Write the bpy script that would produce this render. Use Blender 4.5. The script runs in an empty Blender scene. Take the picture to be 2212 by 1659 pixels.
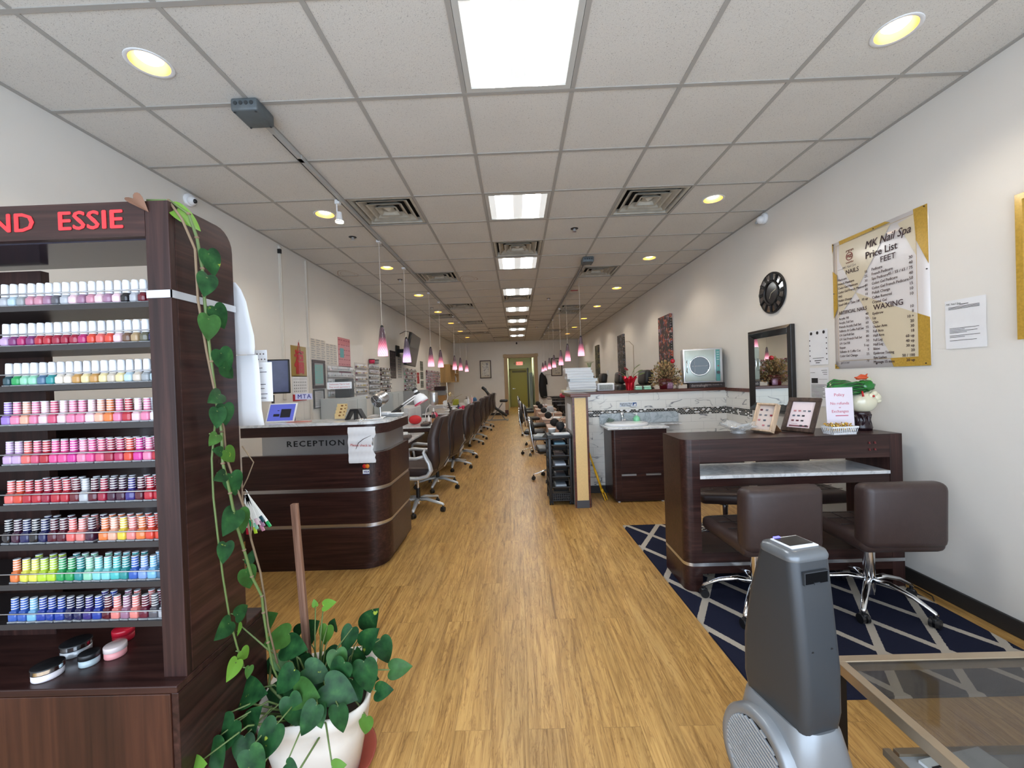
import bpy, bmesh, math, random
from mathutils import Vector, Matrix, Euler
S = bpy.context.scene
COL = S.collection
random.seed(7)
PI = math.pi
def R(d): return math.radians(d)

# ------------------------------------------------------------------ camera
HC, CZ, XL, XR, YB, YF = 1.43, 3.059, -2.63, 2.58, 16.85, -1.25
yaw, pitch, roll = -.0128, -.0090, -.0339
fw = Vector((math.sin(yaw)*math.cos(pitch), math.cos(yaw)*math.cos(pitch), math.sin(pitch)))
rt = Vector((math.cos(yaw), -math.sin(yaw), 0)); up = rt.cross(fw)
rt2 = math.cos(roll)*rt + math.sin(roll)*up; up2 = -math.sin(roll)*rt + math.cos(roll)*up
cam = bpy.data.cameras.new('camera'); cam.sensor_width = 36; cam.lens = 873.86/2212*36
cam.clip_start = .05; cam.clip_end = 100
co = bpy.data.objects.new('camera', cam); COL.objects.link(co)
co.matrix_world = Matrix(((rt2.x, up2.x, -fw.x, 0), (rt2.y, up2.y, -fw.y, 0), (rt2.z, up2.z, -fw.z, HC), (0, 0, 0, 1)))
S.camera = co
# ------------------------------------------------------------------ sky through the shop front, exposure
S.view_settings.view_transform = 'Standard'; S.view_settings.look = 'None'
S.view_settings.exposure = 0.44; S.view_settings.gamma = 1.0
W = bpy.data.worlds.new('sky'); S.world = W; W.use_nodes = True
bg = W.node_tree.nodes['Background']; bg.inputs[0].default_value = (.70, .83, 1.0, 1); bg.inputs[1].default_value = 4.2
S.cycles.max_bounces = 8; S.cycles.diffuse_bounces = 4; S.cycles.glossy_bounces = 4
S.cycles.transmission_bounces = 6; S.cycles.transparent_max_bounces = 8
S.cycles.caustics_reflective = False; S.cycles.caustics_refractive = False
S.cycles.sample_clamp_indirect = 6; S.cycles.blur_glossy = .5
PANEL_E, DOWN_E, DOWN_W, PEND_E = 9.0, 12.0, 8.0, 2.4
for (px, pw) in ((-.05, 4.9),):
    l = bpy.data.lights.new('window_portal', 'AREA'); l.shape = 'RECTANGLE'; l.size = pw; l.size_y = 2.35
    l.cycles.is_portal = True
    lo = bpy.data.objects.new('window_portal', l); COL.objects.link(lo)
    lo.location = (px, YF+.02, 1.6); lo.rotation_euler = (R(90), 0, 0)

# ------------------------------------------------------------------ materials
MATS = {}
def newmat(name):
    m = bpy.data.materials.new(name); m.use_nodes = True
    return m, m.node_tree.nodes, m.node_tree.links, m.node_tree.nodes['Principled BSDF']
def lin(c):
    return tuple(((v/12.92) if v <= .04045 else ((v+.055)/1.055)**2.4) for v in c)
def rgb(r, g, b): return lin((r/255, g/255, b/255))
def M(name, col=None, rough=.5, metal=0., emit=None, es=0., spec=.5, coat=0., noise=0., nscale=20., alpha=1., bump=0., bscale=200.):
    if name in MATS: return MATS[name]
    m, N, L, P = newmat(name)
    P.inputs['Roughness'].default_value = rough; P.inputs['Metallic'].default_value = metal
    P.inputs['Specular IOR Level'].default_value = spec; P.inputs['Coat Weight'].default_value = coat
    P.inputs['Coat Roughness'].default_value = .1
    P.inputs['Base Color'].default_value = (*col, 1)
    if emit: P.inputs['Emission Color'].default_value = (*emit, 1); P.inputs['Emission Strength'].default_value = es
    if alpha < 1: P.inputs['Alpha'].default_value = alpha
    if noise or bump:
        tc = N.new('ShaderNodeTexCoord')
    if noise:
        n = N.new('ShaderNodeTexNoise'); n.inputs['Scale'].default_value = nscale; n.inputs['Detail'].default_value = 4
        L.new(tc.outputs['Object'], n.inputs['Vector'])
        r = N.new('ShaderNodeMapRange'); r.inputs[1].default_value = .3; r.inputs[2].default_value = .7
        r.inputs[3].default_value = 1-noise; r.inputs[4].default_value = 1+noise
        L.new(n.outputs[0], r.inputs[0])
        mx = N.new('ShaderNodeVectorMath'); mx.operation = 'SCALE'; mx.inputs[0].default_value = col
        L.new(r.outputs[0], mx.inputs['Scale']); L.new(mx.outputs[0], P.inputs['Base Color'])
    if bump:
        n = N.new('ShaderNodeTexNoise'); n.inputs['Scale'].default_value = bscale; n.inputs['Detail'].default_value = 3
        L.new(tc.outputs['Object'], n.inputs['Vector'])
        b = N.new('ShaderNodeBump'); b.inputs['Strength'].default_value = bump; b.inputs['Distance'].default_value = .002
        L.new(n.outputs[0], b.inputs['Height']); L.new(b.outputs[0], P.inputs['Normal'])
    MATS[name] = m
    return m
def ramp(N, stops, interp='LINEAR'):
    r = N.new('ShaderNodeValToRGB'); r.color_ramp.interpolation = interp
    el = r.color_ramp.elements
    while len(el) < len(stops): el.new(.5)
    for e, (p, c) in zip(el, stops): e.position = p; e.color = (*c, 1)
    return r
def mapping(N, L, scale=(1, 1, 1), rot=(0, 0, 0), loc=(0, 0, 0), coord='Object'):
    tc = N.new('ShaderNodeTexCoord'); mp = N.new('ShaderNodeMapping')
    mp.inputs['Scale'].default_value = scale; mp.inputs['Rotation'].default_value = rot; mp.inputs['Location'].default_value = loc
    L.new(tc.outputs[coord], mp.inputs['Vector']); return mp
def tex(N, L, kind, vec, **kw):
    n = N.new(kind)
    for k, v in kw.items(): n.inputs[k].default_value = v
    L.new(vec, n.inputs['Vector']); return n
def math_(N, L, op, a, b=None, c=None, clamp=False):
    n = N.new('ShaderNodeMath'); n.operation = op; n.use_clamp = clamp
    for i, v in enumerate((a, b, c)):
        if v is None: continue
        if isinstance(v, (int, float)): n.inputs[i].default_value = v
        else: L.new(v, n.inputs[i])
    return n.outputs[0]
def mix(N, L, fac, a, b, mode='MIX'):
    n = N.new('ShaderNodeMix'); n.data_type = 'RGBA'; n.blend_type = mode
    for i, v in ((0, fac), (6, a), (7, b)):
        if isinstance(v, (int, float)): n.inputs[i].default_value = v
        elif isinstance(v, tuple): n.inputs[i].default_value = (*v, 1)
        else: L.new(v, n.inputs[i])
    return n.outputs[2]
def wood(name, base, dark, light, axis='x', rough=.35, scale=1., coat=.25):
    if name in MATS: return MATS[name]
    m, N, L, P = newmat(name)
    s = {'x': (1.2, 30, 30), 'y': (30, 1.2, 30), 'z': (30, 30, 1.2)}[axis]
    mp = mapping(N, L, tuple(v*scale for v in s))
    n1 = tex(N, L, 'ShaderNodeTexNoise', mp.outputs[0], Scale=1.6, Detail=6, Roughness=.62, Distortion=.6)
    n2 = tex(N, L, 'ShaderNodeTexNoise', mp.outputs[0], Scale=.35, Detail=3, Roughness=.5)
    r1 = ramp(N, [(.3, dark), (.52, base), (.75, light)]); L.new(n1.outputs[0], r1.inputs[0])
    r2 = ramp(N, [(.3, (.75,)*3), (.7, (1.15,)*3)]); L.new(n2.outputs[0], r2.inputs[0])
    L.new(mix(N, L, 1., r1.outputs[0], r2.outputs[0], 'MULTIPLY'), P.inputs['Base Color'])
    P.inputs['Roughness'].default_value = rough; P.inputs['Coat Weight'].default_value = coat; P.inputs['Coat Roughness'].default_value = .2; P.inputs['Specular IOR Level'].default_value = .32
    MATS[name] = m; return m
def marble(name, base, vein, vein_amt=.5, scale=3., rough=.12):
    if name in MATS: return MATS[name]
    m, N, L, P = newmat(name)
    mp = mapping(N, L, (scale,)*3, (0.3, .5, .7))
    n1 = tex(N, L, 'ShaderNodeTexNoise', mp.outputs[0], Scale=1.0, Detail=7, Roughness=.62, Distortion=1.4)
    a = math_(N, L, 'ABSOLUTE', math_(N, L, 'SUBTRACT', n1.outputs[0], .5))
    r = ramp(N, [(0, (1, 1, 1)), (.06, (.25,)*3), (.22, (0, 0, 0))]); L.new(a, r.inputs[0])
    f = math_(N, L, 'MULTIPLY', r.outputs[0], vein_amt)
    L.new(mix(N, L, f, base, vein), P.inputs['Base Color']); P.inputs['Roughness'].default_value = rough
    MATS[name] = m; return m

m_wall = M('wall_paint', rgb(228, 225, 219), .62, noise=.015, nscale=3, bump=.08, bscale=500)
m_dark = wood('dark_walnut', rgb(54, 32, 29), rgb(36, 20, 18), rgb(76, 48, 42), 'x', .34, 1., .1)
m_darkv = wood('dark_walnut_upright', rgb(54, 32, 29), rgb(36, 20, 18), rgb(76, 48, 42), 'z', .45, 1., .0)
m_darky = wood('dark_walnut_deep', rgb(54, 32, 29), rgb(36, 20, 18), rgb(76, 48, 42), 'y', .34, 1., .1)
m_base = wood('dark_cabinet_base', rgb(66, 37, 27), rgb(44, 24, 18), rgb(86, 52, 36), 'z', .4, .5, .1)
m_marb = marble('white_marble', rgb(232, 233, 234), rgb(140, 146, 152), .45, 5.)
m_gmarb = marble('grey_marble', rgb(188, 197, 202), rgb(120, 130, 138), .6, 6.)
m_chrome = M('chrome', (.85, .86, .88), .12, 1.)
m_alu = M('brushed_aluminium', (.72, .74, .77), .32, 1.)
m_silver = M('silver_plastic', rgb(196, 201, 206), .35, .35)
m_black = M('black_plastic', rgb(26, 26, 28), .38)
m_blackm = M('black_matte', rgb(20, 20, 22), .7)
m_white = M('white_plastic', rgb(232, 233, 235), .35)
m_paper = M('white_paper', rgb(232, 233, 236), .75, noise=.03, nscale=8)
m_leather = M('brown_leather', rgb(56, 42, 40), .42, noise=.08, nscale=30, bump=.25, bscale=260)
m_bleather = M('black_leather', rgb(24, 23, 24), .38, bump=.2, bscale=260)
m_vent = M('vent_metal', rgb(188, 184, 172), .55, noise=.12, nscale=14)
m_grey = M('grey_panel', rgb(150, 153, 155), .45)
m_rubber = M('rubber_base', rgb(40, 38, 38), .55)
m_capwood = wood('cap_rail_wood', rgb(92, 48, 34), rgb(66, 32, 24), rgb(120, 68, 48), 'x', .3)
m_glass = M('clear_acrylic', (.9, .95, .95), .04, alpha=.035, spec=.25)
m_mirror = M('mirror_glass', (.86, .9, .88), .015, 1.)
m_ink = M('black_ink', rgb(34, 30, 32), .7)
m_redink = M('red_ink', rgb(190, 60, 70), .7)

# ------------------------------------------------------------------ mesh building
TXT = {}
def text_geo(s, size=1., bold=0., font=None, align='CENTER', shear=0., ext=0., spacing=1.):
    k = (s, size, bold, align, shear, ext, spacing)
    if k in TXT: return TXT[k]
    c = bpy.data.curves.new('t', 'FONT'); c.body = s; c.size = size; c.align_x = align; c.align_y = 'CENTER'
    c.offset = bold; c.shear = shear; c.extrude = ext; c.space_character = spacing; c.resolution_u = 2
    o = bpy.data.objects.new('t', c); COL.objects.link(o)
    dg = bpy.context.evaluated_depsgraph_get()
    me = bpy.data.meshes.new_from_object(o.evaluated_get(dg))
    g = ([v.co.copy() for v in me.vertices], [tuple(p.vertices) for p in me.polygons])
    bpy.data.objects.remove(o); bpy.data.curves.remove(c); bpy.data.meshes.remove(me)
    TXT[k] = g; return g

class B:
    """collects shapes into one mesh; each shape takes a material slot index"""
    def __init__(s): s.bm = bmesh.new(); s.T = Matrix()
    def _add(s, verts, faces, mi=0, smooth=False, T=None):
        T = s.T @ T if T is not None else s.T
        vs = [s.bm.verts.new(T @ Vector(v)) for v in verts]
        for f in faces:
            try:
                fc = s.bm.faces.new([vs[i] for i in f]); fc.material_index = mi; fc.smooth = smooth
            except ValueError: pass
        return s
    def box(s, x0, y0, z0, x1, y1, z1, mi=0, T=None):
        v = [(x, y, z) for x in (x0, x1) for y in (y0, y1) for z in (z0, z1)]
        f = [(0, 1, 3, 2), (4, 6, 7, 5), (0, 4, 5, 1), (2, 3, 7, 6), (0, 2, 6, 4), (1, 5, 7, 3)]
        return s._add(v, f, mi, False, T)
    def rbox(s, x0, y0, z0, x1, y1, z1, r=.02, seg=3, mi=0, T=None, bulge=0., taper=None):
        b = bmesh.new(); bmesh.ops.create_cube(b, size=1)
        for v in b.verts:
            v.co = Vector(((x0+x1)/2+v.co.x*(x1-x0), (y0+y1)/2+v.co.y*(y1-y0), (z0+z1)/2+v.co.z*(z1-z0)))
        r = min(r, abs(x1-x0)*.49, abs(y1-y0)*.49, abs(z1-z0)*.49)
        bmesh.ops.bevel(b, geom=list(b.edges), offset=r, segments=seg, profile=.5, affect='EDGES')
        if taper:
            for v in b.verts:
                t = (v.co.z-z0)/(z1-z0); cx, cy = (x0+x1)/2, (y0+y1)/2
                v.co.x = cx+(v.co.x-cx)*(1+(taper[0]-1)*t); v.co.y = cy+(v.co.y-cy)*(1+(taper[1]-1)*t)
        s._add([v.co.copy() for v in b.verts], [[v.index for v in f.verts] for f in b.faces], mi, seg > 1, T)
        b.free(); return s
    def cyl(s, p0, p1, r0, r1=None, n=16, mi=0, cap=True, smooth=True, T=None):
        r1 = r0 if r1 is None else r1
        p0, p1 = Vector(p0), Vector(p1); d = (p1-p0).normalized()
        q = d.to_track_quat('Z', 'Y').to_matrix()
        v, f = [], []
        for p, r in ((p0, r0), (p1, r1)):
            for i in range(n):
                a = 2*PI*i/n; v.append(p+q @ Vector((math.cos(a)*r, math.sin(a)*r, 0)))
        for i in range(n): f.append((i, (i+1) % n, n+(i+1) % n, n+i))
        s._add(v, f, mi, smooth, T)
        if cap:
            s._add(v[:n], [tuple(range(n-1, -1, -1))], mi, False, T); s._add(v[n:], [tuple(range(n))], mi, False, T)
        return s
    def lathe(s, prof, c=(0, 0, 0), n=24, mi=0, T=None, smooth=True, sx=1., sy=1., mis=None):
        v, f = [], []
        for (r, z) in prof:
            for i in range(n):
                a = 2*PI*i/n; v.append((c[0]+math.cos(a)*r*sx, c[1]+math.sin(a)*r*sy, c[2]+z))
        m = len(prof)
        if mis is None:
            for j in range(m-1):
                for i in range(n): f.append((j*n+i, j*n+(i+1) % n, (j+1)*n+(i+1) % n, (j+1)*n+i))
            s._add(v, f, mi, smooth, T)
        else:
            for j in range(m-1):
                vv = v[j*n:(j+2)*n]
                s._add(vv, [(i, (i+1) % n, n+(i+1) % n, n+i) for i in range(n)], mis[j], smooth, T)
        return s
    def tube(s, pts, r, n=8, mi=0, T=None, flat=1.):
        pts = [Vector(p) for p in pts]; v, f = [], []
        rr = r if isinstance(r, (list, tuple)) else [r]*len(pts)
        prev = None
        for i, p in enumerate(pts):
            d = (pts[min(i+1, len(pts)-1)]-pts[max(i-1, 0)])
            if d.length < 1e-9: d = Vector((0, 0, 1))
            d.normalize()
            if prev is None:
                u = d.orthogonal().normalized()
                if abs(d.z) < .9: u = d.cross(Vector((0, 0, 1))).normalized()
            else:
                u = (prev-d*prev.dot(d)).normalized()
            prev = u; w = d.cross(u)
            for k in range(n):
                a = 2*PI*k/n; v.append(p+(u*math.cos(a)+w*math.sin(a)*flat)*rr[i])
        m = len(pts)
        for j in range(m-1):
            for i in range(n): f.append((j*n+i, j*n+(i+1) % n, (j+1)*n+(i+1) % n, (j+1)*n+i))
        f.append(tuple(range(n-1, -1, -1))); f.append(tuple((m-1)*n+i for i in range(n)))
        return s._add(v, f, mi, True, T)
    def prism(s, poly, z0, z1, mi=0, T=None, smooth=False, sidemi=None):
        n = len(poly); v = [(x, y, z0) for x, y in poly]+[(x, y, z1) for x, y in poly]
        s._add(v, [tuple(range(n-1, -1, -1)), tuple(range(n, 2*n))], mi, False, T)
        s._add(v, [(i, (i+1) % n, n+(i+1) % n, n+i) for i in range(n)], mi if sidemi is None else sidemi, smooth, T)
        return s
    def ell(s, c, rx, ry, rz, mi=0, n=16, m=10, T=None, fn=None):
        v, f = [], []
        for j in range(m+1):
            t = PI*j/m
            for i in range(n):
                a = 2*PI*i/n; p = Vector((math.sin(t)*math.cos(a), math.sin(t)*math.sin(a), -math.cos(t)))
                k = fn(p) if fn else 1.
                v.append((c[0]+p.x*rx*k, c[1]+p.y*ry*k, c[2]+p.z*rz*k))
        for j in range(m):
            for i in range(n): f.append((j*n+i, j*n+(i+1) % n, (j+1)*n+(i+1) % n, (j+1)*n+i))
        return s._add(v, f, mi, True, T)
    def quad(s, a, b, c, d, mi=0, T=None): return s._add([a, b, c, d], [(0, 1, 2, 3)], mi, False, T)
    def text(s, body, size, T, mi=0, bold=0., align='CENTER', shear=0., ext=0., spacing=1., sx=1.):
        v, f = text_geo(body, size, 0., None, align, shear, ext, spacing); D = Matrix.Diagonal((sx, 1, 1, 1))
        if not bold: return s._add(v, f, mi, False, T @ D)
        for k, (dx, dy) in enumerate(((1, 0), (-1, 0), (0, .6), (0, -.6))): s._add(v, f, mi, False, T @ Tr(dx*bold, dy*bold, .00004*k) @ D)
        return s
    def obj(s, name, mats, parent=None, loc=(0, 0, 0), rot=(0, 0, 0), weld=False, bevel=0.):
        if weld: bmesh.ops.remove_doubles(s.bm, verts=list(s.bm.verts), dist=1e-5)
        bmesh.ops.recalc_face_normals(s.bm, faces=list(s.bm.faces))
        me = bpy.data.meshes.new(name); s.bm.to_mesh(me); s.bm.free()
        for m in (mats if isinstance(mats, (list, tuple)) else [mats]): me.materials.append(m)
        o = bpy.data.objects.new(name, me); COL.objects.link(o)
        o.location = loc; o.rotation_euler = rot
        if parent: o.parent = parent
        if bevel:
            md = o.modifiers.new('bevel', 'BEVEL'); md.width = bevel; md.segments = 2; md.limit_method = 'ANGLE'; md.harden_normals = False
        return o
def tag(o, label=None, cat=None, group=None, kind=None):
    if label: o['label'] = label
    if cat: o['category'] = cat
    if group: o['group'] = group
    if kind: o['kind'] = kind
    return o
def thing(name, label, cat, loc=(0, 0, 0), rz=0, group=None):
    o = bpy.data.objects.new(name, None); COL.objects.link(o); o.empty_display_size = .05
    o.location = loc; o.rotation_euler = (0, 0, rz)
    return tag(o, label, cat, group)
def struct(name, b, mats, **k): return tag(b.obj(name, mats, **k), kind='structure')
def dup(o, loc=None, rz=None, label=None, group=None, parent=None):
    c = o.copy(); COL.objects.link(c)
    if parent: c.parent = parent
    if loc is not None: c.location = loc
    if rz is not None: c.rotation_euler = (0, 0, rz)
    if label: c['label'] = label
    if group: c['group'] = group
    for ch in list(o.children): dup(ch, parent=c)
    return c
ORD = ['', 'first', 'second', 'third', 'fourth', 'fifth', 'sixth', 'seventh', 'eighth', 'ninth', 'tenth', 'eleventh', 'twelfth', 'thirteenth',
       'fourteenth', 'fifteenth', 'sixteenth', 'seventeenth', 'eighteenth', 'nineteenth', 'twentieth', 'twenty-first', 'twenty-second', 'twenty-third', 'twenty-fourth']
def Rx(a): return Matrix.Rotation(a, 4, 'X')
def Ry(a): return Matrix.Rotation(a, 4, 'Y')
def Rz(a): return Matrix.Rotation(a, 4, 'Z')
def Tr(x, y, z): return Matrix.Translation((x, y, z))
FRONT = Rx(R(90))                       # text lying in XY stood up to face -Y
LEFTF = Rz(R(-90)) @ Rx(R(90))          # text on the right wall, facing -X
RIGHTF = Rz(R(90)) @ Rx(R(90))          # text on the left wall, facing +X
# ------------------------------------------------------------------ room shell
def mat_floor():
    m, N, L, P = newmat('plank_floor')
    mp = mapping(N, L, (1, 1, 1), (0, 0, R(90)))
    br = N.new('ShaderNodeTexBrick'); L.new(mp.outputs[0], br.inputs['Vector'])
    br.offset = .37; br.inputs['Scale'].default_value = 1; br.inputs['Brick Width'].default_value = 1.2; br.inputs['Row Height'].default_value = .152
    br.inputs['Mortar Size'].default_value = .0012; br.inputs['Mortar Smooth'].default_value = .3; br.inputs['Bias'].default_value = 0
    br.inputs['Color1'].default_value = (.0, .0, .0, 1); br.inputs['Color2'].default_value = (1, 1, 1, 1); br.inputs['Mortar'].default_value = (.5, .5, .5, 1)
    # plank id shifts the grain
    tc = N.new('ShaderNodeTexCoord')
    off = N.new('ShaderNodeVectorMath'); off.operation = 'MULTIPLY_ADD'
    L.new(br.outputs['Color'], off.inputs[0]); off.inputs[1].default_value = (3.1, 7.7, 0); L.new(tc.outputs['Object'], off.inputs[2])
    def st(sx, sy):
        v = N.new('ShaderNodeVectorMath'); v.operation = 'MULTIPLY'; L.new(off.outputs[0], v.inputs[0]); v.inputs[1].default_value = (sx, sy, 1); return v.outputs[0]
    g1 = tex(N, L, 'ShaderNodeTexNoise', st(15, .8), Scale=1.5, Detail=9, Roughness=.72, Distortion=1.9)
    g2 = tex(N, L, 'ShaderNodeTexNoise', st(60, 2.0), Scale=2.2, Detail=5, Roughness=.7, Distortion=.8)
    g4 = tex(N, L, 'ShaderNodeTexNoise', st(13, 1.25), Scale=1.6, Detail=5, Roughness=.6, Distortion=2.2)
    l4 = math_(N, L, 'ABSOLUTE', math_(N, L, 'SUBTRACT', g4.outputs[0], .47)); k4 = ramp(N, [(0, rgb(128, 96, 58)), (.012, rgb(176, 150, 116)), (.035, (1, 1, 1))]); L.new(l4, k4.inputs[0])
    g3 = tex(N, L, 'ShaderNodeTexNoise', st(5, 1.1), Scale=1.1, Detail=3, Roughness=.5, Distortion=.4)
    c1 = ramp(N, [(.26, rgb(112, 80, 40)), (.42, rgb(170, 130, 72)), (.55, rgb(196, 156, 94)), (.75, rgb(212, 176, 114))]); L.new(g1.outputs[0], c1.inputs[0])
    c2 = ramp(N, [(.27, rgb(150, 124, 92)), (.42, (1, 1, 1)), (1, (1, 1, 1))]); L.new(g2.outputs[0], c2.inputs[0])
    c3 = ramp(N, [(.3, (.82, .80, .76)), (.7, (1.08, 1.06, 1.02))]); L.new(g3.outputs[0], c3.inputs[0])
    c = mix(N, L, 1., c1.outputs[0], c2.outputs[0], 'MULTIPLY'); c = mix(N, L, 1., c, c3.outputs[0], 'MULTIPLY'); c = mix(N, L, .38, c, k4.outputs[0], 'MULTIPLY')
    mo = math_(N, L, 'MULTIPLY', br.outputs['Fac'], .4)
    c = mix(N, L, mo, c, rgb(80, 56, 30)); L.new(c, P.inputs['Base Color'])
    P.inputs['Roughness'].default_value = .36; P.inputs['Specular IOR Level'].default_value = .45
    b = N.new('ShaderNodeBump'); b.inputs['Strength'].default_value = .18; b.inputs['Distance'].default_value = .002
    L.new(g2.outputs[0], b.inputs['Height']); L.new(b.outputs[0], P.inputs['Normal'])
    return m
def mat_tileceil():
    m, N, L, P = newmat('acoustic_tile')
    mp = mapping(N, L, (1, 1, 1))
    w = tex(N, L, 'ShaderNodeTexNoise', mp.outputs[0], Scale=230, Detail=1, Roughness=.5, Distortion=1.0)
    r = ramp(N, [(.0, rgb(140, 136, 132)), (.31, rgb(166, 162, 158)), (.35, rgb(217, 214, 208)), (1, rgb(219, 216, 210))]); L.new(w.outputs[0], r.inputs[0])
    n = tex(N, L, 'ShaderNodeTexNoise', mp.outputs[0], Scale=2.2, Detail=2); q = ramp(N, [(.3, (.97,)*3), (.7, (1.02,)*3)]); L.new(n.outputs[0], q.inputs[0])
    L.new(mix(N, L, 1., r.outputs[0], q.outputs[0], 'MULTIPLY'), P.inputs['Base Color']); P.inputs['Roughness'].default_value = .95
    b = N.new('ShaderNodeBump'); b.inputs['Strength'].default_value = .35; b.inputs['Distance'].default_value = .003
    L.new(w.outputs[0], b.inputs['Height']); L.new(b.outputs[0], P.inputs['Normal'])
    return m
def mat_walltile(axis):
    """marble look subway tile, axis = world axis that runs along the wall"""
    m, N, L, P = newmat('marble_subway_tile_'+axis)
    tc = N.new('ShaderNodeTexCoord'); sp = N.new('ShaderNodeSeparateXYZ'); L.new(tc.outputs['Object'], sp.inputs[0])
    cb = N.new('ShaderNodeCombineXYZ'); L.new(sp.outputs[0 if axis == 'x' else 1], cb.inputs[0]); L.new(sp.outputs[2], cb.inputs[1])
    br = N.new('ShaderNodeTexBrick'); L.new(cb.outputs[0], br.inputs['Vector']); br.offset = .5
    for k, v in (('Scale', 1), ('Brick Width', .305), ('Row Height', .094), ('Mortar Size', .0012), ('Mortar Smooth', .1), ('Bias', 0)): br.inputs[k].default_value = v
    br.inputs['Color1'].default_value = (0, 0, 0, 1); br.inputs['Color2'].default_value = (1, 1, 1, 1); br.inputs['Mortar'].default_value = (.5,)*3+(1,)
    off = N.new('ShaderNodeVectorMath'); off.operation = 'MULTIPLY_ADD'; L.new(br.outputs['Color'], off.inputs[0]); off.inputs[1].default_value = (5.3, 2.9, 0); L.new(cb.outputs[0], off.inputs[2])
    mp = N.new('ShaderNodeMapping'); L.new(off.outputs[0], mp.inputs[0]); mp.inputs['Rotation'].default_value = (0, 0, R(52)); mp.inputs['Scale'].default_value = (2.2, 5.0, 1)
    n = tex(N, L, 'ShaderNodeTexNoise', mp.outputs[0], Scale=1.1, Detail=3, Roughness=.45, Distortion=.5)
    a = math_(N, L, 'ABSOLUTE', math_(N, L, 'SUBTRACT', n.outputs[0], .47))
    w = tex(N, L, 'ShaderNodeTexNoise', off.outputs[0], Scale=5.0, Detail=2)
    gate = ramp(N, [(.45, (0,)*3), (.55, (1,)*3)]); L.new(w.outputs[0], gate.inputs[0])
    v = ramp(N, [(0, (1,)*3), (.006, (.85,)*3), (.016, (.12,)*3), (.04, (0,)*3)]); L.new(a, v.inputs[0])
    f = math_(N, L, 'MULTIPLY', v.outputs[0], gate.outputs[0])
    c = mix(N, L, f, rgb(232, 231, 226), rgb(120, 122, 128)); c = mix(N, L, math_(N, L, 'MULTIPLY', br.outputs['Fac'], .75), c, rgb(168, 168, 166))
    L.new(c, P.inputs['Base Color']); P.inputs['Roughness'].default_value = .16
    return m
def mat_mosaic(axis):
    m, N, L, P = newmat('glass_mosaic_'+axis)
    tc = N.new('ShaderNodeTexCoord'); sp = N.new('ShaderNodeSeparateXYZ'); L.new(tc.outputs['Object'], sp.inputs[0])
    cb = N.new('ShaderNodeCombineXYZ'); L.new(sp.outputs[0 if axis == 'x' else 1], cb.inputs[0]); L.new(sp.outputs[2], cb.inputs[1])
    br = N.new('ShaderNodeTexBrick'); L.new(cb.outputs[0], br.inputs['Vector']); br.offset = .5
    for k, v in (('Scale', 1), ('Brick Width', .032), ('Row Height', .0162), ('Mortar Size', .0016), ('Mortar Smooth', .1), ('Bias', 0)): br.inputs[k].default_value = v
    br.inputs['Color1'].default_value = (0, 0, 0, 1); br.inputs['Color2'].default_value = (1, 1, 1, 1); br.inputs['Mortar'].default_value = (.5,)*3+(1,)
    r = ramp(N, [(0, rgb(14, 13, 14)), (.66, rgb(236, 236, 238)), (.80, rgb(150, 140, 128)), (.88, rgb(40, 38, 40))], 'CONSTANT'); L.new(br.outputs['Color'], r.inputs[0])
    L.new(mix(N, L, br.outputs['Fac'], r.outputs[0], rgb(196, 194, 190)), P.inputs['Base Color']); P.inputs['Roughness'].default_value = .1
    return m
m_floor = mat_floor()
struct('floor', B().box(XL-.2, YF-.2, -.12, XR+.2, 22.1, 0), m_floor)
# walls with thickness
struct('wall_left', B().box(XL-.12, YF, 0, XL, YB, CZ+.1), m_wall)
struct('wall_right', B().box(XR, YF, 0, XR+.12, YB, CZ+.1), m_wall)
DX0, DX1, DZ = -.41, .765, 2.39
struct('wall_back', B().box(XL-.12, YB, 0, DX0, YB+.14, CZ+.1).box(DX1, YB, 0, XR+.12, YB+.14, CZ+.1).box(DX0, YB, DZ, DX1, YB+.14, CZ+.1), m_wall)
b = B()          # shop front behind the camera: piers, sill and lintel round two panes and a door
b.box(XL-.12, YF-.12, 0, -2.5, YF, CZ+.1).box(2.45, YF-.12, 0, XR+.12, YF, CZ+.1).box(-2.5, YF-.12, 2.72, 2.45, YF, CZ+.1).box(-2.5, YF-.12, 0, 2.45, YF, .12)
b.box(-.66, YF-.1, .12, -.6, YF, 2.72).box(.42, YF-.1, .12, .48, YF, 2.72)
struct('wall_front', b, m_wall)
# hallway beyond the rear doorway
b = B(); b.box(DX0-.12, YB+.14, 0, DX0, 22.0, 2.66).box(DX1, YB+.14, 0, DX1+.12, 22.0, 2.66).box(DX0-.12, 21.9, 0, DX1+.12, 22.05, 2.7).box(DX0-.12, YB+.14, 2.62, DX1+.12, 22.05, 2.72)
struct('wall_hallway', b, M('hall_paint', rgb(214, 220, 196), .7))
m_cas = M('door_casing', rgb(176, 150, 112), .5)
b = B(); b.box(DX0-.115, YB-.03, .2, DX0+.0, YB, DZ+.13).box(DX1, YB-.03, .2, DX1+.115, YB, DZ+.13).box(DX0-.14, YB-.045, DZ, DX1+.14, YB, DZ+.12)
b.box(DX0, YB-.02, 0, DX0+.03, YB+.14, DZ).box(DX1-.03, YB-.02, 0, DX1, YB+.14, DZ).box(DX0, YB-.02, DZ-.03, DX1, YB+.14, DZ)
b.box(DX0-.13, YB-.05, 0, DX0+.01, YB, .2, 1).box(DX1-.01, YB-.05, 0, DX1+.13, YB, .2, 1)
struct('trim_1', b, [m_cas, m_capwood], bevel=.006)
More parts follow.
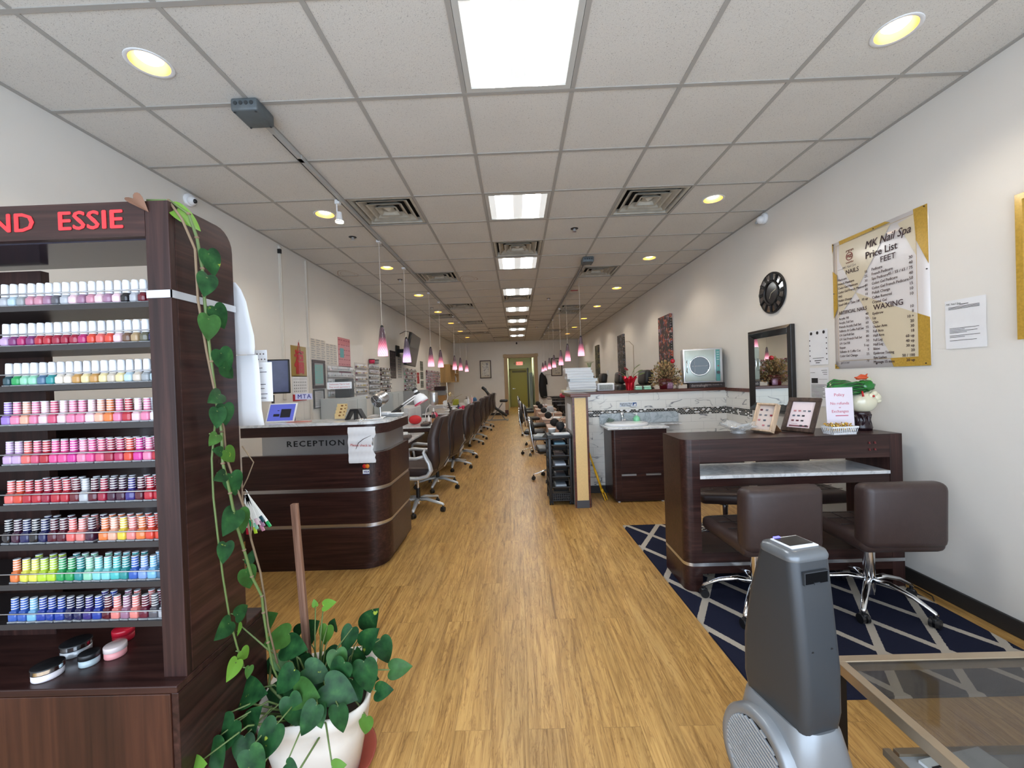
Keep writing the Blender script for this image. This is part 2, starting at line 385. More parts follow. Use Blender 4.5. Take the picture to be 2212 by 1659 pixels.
# far green door
m_gd = M('olive_door', rgb(150, 138, 66), .45)
d = tag(B().box(-.33, 21.86, .01, .58, 21.9, 1.98).obj('door_1', m_gd), kind='structure')
b = B(); b.box(-.4, 21.84, 0, -.33, 21.9, 2.05, 0).box(.58, 21.84, 0, .65, 21.9, 2.05, 0).box(-.4, 21.84, 1.98, .65, 21.9, 2.05, 0).box(-.25, 21.84, 1.84, .5, 21.86, 1.95, 1)
tag(b.obj('door_frame', [M('olive_frame', rgb(136, 126, 70), .5), M('door_closer', rgb(90, 80, 44), .5)], d))
B().cyl((-.22, 21.86, .98), (-.22, 21.80, .98), .03).cyl((-.22, 21.80, .98), (-.1, 21.80, .98), .012).obj('door_handle', m_alu, d)
# open dark door leaf on the right of the hallway
b = B(); b.box(.50, 19.2, .02, .545, 20.1, 2.0); tag(b.obj('door_2', M('hall_door_edge', rgb(50, 54, 62), .4)), kind='structure')
# baseboards
struct('baseboard_right', B().box(XR-.018, 3.0, 0, XR, 4.48, .09).box(XR-.018, YF, 0, XR, 3.02, .09).box(XR-.018, 5.2, 0, XR, YB, .09), m_rubber, bevel=.004)
struct('baseboard_left', B().box(XL, YF, 0, XL+.015, YB, .1), m_rubber)
struct('baseboard_back', B().box(XL+.01, YB-.015, 0, DX0-.13, YB, .1).box(DX1+.13, YB-.015, 0, XR-.01, YB, .1), m_rubber)

# ---- suspended ceiling
GX, GY, T_ = -.2425, 2.3024, .6096
vents = [(-2, 2), (2, 2), (0, 4), (-2, 6), (2, 6), (0, 9), (-2, 10), (2, 11), (2, 12), (-3, 12), (0, 13), (-2, 14), (0, 16), (2, 18), (-3, 18), (-2, 18)]
lights = [(0, -1), (0, 2), (0, 5), (0, 8), (0, 11), (0, 14), (0, 17), (0, 20)]
lites = [(-3, -1), (3, -1), (-3, 2), (3, 2), (-3, 5), (3, 5), (-3, 8), (3, 8), (-3, 11), (3, 11), (-3, 14), (3, 14), (-3, 17), (3, 17), (-3, 20), (3, 20)]
skip = set(vents) | set(lights)
b = B()
for i in range(-4, 5):
    for j in range(-6, 24):
        x0, x1 = max(XL, GX+i*T_), min(XR, GX+(i+1)*T_); y0, y1 = max(YF, GY+j*T_), min(YB, GY+(j+1)*T_)
        if x1 <= x0 or y1 <= y0: continue
        if (i, j) in skip: continue
        if (i, j) in lites:     # square hole ringed down to a round one
            cx, cy = (x0+x1)/2, (y0+y1)/2; n = 24; r = .082; v = []; f = []
            for k in range(n):
                a = 2*PI*k/n; ca, sa = math.cos(a), math.sin(a); s_ = 1/max(abs(ca), abs(sa))
                v += [(cx+ca*r, cy+sa*r, CZ), (cx+ca*s_*(x1-x0)/2, cy+sa*s_*(y1-y0)/2, CZ)]
            for k in range(n): f.append((2*k, 2*k+1, (2*k+3) % (2*n), (2*k+2) % (2*n)))
            b._add(v, f)
        else: b.quad((x0, y0, CZ), (x1, y0, CZ), (x1, y1, CZ), (x0, y1, CZ))
struct('ceiling', b, mat_tileceil())
struct('trim_2', B().box(XL-.1, YF-.1, CZ+.28, XR+.1, YB+.1, CZ+.32), M('roof_deck', rgb(60, 58, 56), .9))
b = B(); w = .012
for i in range(-4, 6):
    x = GX+i*T_
    if XL < x < XR: b.box(x-w, YF, CZ-.004, x+w, YB, CZ+.02)
for j in range(-6, 24):
    y = GY+j*T_
    if YF < y < YB: b.box(XL, y-w, CZ-.0045, XR, y+w, CZ+.02)
b.box(XL, YF, CZ-.006, XL+.022, YB, CZ+.01).box(XR-.022, YF, CZ-.006, XR, YB, CZ+.01).box(XL, YB-.022, CZ-.006, XR, YB, CZ+.01)
struct('trim_3', b, M('ceiling_grid', rgb(168, 165, 160), .6))

# ---- half wall with marble tile
m_tx, m_ty, m_mx, m_my = mat_walltile('x'), mat_walltile('y'), mat_mosaic('x'), mat_mosaic('y')
m_side = M('half_wall_side', rgb(168, 166, 164), .6); m_beige = M('beige_laminate', rgb(232, 200, 140), .5, noise=.04, nscale=60)
HY0, HY1, SX0, SX1, HZ = 5.03, 5.17, .602, .765, 1.222
b = B()
b.box(SX0, HY0, 0, XR, HY1, HZ, 1).box(SX0, 4.46, 0, SX1, HY0, HZ, 1)
b.box(SX0+.018, 4.452, .08, SX1-.018, 4.462, HZ-.01, 0)
b.box(SX0-.004, 4.446, 0, SX0+.018, 4.47, HZ, 2).box(SX1-.018, 4.446, 0, SX1+.004, 4.47, HZ, 2)
b.box(SX0+.012, 4.444, 0, SX1-.012, 4.46, .082, 3)
struct('wall_half', b, [m_beige, m_side, m_capwood, M('grey_kick', rgb(74, 76, 82), .6)])
b = B(); b.box(SX1, HY0-.008, .09, XR, HY0, .94).box(SX1, HY0-.008, 1.02, XR, HY0, HZ)
struct('trim_4', b, m_tx)
b = B(); b.box(XR-.010, 4.49, .09, XR, HY0-.008, .94).box(XR-.010, 4.49, 1.02, XR, HY0-.008, HZ).box(SX1, 4.47, .09, SX1+.008, HY0-.008, .94).box(SX1, 4.47, 1.02, SX1+.008, HY0-.008, HZ)
struct('trim_5', b, m_ty)
struct('trim_6', B().box(SX1+.008, HY0-.011, .94, XR-.01, HY0, 1.02), m_mx)
struct('trim_7', B().box(XR-.013, 4.49, .94, XR, HY0-.008, 1.02).box(SX1, 4.47, .94, SX1+.011, HY0-.008, 1.02), m_my)
b = B(); b.box(SX0-.03, HY0-.03, HZ, XR, HY1+.05, HZ+.035).box(SX0-.03, 4.42, HZ, SX1+.03, HY0-.03, HZ+.035).box(XR-.03, 4.46, HZ-.01, XR, HY0-.03, HZ+.03)
struct('trim_8', b, m_capwood, bevel=.006)
struct('baseboard_half_wall', B().box(SX1, HY0-.02, 0, XR-.02, HY0, .09).box(SX1, 4.47, 0, SX1+.015, HY0-.02, .09).box(XR-.018, 4.49, 0, XR, HY0-.02, .09), m_rubber)

# ---- wall conduits on the left
for y, n in ((4.53, 'trim_9'), (5.1, 'trim_10')):
    b = B(); b.box(XL, y-.02, 1.0 if n == 'trim_10' else 1.3, XL+.022, y+.02, CZ-.03)
    if n == 'trim_9': b.box(XL+.02, y-.012, 1.3, XL+.03, y-.004, CZ-.04).box(XL, y-.03, CZ-.12, XL+.035, y+.0, CZ-.07, 1)
    struct(n, b, [M('conduit_white', rgb(214, 208, 198), .45), m_black], bevel=.003)

# ---- fluorescent troffers
def mat_panel():
    m, N, L, P = newmat('panel_diffuser')
    tc = N.new('ShaderNodeTexCoord'); sp = N.new('ShaderNodeSeparateXYZ'); L.new(tc.outputs['Object'], sp.inputs[0])
    a = math_(N, L, 'ABSOLUTE', sp.outputs[0]); d = math_(N, L, 'ABSOLUTE', math_(N, L, 'SUBTRACT', a, .125))
    g = math_(N, L, 'SUBTRACT', 1.0, math_(N, L, 'MULTIPLY', d, 12.0), clamp=True)
    s = math_(N, L, 'ADD', math_(N, L, 'MULTIPLY', g, PANEL_E*4.6), PANEL_E*.045)
    P.inputs['Base Color'].default_value = (.8, .82, .82, 1); P.inputs['Emission Color'].default_value = (.97, .99, .98, 1); L.new(s, P.inputs['Emission Strength'])
    return m
m_panel = mat_panel(); m_pframe = M('troffer_frame', rgb(196, 196, 192), .4)
t0 = thing('ceiling_light_panel', 'x', 'ceiling light', (0, 0, 0))
b = B(); h = T_/2-.014
for (x0, y0, x1, y1) in ((-h, -h, h, -h+.03), (-h, h-.03, h, h), (-h, -h+.03, -h+.03, h-.03), (h-.03, -h+.03, h, h-.03)): b.box(x0, y0, -.004, x1, y1, .03)
b.box(-h, -h, .03, h, h, .08)
b.obj('frame', m_pframe, t0)
B().box(-h+.028, -h+.028, .004, h-.028, h-.028, .012).obj('diffuser', m_panel, t0)
for k, (i, j) in enumerate(lights):
    lab = 'square fluorescent ceiling panel, nearest the camera and cut by the photo edge' if k == 0 else 'square fluorescent ceiling panel, %s from the front in the middle row' % ORD[k+1]
    loc = (GX+(i+.5)*T_, GY+(j+.5)*T_, CZ)
    o = t0 if k == 0 else dup(t0)
    o.location = loc; o['label'] = lab; o['group'] = 'fluorescent panels down the middle of the ceiling'
# ---- square diffuser vents
m_vd = M('vent_inside', rgb(38, 36, 33), .9)
v0 = thing('ceiling_vent', 'x', 'air vent')
b = B(); h = T_/2-.012
b.box(-h, -h, .085, h, h, .09, 0)
for (x0, y0, x1, y1) in ((-h, -h, h, -h+.004), (-h, h-.004, h, h), (-h, -h, -h+.004, h), (h-.004, -h, h, h)): b.box(x0, y0, 0, x1, y1, .09, 0)
b.obj('backing', m_vd, v0)
def ring(b, ro, zo, ri, zi, mi=0):
    o = [(-ro, -ro, zo), (ro, -ro, zo), (ro, ro, zo), (-ro, ro, zo)]; i_ = [(-ri, -ri, zi), (ri, -ri, zi), (ri, ri, zi), (-ri, ri, zi)]
    b._add(o+i_, [(0, 1, 5, 4), (1, 2, 6, 5), (2, 3, 7, 6), (3, 0, 4, 7)], mi)
    o = [(x, y, z+.003) for x, y, z in o]; i_ = [(x, y, z+.003) for x, y, z in i_]
    b._add(o+i_, [(0, 1, 5, 4), (1, 2, 6, 5), (2, 3, 7, 6), (3, 0, 4, 7)], mi)
b = B(); ring(b, h, .002, .262, .002); ring(b, .262, .0, .25, .045); b.obj('frame', m_vent, v0)
for ro, ri in ((.225, .172), (.16, .108), (.095, .05)):
    b = B(); ring(b, ro, .004, ri, .046); ring(b, ro+.004, .002, ro-.012, .004)
    if ri == .05: b.box(-.05, -.05, .03, .05, .05, .035); b._add([(-.05, -.05, .03), (.05, -.05, .03), (.05, .05, .03), (-.05, .05, .03), (0, 0, .006)], [(0, 1, 4), (1, 2, 4), (2, 3, 4), (3, 0, 4)])
    b.obj('louver', m_vent, v0)
vs = sorted(vents, key=lambda q: (q[0] > 1, q[0] > -1, q[1]))
cnt = {}
for k, (i, j) in enumerate(vs):
    side = 'left' if i < 0 else ('right' if i > 0 else 'middle'); cnt[side] = cnt.get(side, 0)+1
    o = v0 if k == 0 else dup(v0)
    o.location = (GX+(i+.5)*T_, GY+(j+.5)*T_, CZ)
    o['label'] = 'dusty square ceiling vent, %s from the front on the %s' % (ORD[cnt[side]], {'left': 'left side', 'right': 'right side', 'middle': 'row of light panels'}[side])
    o['group'] = 'square ceiling air vents'
# slot return grilles
for k, y in enumerate((12.35, 15.0)):
    b = B(); b.box(GX-T_+.03, y, CZ-.008, GX-.03, y+.3, CZ-.001)
    for q in range(6): b.box(GX-T_+.05, y+.03+q*.042, CZ-.011, GX-.05, y+.045+q*.042, CZ-.007, 1)
    tag(b.obj('return_grille', [M('grille_dark', rgb(96, 88, 78), .8), m_vent]), 'dark rectangular return air grille left of the light panels, %s one' % ('nearer' if k == 0 else 'farther'), 'air vent', 'dark return grilles in the ceiling')
# ---- recessed downlights
m_dl = M('downlight_bulb', (1, .8, .5), .5, emit=(1., .70, .34), es=DOWN_E)
m_dlr = M('downlight_reflector', rgb(236, 196, 110), .3, .3)
d0 = thing('recessed_downlight', 'x', 'ceiling light')
b = B(); b.lathe([(.082, .0), (.098, -.004), (.1, -.002), (.1, .001), (.082, .004)], n=28); b.obj('trim_ring', m_white, d0)
b = B(); b.lathe([(.083, 0), (.075, .05), (.06, .09), (.0, .092)], n=28); b.obj('reflector', m_dlr, d0)
b = B(); b.lathe([(.0, .012), (.04, .016), (.056, .03), (.058, .06), (.03, .088)], n=20); b.obj('bulb', m_dl, d0)
ld = bpy.data.lights.new('downlight', 'SPOT'); ld.energy = DOWN_W; ld.color = (1, .86, .68); ld.spot_size = R(128); ld.spot_blend = .6; ld.shadow_soft_size = .05
cnt = {}
for k, (i, j) in enumerate(lites):
    side = 'left' if i < 0 else 'right'; cnt[side] = cnt.get(side, 0)+1
    o = d0 if k == 0 else dup(d0)
    o.location = (GX+(i+.5)*T_, GY+(j+.5)*T_+(.12*(j+1)/21 if j > 5 else 0)*0, CZ)
    o['label'] = 'warm recessed downlight, %s from the front in the %s row' % (ORD[cnt[side]], side); o['group'] = 'recessed downlights'
    lo = bpy.data.objects.new('downlight_lamp', ld); COL.objects.link(lo); lo.parent = o; lo.location = (0, 0, -.012)
# ---- sprinklers, cameras
s0 = thing('sprinkler_head', 'x', 'sprinkler')
B().lathe([(.0, -.001), (.04, -.003), (.042, 0), (0, .0)], n=20).obj('escutcheon', m_black, s0)
B().cyl((0, 0, 0), (0, 0, -.03), .01).cyl((0, 0, -.03), (0, 0, -.034), .022).cyl((.012, 0, -.005), (.008, 0, -.03), .003, n=6).cyl((-.012, 0, -.005), (-.008, 0, -.03), .003, n=6).obj('deflector', m_alu, s0)
for k, (x, y, l) in enumerate([(-1.75, 4.43, 'left of the lights, nearer one'), (-1.77, 6.3, 'left of the lights, second one'), (-1.79, 8.75, 'left of the lights, third one'), (.68, 4.43, 'right of the lights, nearest one'), (.69, 8.2, 'right of the lights, middle one'), (.66, 12.6, 'right of the lights, farthest one'), (-1.0, 13.3, 'far back by the left vents')]):
    o = s0 if k == 0 else dup(s0)
    o.location = (x, y, CZ-.0005); o['label'] = 'small dark ceiling sprinkler '+l; o['group'] = 'ceiling sprinklers'
b = B(); b.lathe([(0, 0), (.05, 0), (.05, .02), (.045, .03), (0, .03)], n=24, T=Ry(R(90))); b.ell((.045, .0, -.01), .036, .036, .036)
t = thing('security_camera', 'white dome security camera high on the left wall above the display rack', 'camera', (XL+.001, 3.28, 2.985))
b.obj('body', m_white, t, rot=(0, 0, R(-20))); B().ell((.071, -.022, -.018), .016, .016, .018).obj('lens', m_black, t)
t = thing('security_camera', 'white dome security camera high on the right wall', 'camera', (XR-.001, 4.17, 2.99))
b = B(); b.lathe([(0, 0), (.055, 0), (.055, .02), (.045, .03), (0, .03)], n=24, T=Ry(R(-90))); b.ell((-.045, 0, -.012), .04, .042, .04); b.obj('body', m_white, t)
B().ell((-.072, .02, -.03), .016, .016, .016).obj('lens', m_grey, t)
t = thing('security_camera', 'tiny black camera on the back wall above the doorway', 'camera', (.03, YB-.001, 2.99))
B().cyl((0, 0, 0), (0, -.04, -.02), .03, n=16).ell((0, -.05, -.04), .035, .03, .03).obj('body', m_black, t)
# ------------------------------------------------------------------ lighting tracks and pendants
def track(x, y0, y1, label, boxlab):
    t = thing('lighting_track', label, 'light track', (x, y0, CZ))
    b = B(); b.box(-.016, 0, -.034, .016, y1-y0, -.006, 0)
    b.box(-.017, .12, -.0345, -.009, y1-y0-.01, -.031, 1)
    y = .4
    while y < y1-y0: b.box(-.02, y, -.034, .02, y+.05, -.006, 0); y += 2.4
    b.obj('rail', [M('track_grey', rgb(176, 176, 174), .4), m_black], t)
    j = thing('junction_box', boxlab, 'electrical box', (x, y0-.09, CZ))
    b = B(); b.rbox(-.075, -.085, -.075, .075, .085, -.004, .012, 2); b.obj('cover', M('cast_grey', rgb(98, 106, 110), .55, .3, noise=.1), j)
    b = B()
    for sx in (-.06, .06):
        for sy in (-.07, .07): b.cyl((sx, sy, -.075), (sx, sy, -.079), .006, n=8)
    for q in range(4): b.cyl((-.045+.03*q, -.084, -.035), (-.045+.03*q, -.088, -.035), .011, n=12)
    b.obj('screw', M('cast_dark', rgb(52, 56, 58), .6), j)
track(-1.47, 2.42, 12.1, 'long grey lighting track on the left of the ceiling', 'grey electrical junction box at the near end of the left track')
track(1.01, 5.62, 16.0, 'long grey lighting track on the right of the ceiling', 'small grey electrical junction box at the near end of the right track')
def mat_shade(name, top, mid, low, e):
    m, N, L, P = newmat(name)
    tc = N.new('ShaderNodeTexCoord'); sp = N.new('ShaderNodeSeparateXYZ'); L.new(tc.outputs['Object'], sp.inputs[0])
    ang = math_(N, L, 'ARCTAN2', sp.outputs[1], sp.outputs[0])
    tw = math_(N, L, 'ADD', math_(N, L, 'MULTIPLY', ang, 14), math_(N, L, 'MULTIPLY', sp.outputs[2], 150))
    st = math_(N, L, 'MULTIPLY_ADD', math_(N, L, 'SINE', tw), .5, .5)
    t = math_(N, L, 'DIVIDE', sp.outputs[2], .32)
    r = ramp(N, [(0, low), (.12, low), (.42, mid), (.66, top), (1, top)]); L.new(t, r.inputs[0])
    c = mix(N, L, math_(N, L, 'MULTIPLY', st, .16), r.outputs[0], (.9, .8, .88)); L.new(c, P.inputs['Base Color']); P.inputs['Roughness'].default_value = .12
    er = ramp(N, [(0, (1,)*3), (.18, (.9,)*3), (.42, (.35,)*3), (.68, (.03,)*3), (1, (0,)*3)]); L.new(t, er.inputs[0])
    es = math_(N, L, 'MULTIPLY', er.outputs[0], math_(N, L, 'MULTIPLY_ADD', st, .7*e, .65*e))
    L.new(c, P.inputs['Emission Color']); L.new(es, P.inputs['Emission Strength'])
    return m
m_sh = [mat_shade('pink_swirl_glass', rgb(62, 30, 44), rgb(190, 82, 110), rgb(250, 172, 196), 1.1),
        mat_shade('violet_swirl_glass', rgb(66, 52, 68), rgb(150, 120, 170), rgb(226, 178, 240), 1.1)]
m_glow = M('pendant_bulb', (1, .95, .95), .5, emit=(1., .86, .84), es=PEND_E*2)
m_cord = M('pendant_cord', rgb(196, 190, 184), .5)
PP = [(r_*1.16, z_) for r_, z_ in [(.018, .318), (.021, .30), (.026, .26), (.031, .21), (.037, .15), (.043, .09), (.047, .045), (.048, .0), (.044, .0), (.043, .045), (.033, .15), (.022, .26), (.017, .31)]]
def make_pend(m):
    p = thing('pendant_lamp', 'x', 'pendant lamp')
    B().lathe(PP, n=24).obj('lamp_shade', m, p)
    B().cyl((0, 0, .005), (0, 0, .012), .048, n=20).obj('bulb', m_glow, p)
    B().lathe([(.0, .345), (.012, .342), (.02, .32), (.018, .312), (0, .312)], n=14).obj('cap', m_blackm, p)
    B().cyl((0, 0, .34), (0, 0, CZ-.034-1.738), .0032, n=6).obj('cord', m_cord, p)
    B().box(-.02, -.03, CZ-.06-1.738, .02, .03, CZ-.035-1.738).obj('track_mount', m_white, p)
    return p
pends = {}
LP = [(-1.49, 4.51, 0, 1.752), (-1.49, 5.5, 1, 1.725), (-1.49, 7.05, 0, 1.72), (-1.49, 7.95, 0, 1.735), (-1.49, 9.75, 0, 1.735), (-1.49, 10.75, 0, 1.74), (-1.49, 12.05, 0, 1.735)]
RP = [(1.1, 6.86, 0, 1.805), (1.01, 7.95, 0, 1.771), (1.01, 9.2, 0, 1.738), (1.01, 10.9, 0, 1.735), (1.01, 12.4, 0, 1.735), (1.01, 14.2, 0, 1.735), (1.01, 15.6, 0, 1.735)]
for side, LL in (('left', LP), ('right', RP)):
    for k, (x, y, c, z) in enumerate(LL):
        if c not in pends: pends[c] = o = make_pend(m_sh[c])
        else: o = dup(pends[c])
        o.location = (x, y, z)
        o['label'] = ('violet' if c else 'pink')+' swirled glass pendant lamp, %s from the front on the %s side' % (ORD[k+1], side); o['group'] = 'pendant lamps hanging along the aisle'
t = thing('track_spotlight', 'small white track spotlight on the left ceiling track', 'spotlight', (-1.49, 3.5, CZ))
B().box(-.03, -.02, -.055, .01, .02, -.02).cyl((-.02, 0, -.05), (-.02, 0, -.12), .006).obj('arm', m_white, t)
B().lathe([(.022, .09), (.024, .06), (.03, .02), (.04, 0), (.036, 0), (.024, .03), (.0, .05)], c=(-.01, .02, -.205), n=20).obj('head', m_white, t)
B().cyl((-.01, .02, -.2), (-.01, .02, -.192), .035).obj('bulb', M('spot_bulb', (1, .9, .7), .5, emit=(1, .85, .55), es=12), t)
t = tag(B().box(-.11, 0, -.012, .04, .03, -.002).obj('ceiling_tag', M('red_tag', rgb(150, 22, 30), .5), loc=(1.14, 7.5, CZ)), 'small dark red tag under the ceiling beside the right track', 'tag')
tag(B().tube([(0, 0, 0), (.2, .05, -.025), (.45, .1, -.01), (.66, .02, -.03)], .006, 6).obj('loose_wire', m_black, loc=(.35, 10.95, CZ-.004)), 'loose black wire sagging from the ceiling near the right track', 'wire')
# water stains on the tiles
for n_, (x, y, l) in enumerate(((-2.42, 5.87, 'faint brown water ring on the ceiling by the left wall'), (-.72, 6.4, 'faint brown water ring on the ceiling beside the second left vent'))):
    b = B(); n = 28
    for rr, ww in ((.13, .008), (.09, .004)):
        v = []
        for k in range(n):
            a = 2*PI*k/n; q = 1+.12*math.sin(3*a+n_)
            v += [(math.cos(a)*rr*q, math.sin(a)*rr*q*1.3, 0), (math.cos(a)*(rr+ww)*q, math.sin(a)*(rr+ww)*q*1.3, 0)]
        b._add(v, [(2*k, 2*k+1, (2*k+3) % (2*n), (2*k+2) % (2*n)) for k in range(n)])
    tag(b.obj('water_stain', M('stain', rgb(160, 130, 108), .9), loc=(x, y, CZ-.0015)), l, 'stain')

# ------------------------------------------------------------------ nail polish display rack
RX, RF, RBK, RBASE, RZ, RL = -.98, 1.147, 1.407, 1.111, .607, -2.16
TOPZ = 1.978
rack = thing('polish_display_rack', 'tall dark wood nail polish display rack with red lettering and an open back', 'display rack', (0, 0, 0))
def stile(x0, x1, mirror):
    b = B()
    # side panel with rounded top rear corner (profile in YZ), thickness x0..x1
    pr = [(RF+.02, RZ), (RBK, RZ), (RBK, 1.905)]
    for k in range(1, 7):
        a = R(15*k); pr.append((RBK-.07+.07*math.cos(a), 1.908+.07*math.sin(a)))
    pr += [(RF+.02, TOPZ)]
    v = [(x0, y, z) for y, z in pr]+[(x1, y, z) for y, z in pr]; n = len(pr)
    b._add(v, [tuple(range(n)), tuple(range(2*n-1, n-1, -1))]+[(i, (i+1) % n, n+(i+1) % n, n+i) for i in range(n)])
    return b
SX = RX-.022
stile(SX, RX, 0).obj('side_panel', m_darky, rack, bevel=.003)
stile(RL, RL+.022, 0).obj('side_panel', m_darky, rack, bevel=.003)
b = B()
b.box(RX-.068, RF, RZ, RX, RF+.02, TOPZ); b.obj('stile', m_darkv, rack, bevel=.002)
B().box(RL+.022, RF, RZ, RL+.1, RF+.02, TOPZ).obj('stile', m_darkv, rack, bevel=.002)
B().box(RL+.1, RF, 1.878, RX-.068, RF+.02, TOPZ).obj('fascia', m_dark, rack); B().box(RL+.022, RF+.022, 1.955, SX, RBK-.06, TOPZ-.002).obj('roof_board', m_dark, rack)
b = B(); b.box(RX-.069, RF-.003, 1.700, RX+.003, RF+.0, 1.722).box(RX, RF-.003, 1.700, RX+.003, RBK+.002, 1.722); b.obj('silver_band', M('white_silver', rgb(206, 210, 216), .35, .3), rack)
b = B(); b.box(RL+.022, RF+.02, 1.874, SX, RBK-.005, 1.889); b.obj('top_panel', M('smoky_panel', rgb(52, 50, 62), .12, spec=.8), rack)
b = B(); b.box(-1.98, 1.37, RZ, -1.62, 1.395, 1.86); b.obj('back_post', m_darkv, rack)
b = B(); b.box(RL-.0, RBASE, 0, RX-.02, RBASE+.018, RZ-.022, 1).box(RX-.02, RBASE+.004, 0, RX, RBK+.1, RZ-.022, 0).box(RL, RBASE+.03, 0, RL+.02, RBK+.1, RZ-.022, 0)
b.box(RL, RBASE+.018, .02, RX-.02, RBK+.09, .04, 0)
b.obj('base_cabinet', [m_darky, m_base], rack, bevel=.002)
B().box(RL, RBASE, RZ-.021, RX, RBK+.1, RZ).obj('base_top', m_dark, rack, bevel=.003)
SH = [1.694-.1161*k for k in range(9)]
m_shelf = M('shelf_dark', rgb(44, 40, 40), .35)
for k, z in enumerate(SH):
    B().box(RL+.022, 1.158, z-.016, SX, 1.345, z).obj('shelf', m_shelf, rack)
    b = B(); b.tube([(RL+.03, 1.153, z+.033), (SX-.0, 1.153, z+.033)], .0022, 8); b.obj('guard_rail', M('rail_steel', (.34, .34, .36), .25, 1.), rack)
m_red = M('red_vinyl', rgb(222, 50, 56), .45)
b = B(); b.text('ESSIE', .074, Tr(-1.205, RF-.0012, 1.926) @ FRONT, 0, bold=.0022, ext=.0006, spacing=1.04, sx=1.16); b.obj('lettering', m_red, rack); b = B()
b.text('OND', .074, Tr(-1.468, RF-.0012, 1.926) @ FRONT, 0, bold=.0022, ext=.0006, spacing=1.04, sx=1.16)
b.obj('lettering', m_red, rack)
B().cyl((-.979, 1.30, 1.2), (-.977, 1.30, 1.2), .006, n=8).obj('screw_cap', m_darkv, rack)

# ---- bottles
C_ = {'clear grey': (196, 196, 200), 'silver': (176, 178, 184), 'pale pink': (238, 196, 204), 'dusty pink': (204, 130, 150), 'mauve': (160, 110, 140), 'dark red': (110, 14, 30),
      'lilac': (200, 160, 206), 'purple': (128, 40, 110), 'red': (196, 24, 44), 'crimson': (170, 16, 52), 'magenta': (190, 24, 100), 'orange red': (232, 62, 40), 'orange': (244, 120, 50),
      'coral': (240, 96, 90), 'brown': (110, 74, 52), 'tan': (176, 144, 100), 'olive': (96, 92, 70), 'navy': (30, 34, 90), 'black': (26, 22, 28), 'dark teal': (30, 74, 86), 'green': (30, 168, 84),
      'mint': (140, 214, 176), 'teal': (30, 150, 150), 'steel blue': (70, 110, 146), 'cream': (232, 216, 196), 'amber': (202, 146, 70), 'yellow': (240, 206, 50), 'pale yellow': (236, 214, 150),
      'pale blue': (176, 202, 214), 'grey': (150, 154, 156), 'beige': (206, 190, 170), 'hot pink': (240, 64, 140), 'pink': (240, 120, 160), 'peach': (246, 170, 140), 'violet': (150, 110, 200),
      'white': (236, 236, 238), 'rose': (220, 70, 110), 'raspberry': (190, 30, 84), 'fuchsia': (222, 40, 150), 'wine': (90, 14, 36), 'plum': (66, 22, 52), 'lime': (190, 226, 40), 'lemon': (236, 232, 70),
      'aqua': (120, 212, 214), 'turquoise': (60, 190, 190), 'blue': (40, 90, 190), 'periwinkle': (120, 156, 222), 'sky blue': (110, 180, 224), 'royal blue': (24, 60, 170), 'indigo': (50, 40, 130), 'salmon': (238, 128, 120),
      'maroon': (110, 24, 52), 'smoke': (90, 88, 96)}
def mcol(n):
    c = C_[n]; g = sum(c)/3; return M('polish_'+n.replace(' ', '_'), rgb(*[(v*.84+g*.16)*.93 for v in c]), .14, coat=.3)
m_bglass = M('bottle_glass', (.86, .88, .9), .05, alpha=.28, spec=.8)
m_wcap = M('white_cap', rgb(238, 240, 244), .3)
BM = {}
def bottle_proto(kind, col):
    k = (kind, col)
    if k in BM: return BM[k]
    t = thing('nail_polish_bottle', 'x', 'nail polish')
    if kind == 'round':      # tall tapered white cap, squat glass
        b = B(); b.rbox(-.0115, -.0115, .003, .0115, .0115, .026, .005, 2, 0); b.lathe([(.011, .024), (.0095, .029), (.006, .031)], n=14, mi=0); b.obj('bottle_glass', [mcol(col)], t)
        b = B(); b.rbox(-.0122, -.0122, .0, .0122, .0122, .0035, .001, 1, 0); b.obj('base', m_bglass, t)
        b = B(); b.lathe([(.0085, .030), (.0092, .034), (.0082, .0655), (.0068, .068), (0, .068)], n=16); b.obj('cap', m_wcap, t)
    else:                    # square glass with ribbed swatch cap
        b = B(); b.rbox(-.0125, -.0115, .004, .0125, .0115, .028, .004, 2, 0); b.rbox(-.010, -.0095, .026, .010, .0095, .034, .003, 2, 0); b.obj('bottle_glass', [mcol(col)], t)
        b = B(); b.rbox(-.0132, -.0122, .0, .0132, .0122, .0045, .001, 1, 0); b.obj('base', m_bglass, t)
        b = B(); pf, mi = [(.0088, .034)], []
        z = .034
        for q in range(5):
            z += .0052; pf.append((.0088-.0002*q, z)); mi.append(1)
            z += .0019; pf.append((.0087-.00015*q, z)); mi.append(0)
        pf += [(.0074, z+.0008), (0, z+.0008)]; mi += [2, 2]
        b.lathe(pf, n=14, mis=mi); b.obj('cap', [m_wcap, mcol(col), m_silver], t)
    BM[k] = t; t['_used'] = 0
    return t
